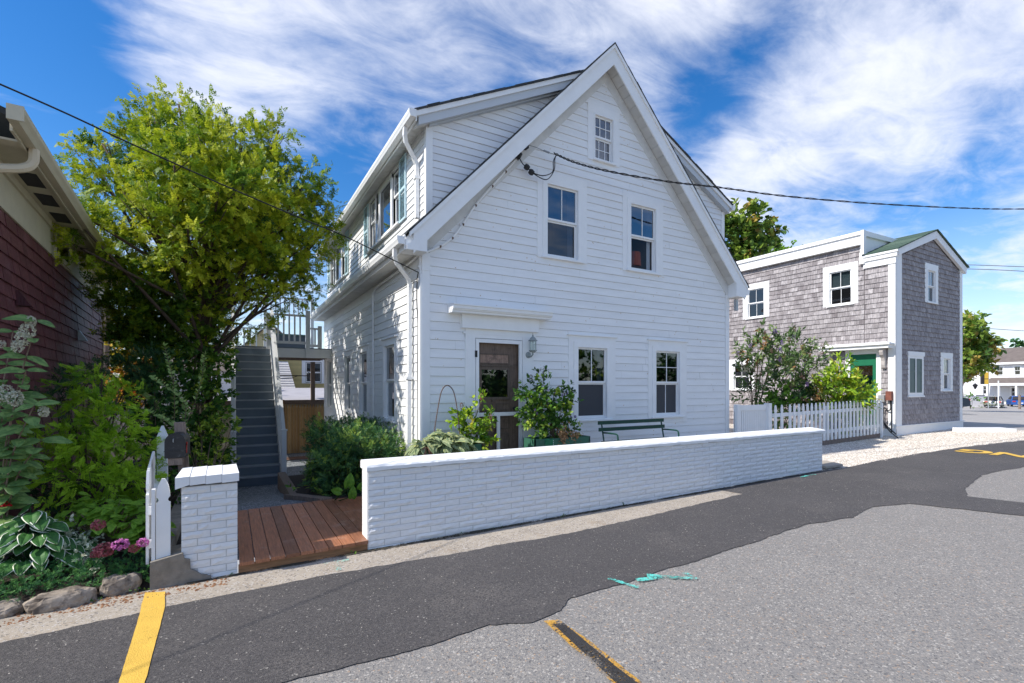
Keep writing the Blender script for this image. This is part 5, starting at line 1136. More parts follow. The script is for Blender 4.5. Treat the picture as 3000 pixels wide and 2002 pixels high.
mb = MB(); mb.xf = fE; frame(mb, 17.82, 18.86, 1.37, 2.62, .10, 0, .03); mb.box(17.80, 18.90, 0, .045, 2.60, 2.73); mb.box(17.80, 18.90, 0, .05, 1.33, 1.38); mb.box(18.31, 18.37, 0, .028, 1.47, 2.6); o_ = obj('shuttered_window', mb, TRIM, gh); eh.append((17.83, 18.85, 1.36, 2.7))
for (a, b) in ((17.92, 18.31), (18.37, 18.76)):
    mb = MB(); mb.xf = fE; mb.box(a, b, .0, .015, 1.47, 2.6); frame(mb, a, b, 1.47, 2.6, .05, .0, .024, wt=.12); mb.box(a+.05, b-.05, 0, .024, 2.1, 2.16); obj('shutter', mb, GSHUT, o_)
gslp = .372; gpls = [(-gslp, 1, 5.58-gslp*17.42), (.375, 1, 6.36+.375*19.52)]
obj('front_wall', sheath(fE, UG+.002, 21.80, .2, 6.6, [(19.17, 19.73, 4.35, 5.37), (20.31, 20.85, 1.54, 2.59)], [(-gslp, 1, 5.70-gslp*17.42), (.375, 1, 6.45+.375*19.52)]), SHIN, gh)
lstE = shingles(fE, 17.40, 21.60, .50, 6.6, .152, .10, .19, eh, gpls, seed=53, tv=.09, proud=.026)
pieces('shingle', lstL+lstE, SHIN, gh, 300)
mb = MB(); mb.xf = fE; mb.box(UG-.02, 17.40, 0, .035, .25, 5.64); obj('corner_board', mb, TRIM, gh)
mb = MB(); mb.xf = fE; mb.box(21.60, 21.80, 0, .035, .25, 5.62); obj('corner_board', mb, TRIM, gh)
mb = MB(); mb.xf = fL; mb.box(VG-.035, VG+.15, 0, .035, .25, 5.5); obj('corner_board', mb, TRIM, gh)
mb = MB(); mb.xf = fE; mb.box(UG-.03, 21.82, 0, .05, .16, .47); mb.box(UG-.05, 21.86, 0, .075, .47, .50); obj('skirt_board', mb, TRIM, gh)
mb = MB(); mb.xf = fL; mb.box(VG-.05, 7.6, 0, .05, .16, .40); obj('skirt_board', mb, TRIM, gh)
mb = MB(); mb.box(UG+.05, 21.78, VG+.02, VG+.12, .0, .2); obj('sill_timber', mb, OLDWOOD, gh)
# right-hand eave, gable rakes, parapet cornice of the long wing
def gr_piece(A_, B_, v0_, v1_, tint=0):
    mb = MB(); P_ = A_+B_[::-1]; mb.prism([(u, v0_, z) for u, z in P_], [(u, v1_, z) for u, z in P_], tint); return mb
ax, az = 19.52, 6.62
obj('rake_board', gr_piece([(16.98, 5.72), (ax, az)], [(17.02, 5.52), (ax, az-.24)], VG-.12, VG-.035), TRIM, gh)
obj('rake_board', gr_piece([(ax, az), (21.92, 5.72)], [(ax, az-.24), (21.86, 5.52)], VG-.12, VG-.035), TRIM, gh)
mb = MB(); rr = random.Random(4)
for s_, xe in ((-1, 16.90), (1, 22.0)):
    for i in range(14):
        a = ax+(xe-ax)*i/14; b = ax+(xe-ax)*(i+1.02)/14; za = az+.02-.365*abs(a-ax); zb = az+.02-.365*abs(b-ax); k_ = .006*(i % 2)
        A = [(a, VG-.16, za), (b, VG-.16, zb), (b, VG-.16, zb+.03+k_), (a, VG-.16, za+.03+k_)]
        mb.prism(A, [(x, 7.78 if x < 17.2 else 15, z) for x, y, z in A], rr.random())
obj('roof', mb, ROOFG, gh)
mb = MB(); mb.box(16.93, 17.0, VG-.10, 7.77, 5.50, 5.66); mb.box(16.90, 17.0, VG-.13, 7.77, 5.62, 5.70); mb.box(16.97, 17.03, VG-.05, 7.77, 5.30, 5.50); obj('eave_board', mb, TRIM, gh)
mb = MB(); mb.prism([(16.87, 7.78, 6.05), (17.03, 7.78, 6.05), (17.03, 7.78, 6.44), (16.82, 7.78, 6.44), (16.82, 7.78, 6.34), (16.87, 7.78, 6.33)], [(16.87, 15.2, 6.05), (17.03, 15.2, 6.05), (17.03, 15.2, 6.44), (16.82, 15.2, 6.44), (16.82, 15.2, 6.34), (16.87, 15.2, 6.33)])
mb.box(16.84, 17.0, 7.70, 7.78, 5.72, 6.47); mb.box(16.92, 17.02, 7.72, 7.86, 5.45, 5.8); obj('cornice', mb, TRIM, gh)
mb = MB(); mb.prism([(17.0, 7.78, 5.7), (19.1, 7.78, 6.45), (17.0, 7.78, 6.44)], [(17.0, 7.88, 5.7), (19.1, 7.88, 6.45), (17.0, 7.88, 6.44)]); obj('parapet_wall', mb, TRIM, gh)
mb = MB(); mb.prism([(16.86, 7.71, 6.30), (19.2, 7.71, 6.36), (19.2, 7.71, 6.50), (16.86, 7.71, 6.46)], [(16.86, 15.2, 6.30), (19.2, 15.2, 6.36), (19.2, 15.2, 6.50), (16.86, 15.2, 6.46)]); obj('upper_roof_edge', mb, TRIM, gh)
# green door with hood and brackets
mb = MB(); mb.box(16.72, 17.0, 7.0, 8.96, 2.80, 2.90); mb.box(16.66, 17.02, 6.95, 9.0, 2.90, 2.955); mb.box(16.74, 17.0, 7.05, 8.9, 2.955, 2.985); obj('door_hood', mb, TRIM, gh)
mb = MB(); mb.xf = fL; mb.box(7.30, 7.43, 0, .04, .3, 2.70); mb.box(8.15, 8.29, 0, .04, .3, 2.70); mb.box(7.30, 8.29, 0, .042, 2.66, 2.80); obj('door_casing', mb, TRIM, gh)
mb = MB(); mb.xf = fL; mb.box(7.43, 8.15, -.06, -.02, .35, 2.66); frame(mb, 7.43, 8.15, .35, 2.66, .11, -.02, -.005, wb=.2, wt=.35)
mb.box(7.54, 8.04, -.02, -.006, 1.42, 1.50)
for z in (.75, .92, 1.09, 1.26): mb.box(7.54, 8.04, -.02, -.006, z, z+.03)
gd = obj('door', mb, GREEN, gh)
mb = MB(); mb.xf = fL; mb.poly([(7.55, -.010, 1.51), (8.03, -.010, 1.51), (8.03, -.010, 2.30), (7.55, -.010, 2.30)]); obj('pane', mb, GLASSD, gd)
mb = MB(); mb.xf = fL; mb.box(7.55, 8.03, -.019, -.014, 2.0, 2.29); obj('bamboo_blind', mb, BAMB, gd)
for v in (7.22, 8.72):
    pr3 = [(0, 2.80), (.24, 2.80), (.25, 2.70), (.22, 2.60), (.15, 2.52), (.12, 2.42), (.13, 2.30), (.11, 2.22), (.04, 2.19), (0, 2.20)]
    mb = MB(); mb.prism([(UG-d, v-.05, z) for d, z in pr3], [(UG-d, v+.05, z) for d, z in pr3]); mb.lathe((UG-.19, v-.055, 2.70), [(.04, 0), (.04, .11)], 10, ax=(0, 1, 0)); mb.lathe((UG-.09, v-.055, 2.25), [(.03, 0), (.03, .11)], 10, ax=(0, 1, 0)); obj('bracket', mb, mat('bleached_wood', (.46, .42, .40), .8, noise=.2, nscale=8), gh)
mt = thing('meter_cluster', 'electric meter boxes with black cables on the shingled wall beside the door', 'meter', (16.95, 7.2, 1.3))
mb = MB(); mb.box(16.90, 17.0, 7.18, 7.34, 1.20, 1.40); obj('grey_box', mb, METAL, mt)
mb = MB(); mb.box(16.88, 17.0, 6.99, 7.14, 1.25, 1.52); obj('brown_box', mb, mat('rusty_box', (.22, .075, .05), .7, noise=.3, nscale=9), mt)
mb = MB(); mb.tube(catmull([(16.95, 7.26, 1.2), (16.93, 7.27, 1.05), (16.9, 7.3, .8), (16.85, 7.1, .5), (16.7, 6.8, .28)], 6), .018, 6); mb.tube(catmull([(16.95, 7.05, 1.25), (16.93, 7.03, 1.0), (16.93, 7.1, .95), (16.93, 7.2, 1.02), (16.92, 7.2, .6), (16.8, 7.0, .35), (16.3, 6.6, .22)], 6), .016, 6); mb.tube([(16.96, 7.02, 1.25), (16.96, 7.02, .3)], .014, 6); obj('cable', mb, WIRE, mt)

# picket fence, closed panel
wf = thing('picket_fence', 'long white picket fence in front of the grey shingled house', 'fence', (13.6, 7.0, .15))
pm3 = picket_mesh('picket', .088, .98, .022, TRIM); k = 0
def fv(u): return 6.93+.02*(u-11)
us_ = [11.06, 11.32]+[11.66+i*.1925 for i in range(25)]
for u in us_: link('picket', pm3, wf, Matrix.Translation((u, fv(u)-.03, gz(u)+.12+.0)))
for z in (.34, .86):
    mb = MB(); mb.bar((10.98, fv(11), gz(11)+z), (16.35, fv(16.35), gz(16.3)+z), .035, .085); obj('rail', mb, TRIM, wf)
mb = MB(); mb.bar((11.0, fv(11), gz(11)+.06), (16.4, fv(16.4), gz(16.4)+.06), .05, .13); obj('kick_board', mb, OLDWOOD, wf)
for u in (11.0, 13.4, 16.3): mb = MB(); mb.box(u-.04, u+.04, 6.97, 7.05, gz(u), gz(u)+1.0); obj('post', mb, TRIM, wf)
gp = thing('slatted_gate', 'closed white slatted gate panel beside the house corner', 'gate', (10.2, 7.1, .12))
mb = MB(); frame(mb, 9.78, 10.84, .18, 1.24, .05, 6.95, 7.0, wt=.12); mb.box(9.70, 9.80, 6.92, 7.02, .1, 1.26); mb.box(10.80, 10.92, 6.90, 7.02, .1, 1.27); obj('gate_frame', mb, TRIM, gp)
for i in range(13):
    a = 9.84+i*.074; mb = MB(); mb.box(a, a+.056, 6.965, 6.985, .20, 1.13); obj('slat', mb, TRIM, gp)
mb = MB(); mb.box(9.7, 10.9, 6.99, 6.999, .2, 1.1); obj('backing', mb, LGREY, gp)
mb = MB(); mb.prism([(9.62, 5.02, .13), (10.12, 4.98, .14), (10.35, 5.42, .14), (9.62, 5.55, .13)], [(9.62, 5.02, .17), (10.12, 4.98, .18), (10.35, 5.42, .18), (9.62, 5.55, .17)])
tag(obj('wooden_platform', mb, mat('pale_board', (.42, .37, .31), .8, noise=.2, nscale=6)), 'low wooden platform on the gravel at the end of the brick wall', 'platform')

# ------------------------------------------------------------------ beyond: lot, wall, cars, white house
def camf(x, Z, z=0.0):
    a = (x-1500)/1439; S_, C_ = math.sin(TH), math.cos(TH); return Vector((a*Z*S_+Z*C_, -a*Z*C_+Z*S_, z))
ps = thing('parking_stop', 'worn white concrete parking stop on the gravel behind the shingled house', 'parking stop', (21.5, 6.0, .2))
mb = MB(); A = Vector((19.7, 6.45, gz(19.7))); B = Vector((20.85, 5.65, gz(20.8))); mb.bar(A+Vector((0,0,.07)), B+Vector((0,0,.07)), .2, .14); obj('stop', mb, CAPM, ps)
mb = MB(); d_ = (B-A).normalized(); mb.bar(B+Vector((0,0,.065)), B+d_*.3+Vector((0,0,.05)), .19, .12); obj('end', mb, TRIM, ps)
P0 = camf(2790, 84); KW = 84/75; aA = Vector((.276*math.sin(TH)-.961*math.cos(TH), -.276*math.cos(TH)-.961*math.sin(TH), 0)).normalized(); nA = Vector((-aA.y, aA.x, 0))
if nA.dot(-P0) < 0: nA = -nA
fW = lambda p: tuple(P0+aA*p[0]*KW+nA*p[1]*KW+Vector((0,0,CAMZ+(p[2]-CAMZ)*KW)))
wh = thing('far_white_house', 'white two storey house with brown roof and porch at the far right', 'house', tuple(P0)[:2]+(-1.1,))
mb = MB(); mb.xf = fW; mb.box(0, 26, -8, -1, -1.2, 5.0); mb.merge(sheath(fW, 0, 26, -1.2, 5.0, [(5.54, 6.25, 3.28, 4.42), (7.53, 8.17, 3.28, 4.42), (9.9, 10.6, 3.28, 4.42), (3.71, 4.32, .58, 1.77), (7.2, 7.9, .3, 1.5)])); obj('wall', mb, mat('far_white_clapboard', (.72, .71, .72), .7, noise=.03), wh)
mb = MB(); mb.xf = fW; mb.prism([(-.4, .5, 5.0), (-.4, -4, 7.3), (-.4, -8.5, 5.0)], [(26.4, .5, 5.0), (26.4, -4, 7.3), (26.4, -8.5, 5.0)]); obj('roof', mb, ROOFB, wh)
mb = MB(); mb.xf = fW; mb.box(-.4, 26.4, .35, .55, 4.75, 5.02); obj('cornice', mb, TRIM, wh)
for a, b in ((5.56, 6.23), (7.55, 8.15), (9.92, 10.58)): window(wh, fW, a, b, 3.30, 4.40, cas=.18, inner=.02, munt=(1, 0), gup=GLASSD, glow=GLASSD, room=DARK)
for a, b, z_, zt_ in ((3.73, 4.30, .60, 1.75), (7.22, 7.88, .32, 1.48)): window(wh, fW, a, b, z_, zt_, cas=.16, inner=.02, munt=(1, 0), gup=GLASSD, glow=GLASSD, room=DARK)
mb = MB(); mb.xf = fW; mb.prism([(4.9, .0, 2.9), (4.9, 2.2, 2.15), (4.9, 2.2, 1.95), (4.9, 0, 1.95)], [(22, 0, 2.9), (22, 2.2, 2.15), (22, 2.2, 1.95), (22, 0, 1.95)]); obj('porch_roof', mb, ROOFB, wh)
mb = MB(); mb.xf = fW; mb.box(4.8, 22.1, 2.2, 2.3, 1.8, 2.12); obj('porch_beam', mb, TRIM, wh)
for a in (5.0, 6.9, 8.8, 11.2, 13.6): mb = MB(); mb.xf = fW; mb.box(a, a+.2, 2.05, 2.25, -1.1, 1.9); obj('porch_post', mb, TRIM, wh)
mb = MB(); mb.xf = fW; mb.box(12.2, 13.1, 0.01, .06, -.9, 1.5); obj('door', mb, DARK, wh)
sg = thing('yellow_sign', 'tall yellow and dark hanging sign in front of the far white house', 'sign', tuple(camf(2888, 62, -1)))
b = camf(2888, 62); rt = Vector((math.sin(TH), -math.cos(TH), 0)); fwd = Vector((math.cos(TH), math.sin(TH), 0))
def fB(c, yaw=0.0):
    q = Matrix.Rotation(yaw, 3, 'Z'); r_ = q @ rt; w_ = q @ fwd
    return lambda p: tuple(c+r_*p[0]+w_*p[1]+Vector((0,0,p[2])))
f_ = fB(b)
mb = MB(); mb.xf = f_; mb.box(-.28, .30, -.05, .05, 1.95, 3.45); obj('board', mb, SIGNY, sg)
mb = MB(); mb.xf = f_; mb.box(-.6, -.29, -.1, .1, 1.95, 3.5); obj('side_panel', mb, DARK, sg)
mb = MB(); mb.xf = f_; mb.box(-.28, .3, -.06, -.051, 2.6, 2.66); obj('bar', mb, DARK, sg)
mb = MB(); mb.xf = f_; mb.box(.30, .36, -.05, .05, -1.1, 3.5); obj('post', mb, METAL, sg)
lw_ = thing('low_white_wall', 'low white rendered wall across the parking lot', 'wall', tuple(camf(2870, 67, -1.1)))
f_ = fB(camf(2828, 67), -.12); mb = MB(); mb.xf = f_; mb.box(-2, 4.0, 0, .3, -1.2, .32); mb.box(-2.05, 4.05, -.05, .35, .32, .38); obj('wall', mb, mat('far_render', (.62, .62, .66), .7), lw_)
mb = MB(); mb.xf = f_; mb.box(4.0, 4.5, -.05, .4, -1.2, .15); obj('pier', mb, TRIM, lw_)
def post_thing(nm, lb, x, Z, z0_, z1_, r_, m):
    mb = MB(); mb.tube([camf(x, Z, z0_), camf(x, Z, z1_)], r_, 8); return tag(obj(nm, mb, m), lb, 'post')
post_thing('sign_post', 'slim pale sign post left of the silver car', 2925, 62, -1.1, 2.4, .07, LGREY)
post_thing('lamp_post', 'white post with a small dark lantern behind the low wall', 2857, 69, -1.1, 1.3, .09, TRIM)
mb = MB(); c_ = camf(2857, 69, 1.3); mb.lathe(c_, [(.08, 0), (.28, .5), (.34, .55), (0, .85)], 8); tag(obj('lantern', mb, BLACK), 'small dark lantern on top of the white post', 'lantern')
post_thing('timber_post', 'short weathered post in front of the blue car', 2987, 60, -1.1, .62, .13, OLDWOOD)
def car(c, yaw, L_, H_, m, label, group=None):
    t_ = thing('parked_car', label, 'car', tuple(c), group); f_ = fB(c, yaw); W_ = 1.75
    body = [(0, .28), (.02, .62), (.10, .80), (.55, .88), (L_*.26, .90), (L_*.74, .92), (L_*.93, .80), (L_, .62), (L_, .30), (L_*.9, .22), (L_*.1, .22)]
    mb = MB(); mb.xf = f_; mb.prism([(x, -W_/2, z) for x, z in body], [(x, W_/2, z) for x, z in body]); obj('body', mb, m, t_)
    cab = [(L_*.10, .90), (L_*.22, H_-.06), (L_*.34, H_), (L_*.55, H_-.02), (L_*.75, .92)]
    mb = MB(); mb.xf = f_; mb.prism([(x, -W_/2+.05+(.16 if z > 1 else 0), z) for x, z in cab], [(x, W_/2-.05-(.16 if z > 1 else 0), z) for x, z in cab]); cb = obj('cabin', mb, m, t_)
    gl = [(L_*.15, .95), (L_*.235, H_-.10), (L_*.54, H_-.08), (L_*.69, .96)]
    for s_ in (-1, 1):
        mb = MB(); mb.xf = f_; mb.prism([(x, s_*(W_/2-.03-(.14 if z > 1 else 0)), z) for x, z in gl], [(x, s_*(W_/2-.06-(.14 if z > 1 else 0)), z) for x, z in gl]); obj('side_window', mb, DARK, cb)
    for (xa, xb) in ((L_*.10-.02, L_*.215-.02), (L_*.75+.02, L_*.56+.02)):
        mb = MB(); mb.xf = f_; mb.prism([(xa, -.72, .95), (xa, .72, .95), (xb, .60, H_-.1), (xb, -.60, H_-.1)], [(xa+.02, -.72, .95), (xa+.02, .72, .95), (xb+.02, .60, H_-.1), (xb+.02, -.60, H_-.1)]); obj('windscreen', mb, DARK, cb)
    for x in (L_*.17, L_*.80):
        for s_ in (-1, 1):
            mb = MB(); mb.xf = f_; mb.lathe((0, 0, 0), [(0, 0)], 3); mb = MB()
            c1 = Vector(f_((x, s_*W_/2*.86, .32))); ax_ = (Vector(f_((0, 1, 0)))-Vector(f_((0, 0, 0)))); mb.lathe(c1-ax_*.11, [(.2, 0), (.32, .01), (.32, .21), (.2, .22)], 16, ax=ax_); w__ = obj('wheel', mb, TYRE, t_)
            mb = MB(); mb.lathe(c1-ax_*.115, [(.0, 0), (.18, .0), (.18, .23), (0, .23)], 10, ax=ax_); obj('rim', mb, METAL, w__)
    for s_ in (-1, 1):
        mb = MB(); mb.xf = f_; mb.box(-.015, .05, s_*.62-.16, s_*.62+.16, .62, .78); obj('tail_light', mb, LITR, t_)
    mb = MB(); mb.xf = f_; mb.box(-.02, -.001, -.26, .26, .42, .54); obj('number_plate', mb, TRIM, t_)
    return t_
car(camf(2908, 63, -1.0), .75, 4.5, 1.45, CARS, 'silver car seen from its rear corner in front of the far porch')
car(camf(2990, 66, -1.05), .9, 4.4, 1.45, CARB, 'blue car at the right edge beside the timber post')
car(camf(2826, 34, gz(30)-.02), 2.75, 4.4, 1.6, CARD, 'dark car half hidden behind the grey shingled house')
car(camf(2828, 74, -1.1), .1, 4.4, 1.5, CARD, 'dark car parked behind the low white wall')
mb = MB()
for k in range(6): a = camf(2850+k*30, 56, gz(60)+.01); mb.poly([a, a+rt*1.1, a+rt*1.1+fwd*.2, a+fwd*.2])
obj('lot_marking', mb, TRIM, None, kind='structure')

# ------------------------------------------------------------------ planting
def ctr(l):                                  # a lobe of foliage: centre and radius in metres
    x, y, Z, r = l[:4]; x *= 1.2766; y *= 1.2766
    c = camf(x, Z); c.z = CAMZ + (1133-y)/1439*Z
    return c, r*1.2766*Z/1439
def lobes_foliage(lobes, dens, T, size, out_w=1.0, up_w=.25, inner=.5, squash=.85, tint=(.45, .25), upbias=None, jitter=.5, cap=None, grav=0.0, tl=1.9, tn=9):
    L_ = []
    for l in lobes:
        c, r = (Vector(l[:3]), l[3]) if len(l) == 5 else ctr(l)
        n = int(dens*r*r)+8
        P_, d = shell_pts(n, c, (r, r, r*squash), inner)
        # gather the sprays into twigs, so that the crown breaks into tufts
        k = max(4, n//tn); seeds = P_[:k]; sd = d[:k]; w_ = NR.randint(0, k, n); tw = NR.rand(n)
        ax_ = sd*out_w+NR.randn(k, 3)*.35+np.array((0, 0, up_w)); ax_ /= np.linalg.norm(ax_, axis=1)[:, None]
        L1 = size*tl
        pos = seeds[w_] + ax_[w_]*(tw*L1)[:, None] + NR.randn(n, 3)*size*.18
        pos[:, 2] -= grav*tw*tw*L1
        dr = ax_[w_]*.8 + NR.randn(n, 3)*jitter + np.array((0, 0, up_w*.5-grav*.8))
        tt = np.clip(tint[0] + NR.randn(k)[w_]*tint[1] + NR.randn(n)*.08 + tw*.12, 0, 1)
        L_.append(scatter(T, pos, dr, size*NR.uniform(.7, 1.25, n), tt, upbias=upbias))
    return L_
def foliage(name, label, cat, lobes, dens, T, size, m, base=None, stems=True, group=None, part='crown', stem_m=None, stem_r=.03, fork=None, extra=None, **kw):
    cs = [ctr(l) if len(l) == 4 else (Vector(l[:3]), l[3]) for l in lobes]
    if base is None:
        a = sum((c for c, r in cs), Vector())/len(cs); base = (a.x, a.y, gardz(-1, 6))
    t_ = thing(name, label, cat, base, group)
    V, F, T2 = join(lobes_foliage(lobes, dens, T, size, **kw)); npmesh(part, V, F, T2, m, t_)
    if stems:
        mb = MB(); b = Vector(base); fk = Vector(fork) if fork else b.lerp(sum((c for c, r in cs), Vector())/len(cs), .4)
        if fork: mb.tube(catmull([b, b.lerp(fk, .5)+Vector((.04, -.03, 0)), fk], 5), [stem_r*1.6]*0 or stem_r*1.5, 9, taper=.75)
        for c, r in cs:
            s0 = (fk+Vector((R.uniform(-.12, .12), R.uniform(-.12, .12), R.uniform(-.4, 1.2)))*(1 if fk.z < 3.2 else 2)) if fork else b
            if fork: mb.tube([fk, s0], [stem_r*1.1, stem_r*.85], 7)
            mid = s0.lerp(c, .5)+Vector((R.uniform(-.1, .1), R.uniform(-.1, .1), R.uniform(-.05, .12)))*r*2
            mb.tube(catmull([s0, mid, c], 5), stem_r*.8, 6, taper=.4)
            for k in range(5 if r > .3 else 2):
                e = c+Vector((R.gauss(0, 1), R.gauss(0, 1), R.gauss(.2, .7))).normalized()*r*.85
                mb.tube([mid.lerp(c, R.uniform(.2, 1)), e], stem_r*.28, 4, taper=.35)
        obj('trunk' if cat == 'tree' else 'stems', mb, stem_m or BARK, t_, smooth=True)
    return t_

tree_l = [(400, 285, 8.9, 62), (355, 330, 9.0, 70), (470, 350, 9, 88), (555, 335, 9.2, 62), (618, 335, 9.4, 42), (250, 385, 8.8, 58), (205, 365, 8.6, 34), (640, 430, 9.2, 72), (700, 420, 9.3, 40), (725, 470, 9.4, 40), (540, 460, 8.5, 98), (400, 440, 8.3, 98), (290, 470, 8.6, 80),
          (215, 545, 8.4, 58), (150, 478, 6.9, 34), (185, 570, 7.0, 30), (115, 445, 6.9, 22), (728, 530, 9.5, 42), (690, 590, 9.3, 58), (745, 520, 9.6, 26), (610, 540, 8.8, 82), (460, 560, 8.4, 92), (345, 580, 8.6, 80), (295, 640, 8.8, 54), (560, 630, 9, 62), (655, 670, 9.5, 38), (700, 660, 9.8, 32),
          (425, 680, 8.8, 74), (315, 700, 9, 74), (485, 740, 9.2, 46), (340, 780, 9.2, 60), (288, 755, 8.9, 34), (590, 700, 9.6, 26), (560, 745, 9.8, 22), (620, 610, 9.1, 60), (500, 400, 10.6, 80), (600, 430, 10.8, 62), (450, 540, 10.6, 76), (620, 560, 10.9, 56), (560, 630, 10.6, 52), (660, 500, 11.2, 44), (400, 640, 10.4, 60), (400, 380, 7.5, 60), (500, 440, 7.7, 66), (330, 470, 7.4, 56), (480, 330, 7.8, 50), (560, 420, 8.0, 46), (430, 520, 7.4, 54), (490, 500, 12.0, 58), (560, 470, 12.2, 52), (600, 540, 12.4, 48), (520, 590, 12.0, 52), (470, 430, 12.2, 46), (640, 590, 12.4, 36), (580, 640, 12.2, 34), (540, 530, 13.2, 48), (610, 480, 13.0, 40), (410, 240, 8.9, 22), (485, 275, 9.1, 26), (335, 268, 9.0, 20), (640, 300, 9.4, 18), (765, 510, 9.7, 14), (235, 330, 8.7, 18)]
tree = foliage('conifer_tree', 'large yellow-green feathery conifer rising between the maroon house and the stairs', 'tree', tree_l, 3500, SPR, .112, F_TREE, base=(-.30, 10.75, -.38), fork=(-.42, 10.6, 2.5), stem_r=.05, up_w=.12, inner=.30, tint=(.64, .30), squash=.8, jitter=.6, tl=2.9, tn=14)

V, F, T2 = join(lobes_foliage([(300, 655, 8.4, 52), (375, 690, 8.4, 52), (302, 715, 8.4, 44), (345, 745, 8.5, 54), (425, 750, 8.7, 48), (298, 790, 8.7, 36), (395, 800, 8.8, 46), (450, 700, 8.8, 44), (470, 790, 9.1, 34), (345, 815, 8.9, 40), (150, 500, 7.2, 24)], 3600, SPR, .11, inner=.3, tint=(.18, .18), up_w=.1, jitter=.6, squash=.7, tl=2.9, tn=14)); npmesh('lower_crown', V, F, T2, F_TREE, tree)
# yew beside the deck: clipped, boxy
yl = []
for u in np.linspace(1.42, 2.22, 4):
    for v in np.linspace(7.5, 9.9, 6):
        for z in (.10, .45, .74): yl.append((u+NR.uniform(-.06, .06)+(.12 if v > 9 else 0), v+NR.uniform(-.1, .1), z-(.2 if v > 8.5 and z < .5 else 0)+NR.uniform(-.06, .06)-.12*(u > 2)*(z > .7)*(v < 8), .235, 0))
yew = foliage('yew_shrub', 'dense dark green clipped yew shrub against the side of the white house', 'shrub', yl, 6500, SPR2, .085, F_YEW, base=(1.7, 8.5, -.05), stem_r=.02, up_w=.35, inner=.35, tint=(.46, .30), jitter=.6)

cyp = foliage('golden_cypress', 'bright lime green feathery cypress shrub in the left garden', 'shrub', [(235, 862, 5.7, 26), (205, 900, 5.6, 36), (268, 915, 5.6, 34), (160, 945, 5.5, 38), (235, 965, 5.4, 52), (310, 975, 5.6, 34), (130, 1010, 5.3, 38), (195, 1030, 5.2, 56), (280, 1040, 5.3, 50), (335, 1040, 5.6, 26), (95, 1065, 5.1, 34), (150, 1090, 5.0, 52), (230, 1110, 5.0, 52), (300, 1105, 5.2, 40), (345, 1100, 5.5, 20)],
              3600, T_spray(6, .052, .30, 7), .115, F_FERN, base=(-1.35, 7.0, .1), stem_r=.02, up_w=.05, inner=.35, tint=(.72, .30), jitter=.3, grav=.40, squash=.75)
foliage('dark_evergreen', 'near-black green evergreen shrub against the maroon shingles', 'shrub', [(155, 880, 6.6, 30), (195, 875, 6.9, 30), (130, 915, 6.2, 36), (268, 865, 7.5, 32), (310, 850, 7.8, 48), (360, 850, 8.0, 40), (335, 920, 7.4, 48), (290, 900, 7.2, 40), (370, 980, 7.2, 36), (60, 1110, 5.6, 50), (20, 1040, 5.8, 40), (120, 1130, 5.4, 40)],
        3800, SPR2, .11, F_YEW, base=(-1.75, 8.3, 0), stem_r=.02, tint=(.12, .15), inner=.3)
foliage('vine_tangle', 'leafy green vine tangle climbing beside the staircase', 'vine', [(440, 870, 8.5, 42), (490, 850, 8.9, 34), (500, 905, 8.9, 30), (455, 930, 8.3, 46), (500, 960, 8.8, 28), (410, 915, 8.0, 42), (385, 870, 7.9, 34), (450, 1000, 8.2, 44), (500, 1020, 8.6, 30), (470, 1060, 8.2, 40), (400, 985, 7.8, 34), (515, 1075, 8.7, 20), (430, 820, 8.8, 34), (385, 930, 8.2, 36), (360, 970, 8.0, 34), (420, 1050, 8.0, 34), (340, 1020, 8.2, 34), (505, 820, 9.1, 24), (465, 815, 8.9, 30)],
        4600, LEAF, .082, F_VINE, base=(-.35, 10.0, -.2), stem_r=.03, tint=(.44, .26), inner=.2, stem_m=TWIG)
foliage('lime_bush', 'yellow-green small leaved bush right behind the white brick pier', 'shrub', [(515, 970, 8.2, 20), (490, 975, 8.0, 20), (462, 1000, 7.7, 20), (500, 1010, 8.0, 20), (440, 1025, 7.5, 18), (478, 1045, 7.8, 26), (515, 1060, 8.1, 16), (450, 1062, 7.4, 22), (425, 1000, 7.4, 12), (530, 985, 8.3, 12)],
        5000, LEAF, .06, F_VINE, base=(-.33, 8.6, -.15), stem_r=.016, tint=(.78, .16), inner=.2, stem_m=TWIG)
foliage('low_bush', 'mid green leafy bush round the picket fence post', 'shrub', [(330, 1010, 6.3, 30), (345, 960, 6.6, 34), (372, 1040, 6.4, 26), (385, 1080, 6.2, 24), (392, 1140, 6.0, 20), (355, 900, 6.9, 26), (410, 1120, 6.6, 22), (430, 1090, 6.8, 24)], 5000, LEAF, .062, F_VINE, base=(-.85, 7.6, 0), stem_r=.014, tint=(.28, .2), inner=.2)
# arching privet stems with pale paired leaves
pv = thing('privet', 'arching shoots of pale paired leaves above the mailbox', 'shrub', (-.75, 7.3, 0))
mb = MB(); PP = []; DD = []; SS = []; TT = []
for (x0, y0, x1, y1, x2, y2, Z) in ((395, 1050, 400, 900, 378, 795, 6.9), (400, 1050, 425, 930, 352, 868, 6.7), (395, 1040, 405, 985, 345, 945, 6.5), (405, 1060, 418, 985, 370, 1000, 6.4), (400, 1040, 455, 900, 470, 815, 7.2), (395, 1040, 365, 940, 330, 905, 6.9), (410, 1050, 400, 1010, 385, 1020, 6.1)):
    c = catmull([ctr((x0, y0, Z, 1))[0], ctr((x1, y1, Z, 1))[0], ctr((x2, y2, Z, 1))[0]], 14); mb.tube(c, .006, 5, taper=.4)
    for i in range(8, len(c)):
        d = (c[min(i+1, len(c)-1)]-c[i-1]).normalized()
        for s_ in (-1, 1): PP.append(c[i]); DD.append(d*.8+Vector((s_*.8, s_*.2, .25))); SS.append(.062*R.uniform(.8, 1.2)); TT.append(R.uniform(.6, 1.0))
    PP.append(c[-1]); DD.append(d); SS.append(.07); TT.append(1)
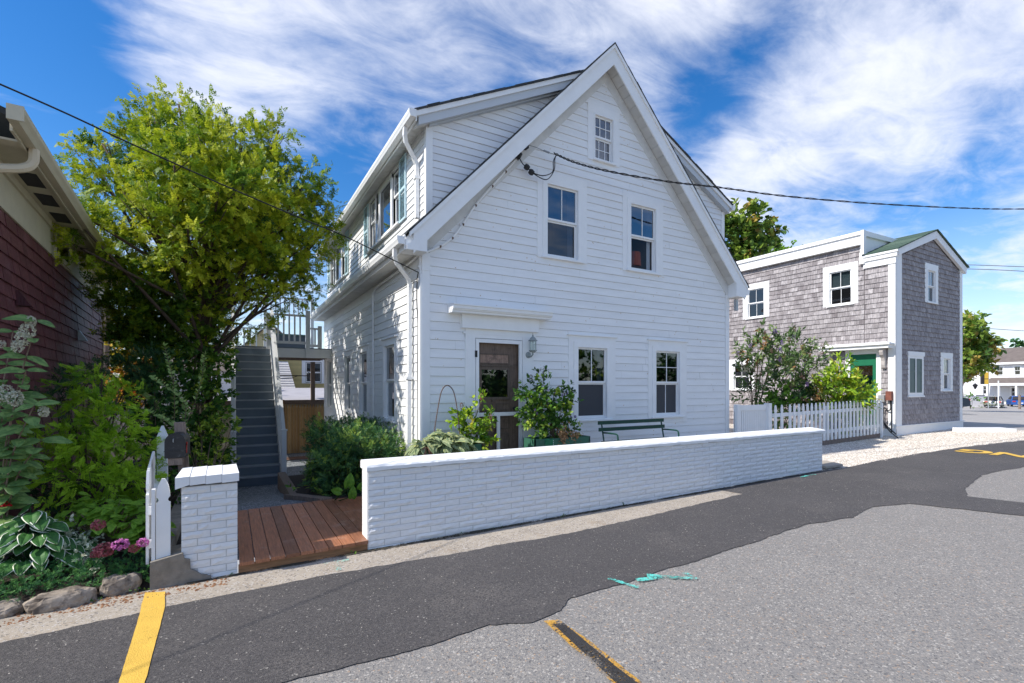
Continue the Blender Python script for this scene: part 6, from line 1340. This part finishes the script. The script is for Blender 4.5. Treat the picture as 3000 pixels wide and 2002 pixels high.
obj('stems', mb, TWIG, pv); V, F, T2 = scatter(LEAF, [tuple(p) for p in PP], [tuple(p) for p in DD], SS, TT); npmesh('leaves', V, F, T2, F_TALL, pv)

# broad leaves built one by one
def broad_leaf(L_, W_, margin=0.0, fold=.18, droop=.35, heart=False, rs=0, tr=(.25, .72)):
    rr = random.Random(rs); mb = MB(); n = 8
    cols = [-1, -.88, -.45, 0, .45, .88, 1]; g = []
    for i in range(n+1):
        t_ = i/n; wd_ = W_/2*(math.sin(math.pi*min(1, t_**(.62 if heart else .8)*1.0))**.75 if 0 < t_ < 1 else 0.0)
        if heart and t_ < .2: wd_ = max(wd_, W_/2*.55)
        row = []
        for c_ in cols:
            x = c_*wd_; y = L_*t_-(abs(c_)*L_*.10 if heart and t_ < .15 else 0)
            z = -droop*L_*t_*t_ + abs(c_)*wd_*fold*2 - (abs(c_)**3)*wd_*.25 + .02*L_*math.sin(t_*9+c_*4)*abs(c_)+rr.uniform(-.0015, .0015)
            row.append((x, y, z))
        g.append(row)
    for i in range(n):
        for j in range(6):
            edge = j in (0, 5) and margin > 0
            t_ = rr.uniform(.88, 1.0) if edge and rr.random() < margin else rr.uniform(*tr)
            mb.poly([g[i][j], g[i][j+1], g[i+1][j+1], g[i+1][j]], t_)
    return mb
def orient(p, d, up=(0, 0, 1), s=1.0):
    d = Vector(d).normalized(); up = Vector(up); x = d.cross(up)
    if x.length < 1e-3: x = Vector((1, 0, 0))
    x.normalize(); z = x.cross(d)
    M = Matrix(((x.x, d.x, z.x, p[0]), (x.y, d.y, z.y, p[1]), (x.z, d.z, z.z, p[2]), (0, 0, 0, 1))); return M @ Matrix.Scale(s, 4)
TOCAM = lambda p: (CAM-Vector(p)).normalized()
hosta_mesh = [broad_leaf(.175, .125, .97, rs=i, heart=True, droop=.25).mesh('leaf', F_HOSTA, True) for i in range(4)]
ho = thing('hosta', 'hosta with dark green leaves edged in white at the lower left', 'plant', (-1.45, 5.45, .1))
c0 = ctr((62, 1262, 4.05, 1))[0]
stm = MB()
for k in range(70):
    a = R.uniform(0, 2*math.pi); rr_ = R.uniform(.02, .40)*(1 if k > 12 else .5); el = 1-rr_/.42
    p = Vector((c0.x+rr_*math.cos(a)*.95, c0.y+.12+rr_*math.sin(a)*.7, .17+.46*el*R.uniform(.6, 1.1)))
    d = Vector((math.cos(a), math.sin(a), -.35-.4*rr_+R.uniform(-.15, .2)))+TOCAM(p)*.45
    link('leaf', R.choice(hosta_mesh), ho, orient(p, d, up=Vector((0, 0, 1))+TOCAM(p)*.9+Vector((R.uniform(-.3, .3), 0, 0)), s=R.uniform(.75, 1.2)))
    stm.tube([(c0.x, c0.y+.12, .1), (p.x*.5+c0.x*.5, p.y*.5+c0.y*.5+.05, p.z), tuple(p)], .004, 4)
obj('stalks', stm, F_HOSTA, ho)
def flower_head(parent, c, r, m, n=90, squash=.75, size=.35, name='flower_head', shape='ball'):
    d = NR.randn(n, 3); d /= np.linalg.norm(d, axis=1)[:, None]
    P_ = np.array(c)+d*np.array((r, r, r*squash))*NR.uniform(.8, 1.05, n)[:, None]
    L_ = []
    for k in range(4):
        a = np.cross(d, NR.randn(n, 3)); L_.append(scatter(LEAFW, P_, a+d*.35, r*size*NR.uniform(.7, 1.2, n), NR.rand(n)))
    V, F, T2 = join(L_); return npmesh(name, V, F, T2, m, parent)
hy_mesh = [broad_leaf(.125, .078, 0, rs=10+i, droop=.3, tr=(.5, 1.0)).mesh('leaf', F_HYD, True) for i in range(4)]
hy_ = thing('mophead_hydrangea', 'low green hydrangea with pink mophead flowers beside the picket fence', 'plant', (-.98, 5.65, .1))
hc = [ctr((x, y, Z, 1))[0] for x, y, Z in ((195, 1160, 4.6), (235, 1165, 4.55), (275, 1160, 4.6), (315, 1175, 4.6), (180, 1185, 4.5), (255, 1200, 4.45), (300, 1205, 4.5), (335, 1205, 4.6), (330, 1235, 4.5), (215, 1190, 4.5))]
stm = MB(); bb = Vector((-.98, 5.8, .12))
for k in range(210):
    c = R.choice(hc); p = c+Vector((R.gauss(0, .06), R.gauss(0, .07), R.gauss(0, .045)))
    a = R.uniform(0, 2*math.pi); d = Vector((math.cos(a), math.sin(a), R.uniform(-.35, .25)))
    link('leaf', R.choice(hy_mesh), hy_, orient(p, d, up=Vector((R.uniform(-.3, .3), -.5, 1)), s=R.uniform(.7, 1.25)))
    if k % 3 == 0: stm.tube([tuple(bb), tuple(bb.lerp(p, .6)+Vector((0, 0, .03))), tuple(p)], .004, 4)
obj('stems', stm, TWIG, hy_)
for (x, y, Z, r, m, lb) in ((225, 1206, 4.12, .050, FL_P, None), (238, 1262, 4.02, .064, FL_P, 'largest dusty pink flower head'), (276, 1250, 4.02, .052, FL_M, 'mauve pink flower head'), (308, 1258, 4.08, .038, FL_P, None), (330, 1245, 4.10, .042, FL_M, 'small pale mauve flower head'), (219, 1272, 4.05, .034, FL_P, None)):
    o_ = flower_head(hy_, ctr((x, y, Z, 1))[0], r, m)
    if lb: o_['label'] = lb
foliage('variegated_euonymus', 'small shrub of tiny cream-edged leaves between the hosta and the pink flowers', 'shrub', [(160, 1240, 4.3, 26), (180, 1265, 4.2, 30), (190, 1235, 4.3, 24), (205, 1275, 4.2, 20), (170, 1290, 4.15, 26), (150, 1215, 4.4, 20), (200, 1300, 4.15, 18)], 9000, LEAF, .03, F_EUO, base=(-1.15, 5.5, .1), stem_r=.006, tint=(.55, .3), inner=.2, up_w=.5)
jl = []
for k in range(40):
    u = -2.6+2.0*k/39; jl.append((u+NR.uniform(-.03, .03), 5.13+NR.uniform(-.03, .09), .10+.03*math.sin(k), .10, 0)); jl.append((u, 5.32+NR.uniform(-.05, .05), .15+NR.uniform(-.02, .03), .10, 0))
foliage('creeping_juniper', 'low dark green creeping conifer mat above the border stones', 'ground cover', jl, 9500, SPR2, .030, F_JUN, base=(-1.5, 5.2, .08), stems=False, part='mat', up_w=.4, inner=.2, tint=(.62, .28), squash=.6)
# tall panicle hydrangea at the frame's left edge
th_ = thing('panicle_hydrangea', 'tall hydrangea with cream flower cones at the far left edge', 'shrub', (-1.75, 5.7, .1))
tl_mesh = [broad_leaf(.15, .088, 0, rs=20+i, droop=.35, fold=.12).mesh('leaf', F_TALL, True) for i in range(4)]
stm = MB(); tb = Vector((-1.7, 5.75, .1)); canes = [((85, 735), 4.25), ((60, 850), 4.15), ((78, 930), 4.1), ((30, 760), 4.5), ((20, 900), 4.3), ((95, 1010), 4.2), ((10, 980), 4.2), ((50, 1060), 4.3), ((20, 1110), 4.4)]
for (x, y), Z in canes:
    e = ctr((x, y, Z, 1))[0]; c = catmull([tb, tb.lerp(e, .55)+Vector((-.05, 0, .12)), e], 10); stm.tube(c, .008, 5, taper=.5)
    for i in range(6, len(c), 2):
        for s_ in (0, math.pi):
            a = s_+i*.8+R.uniform(-.3, .3); d = Vector((math.cos(a), math.sin(a), .1+R.uniform(-.4, .3)))+TOCAM(c[i])*.3
            link('leaf', R.choice(tl_mesh), th_, orient(c[i], d, up=Vector((0, 0, 1))+TOCAM(c[i])*.6, s=R.uniform(.8, 1.35)))
obj('canes', stm, TWIG, th_)
for (x, y, Z, r) in ((62, 760, 4.2, .07), (52, 778, 4.18, .065), (70, 738, 4.22, .05), (40, 795, 4.15, .055), (10, 905, 4.1, .085), (35, 915, 4.1, .07), (100, 945, 4.15, .05), (4, 790, 4.2, .035)):
    flower_head(th_, ctr((x, y, Z, 1))[0], r*.72, FL_W, n=130, squash=1.25, size=.28)
rfl = thing('red_flower', 'small bright red flower just above the hosta', 'flower', (-1.68, 5.5, .1))
c = ctr((8, 1160, 4.1, 1))[0]; mb = MB(); mb.tube([(c.x, c.y, .1), tuple(c)], .004, 5); obj('stem', mb, F_HYD, rfl)
flower_head(rfl, c, .035, FL_R, n=14, size=.8)

# border stones
def boulder(c, dims, seed, rotz, label):
    rr = random.Random(seed); n = 22; m_ = 12; mb = MB(); ph = [rr.uniform(0, 6) for _ in range(8)]
    for j in range(m_+1):
        for i in range(n):
            a = 2*math.pi*i/n; b = -math.pi/2+math.pi*j/m_
            d = Vector((math.cos(a)*math.cos(b), math.sin(a)*math.cos(b), math.sin(b)))
            sq = lambda t_: math.copysign(abs(t_)**.72, t_)
            d2 = Vector((sq(d.x), sq(d.y), sq(d.z)))
            r_ = 1+.10*math.sin(3*d.x+ph[0])*math.cos(4*d.y+ph[1])+.06*math.sin(9*d.x+5*d.z+ph[2])+.04*math.sin(17*d.y+13*d.x+ph[3])+rr.uniform(-.012, .012)
            p = Vector((d2.x*dims[0], d2.y*dims[1], d2.z*dims[2]))*r_; p.rotate(Matrix.Rotation(rotz, 3, 'Z')); mb.v.append(tuple(Vector(c)+p))
    for j in range(m_):
        for i in range(n):
            k = (i+1) % n; mb.f.append((j*n+i, j*n+k, (j+1)*n+k, (j+1)*n+i)); mb.t.append(0)
    o_ = obj('border_stone', mb, STONE, smooth=False); tag(o_, label, 'stone', 'rough stones edging the garden bed'); return o_
boulder((-1.12, 4.99, .01), (.20, .09, .085), 3, .12, 'longest of the border stones, pale and weathered, in the middle')
boulder((-.775, 5.07, .035), (.135, .085, .088), 5, .1, 'humped border stone nearest the concrete kerb')
boulder((-1.46, 5.02, .0), (.13, .08, .065), 8, .05, 'border stone cut off by the left edge of the picture')
boulder((-1.78, 5.03, -.01), (.15, .08, .075), 9, -.1, 'border stone beyond the left edge of the picture')

# deck-side plants
bk = thing('burdock', 'big pale rounded leaves at the end of the brick wall by the deck', 'plant', (1.2, 7.0, .1))
bl_mesh = [broad_leaf(.20, .14, 0, rs=40+i, droop=.2, heart=True).mesh('leaf', F_HYD, True) for i in range(2)]
for (x, y, Z, dx, dz, s) in ((800, 1108, 6.6, .15, 1, 1.0), (783, 1118, 6.5, -1, .25, .75), (808, 1132, 6.5, .1, .8, .8), (825, 1112, 6.6, .5, .8, .7)):
    p = ctr((x, y+12, Z, 1))[0]; link('leaf', R.choice(bl_mesh), bk, orient(p, rt*dx+Vector((0, 0, dz)), up=TOCAM(p), s=s))
mb = MB()
for (x, y) in ((800, 1118), (790, 1122), (808, 1140)):
    p = ctr((x, y, 6.5, 1))[0]; mb.tube([(1.22, 7.12, .05), tuple(p)], .007, 5)
obj('stalks', mb, F_TALL, bk)
foliage('trailing_weeds', 'trailing weeds spilling over the timber edging onto the grey gravel', 'weeds', [(722, 1085, 8.2, 16), (712, 1110, 7.9, 14), (735, 1120, 7.6, 12), (680, 1132, 7.4, 8), (706, 1140, 7.3, 8), (724, 1060, 8.6, 14)], 2600, LEAF, .075, F_VINE, base=(.95, 8.0, -.1), stem_r=.006, tint=(.45, .3), inner=.1)

# planters by the door
sg_ = thing('sage_plant', 'clump of grey-green drooping felted leaves in the left planter', 'plant', (2.75, 6.65, .8))
sg_mesh = [broad_leaf(.18, .07, 0, tr=(.2, .95), rs=60+i, droop=.5, fold=.2).mesh('leaf', F_SAGE, True) for i in range(4)]
for k in range(230):
    c = R.choice([(2.32, 6.62, .84), (2.45, 6.58, .90), (2.62, 6.55, .92), (2.80, 6.55, .90), (2.95, 6.52, .84), (2.38, 6.6, .80), (2.72, 6.5, .85)])
    a = R.uniform(0, 2*math.pi); d = Vector((math.cos(a), math.sin(a)*.8-.25, R.uniform(-.7, .6)))
    p = Vector(c)+Vector((R.gauss(0, .05), R.gauss(0, .04), R.gauss(0, .04)))
    link('leaf', R.choice(sg_mesh), sg_, orient(p, d, up=(0, -.4, 1), s=R.uniform(.8, 1.4)))
mb = MB()
for k in range(10): a = 2.30+R.uniform(0, .16); mb.tube([(a, 6.5, .82), (a+R.uniform(-.02, .02), 6.47, .68+R.uniform(-.04, .04))], .012, 5)
obj('dead_leaves', mb, FL_P and mat('tan_dead_leaf', (.30, .16, .10), .9), sg_)
def bx_(u, z, r, v=6.72): return (u, v, z, r, 0)
bl1 = foliage('flowering_shrub', 'upright shrub with purple spikes between the left planter and the door', 'shrub', [bx_(2.98, 1.22, .10), bx_(3.10, 1.12, .12), bx_(3.25, 1.30, .07), bx_(3.30, 1.42, .05), bx_(3.05, 1.02, .13), bx_(3.22, 1.0, .10), bx_(3.42, 1.08, .08), bx_(3.38, .95, .08), bx_(3.18, .86, .12, 6.6), bx_(3.45, 1.18, .05)], 7500, LEAF, .075, F_LAUR, base=(3.1, 6.7, .78), stem_r=.008, tint=(.45, .25), inner=.2, stem_m=TWIG)
for (u, z, m) in ((2.98, 1.37, FL_B), (3.31, 1.50, FL_P), (3.46, 1.20, FL_P)): flower_head(bl1, (u, 6.70, z), .025, m, n=30, squash=2.0, size=.5, name='flower_spike')
shr = [bx_(4.22, 1.62, .10), bx_(4.15, 1.48, .13), bx_(4.35, 1.50, .12), bx_(4.42, 1.70, .08), bx_(4.30, 1.35, .16), bx_(4.50, 1.40, .15), bx_(4.68, 1.45, .12), bx_(4.85, 1.52, .10), bx_(4.25, 1.18, .17), bx_(4.50, 1.15, .18), bx_(4.75, 1.20, .17), bx_(4.95, 1.30, .10), bx_(4.35, .98, .16), bx_(4.60, .95, .17), bx_(4.85, 1.0, .13), bx_(5.0, 1.15, .08), bx_(4.42, 1.84, .05), bx_(5.05, .90, .09), bx_(5.02, 1.42, .05), bx_(4.92, 1.62, .05)]
bl2 = foliage('butterfly_bush', 'tall airy shrub with small purple flowers in the green planter right of the door', 'shrub', shr, 7500, LEAF, .068, F_VINE, base=(4.7, 6.75, .78), stem_r=.009, tint=(.45, .26), inner=.25, stem_m=TWIG)
for k in range(16):
    u, v, z, r, _ = R.choice(shr); flower_head(bl2, (u+R.uniform(-r, r), v-r, z+R.uniform(-.3, 1)*r), 0.013, FL_L, n=34, squash=1.6, size=.6, name='flower_spike')
for dx in (-.09, -.05, 0, .05, .10): flower_head(bl2, (4.42+dx, 6.68, 1.93+.03*math.cos(dx*30)), .014, FL_B, n=22, squash=2.6, size=.5, name='flower_spike')
V, F, T2 = join([scatter(LEAF, np.array((4.72, 6.56, .86))+NR.randn(160, 3)*np.array((.05, .03, .08)), NR.randn(160, 3)*.5+np.array((0, -.3, -1)), .045, NR.rand(160)), scatter(LEAF, np.array((4.95, 6.58, .84))+NR.randn(110, 3)*np.array((.07, .03, .05)), NR.randn(110, 3)*.5+np.array((0, -.3, -1)), .04, NR.rand(110))])
npmesh('withered_stems', V, F, T2, mat('withered_plant', (.28, .15, .07), .9, tint=(.45, .27, .13)), bl2)['kind'] = 'stuff'

# in front of the grey shingled house
fo1 = [(1740, 800, 14.6, 38), (1785, 790, 14.5, 34), (1830, 800, 14.3, 38), (1765, 840, 14.3, 44), (1820, 845, 14.1, 42), (1860, 850, 14.2, 28), (1715, 820, 14.8, 24), (1735, 870, 14.4, 34), (1870, 815, 14.4, 20), (1760, 775, 14.5, 18), (1840, 890, 14.1, 28), (1725, 905, 14.4, 24)]
bsh = foliage('buddleia', 'big loose grey-green shrub with dark flower spikes against the grey shingles', 'shrub', fo1, 1300, LEAFN, .15, F_BUD, base=(13.9, 9.4, .2), stem_r=.03, tint=(.42, .28), inner=.15, stem_m=TWIG, up_w=.3)
for k in range(30):
    x, y, Z, r = R.choice(fo1); c = ctr((x+R.uniform(-r, r)*1.2, y-r*R.uniform(.2, 1.1), Z-.3, 1))[0]; flower_head(bsh, c, .035, R.choice([FL_B, FL_L, FL_B]), n=30, squash=2.0, size=.6, name='flower_spike')
foliage('dark_round_shrub', 'dark green round shrub behind the bare forked stem of the buddleia', 'shrub', [(1835, 895, 14.6, 30), (1845, 925, 14.4, 30), (1815, 920, 14.4, 26), (1860, 910, 14.7, 20)], 2500, LEAF, .1, F_YEW, base=(14.4, 8.8, .2), tint=(.25, .2), inner=.2, stem_r=.02)
foliage('light_green_bush', 'light green bush behind the left part of the long picket fence', 'shrub', [(1785, 905, 14.0, 26), (1800, 930, 13.8, 26), (1770, 930, 13.9, 22), (1755, 955, 13.7, 20), (1800, 965, 13.6, 24)], 2600, LEAF, .09, F_HYD, base=(13.2, 8.4, .2), tint=(.35, .25), inner=.2, stem_r=.015)
foliage('laurel_bush', 'glossy yellow-green pointed bush in front of the green door', 'shrub', [(1932, 842, 13.6, 14), (1928, 868, 13.6, 24), (1908, 885, 13.5, 28), (1955, 890, 13.6, 30), (1930, 905, 13.9, 38), (1895, 915, 14.0, 24), (1970, 920, 14.2, 24), (1900, 940, 14.2, 26), (1945, 940, 14.2, 34), (1925, 960, 14.3, 22)], 2400, LEAFN, .15, F_LAUR, base=(15.2, 7.75, .2), tint=(.55, .26), inner=.3, stem_r=.02, up_w=.35)
foliage('russet_shrub', 'thin olive and russet shrub between the buddleia and the laurel', 'shrub', [(1880, 900, 14.0, 22), (1872, 930, 13.9, 22), (1888, 955, 13.8, 20), (1868, 880, 14.1, 12)], 1600, LEAFN, .1, F_BUD, base=(14.4, 8.2, .2), tint=(.8, .25), inner=.1, stem_r=.015)

# trees farther off
foliage('maple_tree', 'broad green tree rising behind the right slope of the white house', 'tree', [(1690, 510, 30, 34), (1725, 520, 30, 36), (1750, 545, 30.5, 26), (1690, 555, 30, 40), (1735, 575, 30, 30), (1705, 590, 30, 30), (1770, 528, 31, 12), (1655, 540, 30, 30)], 420, LEAFW, .34, F_MAPLE, base=(27, 19, -.2), fork=(27, 19, 5), stem_r=.14, tint=(.42, .28), inner=.35)
foliage('locust_tree', 'lower yellow-green tree behind the roof of the grey shingled house', 'tree', [(1775, 585, 34, 16), (1805, 578, 34, 14), (1745, 590, 34, 14), (1830, 575, 34.5, 9), (1790, 600, 34, 20)], 450, LEAF, .28, F_HYD, base=(33, 20, -.2), fork=(33, 20, 6), stem_r=.12, tint=(.6, .25), inner=.2)
foliage('lot_maple', 'green maple with light leaves at the parking lot beside the far white house', 'tree', [(2212, 765, 44, 30), (2235, 745, 45, 20), (2218, 800, 45, 30), (2245, 790, 45, 26), (2262, 800, 45.5, 18), (2205, 835, 44, 28), (2240, 835, 45, 26), (2275, 795, 46, 10), (2215, 860, 44, 12), (2268, 830, 46, 12), (2195, 790, 45, 22)], 330, LEAFW, .42, F_MAPLE, base=tuple(camf(2812, 45, -.3)), fork=tuple(camf(2812, 45, 2.0)), stem_r=.16, tint=(.5, .3), inner=.25, stem_m=mat('pale_bark', (.30, .24, .19), .9))
foliage('far_tree', 'dark green tree top above the roof of the far white house', 'tree', [(2345, 800, 110, 10), (2362, 796, 110, 12), (2380, 800, 110, 10)], 40, LEAFW, 1.0, F_YEW, base=tuple(camf(3020, 110, -1.1)), tint=(.35, .2), inner=.2, stem_r=.2)
foliage('lot_shrub', 'small green shrub in front of the low white wall', 'shrub', [(2222, 912, 60, 7), (2232, 918, 60, 7), (2226, 925, 60, 6)], 160, LEAF, .3, F_HYD, base=tuple(camf(2843, 60, -1.05)), tint=(.3, .2), inner=.1)
foliage('lot_weeds', 'green and russet weeds along the foot of the low white wall', 'weeds', [(2250+8*k, 928, 63, 3.2) for k in range(8)]+[(2283, 918, 63, 3)], 160, LEAF, .2, F_BUD, base=tuple(camf(2900, 63, -1.05)), stems=False, tint=(.5, .3), inner=.1)
foliage('garden_maple', 'green tree behind the big conifer at the back of the yard', 'tree', [(-2.5, 22, 3.4, 1.3, 0), (-3.6, 22, 2.4, 1.2, 0), (-1.8, 22.5, 2.0, 1.1, 0), (-4.6, 23, 3.6, 1.4, 0), (-3.2, 22, 4.6, 1.0, 0)], 700, LEAFW, .17, F_MAPLE, base=(-3, 22, -.4), fork=(-3, 22, 1.6), stem_r=.09, tint=(.6, .25), inner=.2)
foliage('autumn_shrub', 'orange and yellow shrub glimpsed beyond the corner of the maroon house', 'shrub', [ (-2.75, 17.5, 1.7, .5, 0), (-2.5, 17.8, 2.2, .45, 0), (-2.3, 17.2, 1.4, .5, 0), (-2.6, 17.5, 2.7, .4, 0), (-2.2, 17.6, 1.8, .4, 0)], 1500, LEAFW, .10, F_AUT, base=(-2.5, 17.5, -.4), tint=(.45, .3), inner=.1, stem_r=.02)
ws = thing('white_shed', 'white clapboard shed glimpsed through the foliage behind the conifer', 'shed', (-.9, 21, -.4))
mb = MB(); mb.box(-2.0, .3, 20, 22, -.5, 2.2); obj('wall', mb, WHITEC, ws)
mb = MB(); mb.prism([(-2.2, 19.8, 2.2), (.4, 19.8, 2.2), (.4, 21, 2.9), (-2.2, 21, 2.9)], [(-2.2, 22.2, 2.1), (.4, 22.2, 2.1), (.4, 21, 3.0), (-2.2, 21, 3.0)]); obj('roof', mb, ROOFB, ws)
# across the lane, behind the point of view: seen in the window panes
foliage('lane_cedar', 'cone shaped cedar across the lane, mirrored in the lower windows', 'tree', [(9.2, -7.5, 1.0, .9, 0), (9.2, -7.5, 2.0, .8, 0), (9.2, -7.5, 3.0, .6, 0), (9.2, -7.5, 3.9, .4, 0)], 900, SPR2, .25, F_FERN, base=(9.2, -7.5, 0), tint=(.4, .25), stem_r=.06)
foliage('lane_hedge', 'tall dark hedge across the lane, mirrored in the lower windows', 'hedge', [(x, -13+.4*math.sin(x), z, 1.7, 0) for x in range(4, 44, 3) for z in (1.0, 2.4)], 150, LEAFW, .35, F_YEW, base=(12, -13, 0), tint=(.4, .25), stem_r=.05)
# small weeds along the foot of the brick wall and kerb
o_ = foliage('kerb_weeds', 'tiny weeds in the crack at the foot of the brick wall and stones', 'weeds', [(u, v, gz(u)+.012, .022, 0) for u, v in ((2.2, 4.99), (2.6, 4.99), (2.75, 4.985), (3.6, 4.99), (1.05, 4.97), (-.62, 4.98), (-.68, 5.02), (-.9, 4.93), (-.02, 4.98), (4.6, 4.99), (-.66, 5.05))], 30000, LEAF, .014, F_VINE, base=(1, 4.98, 0), stems=False, tint=(.4, .3), inner=.1)
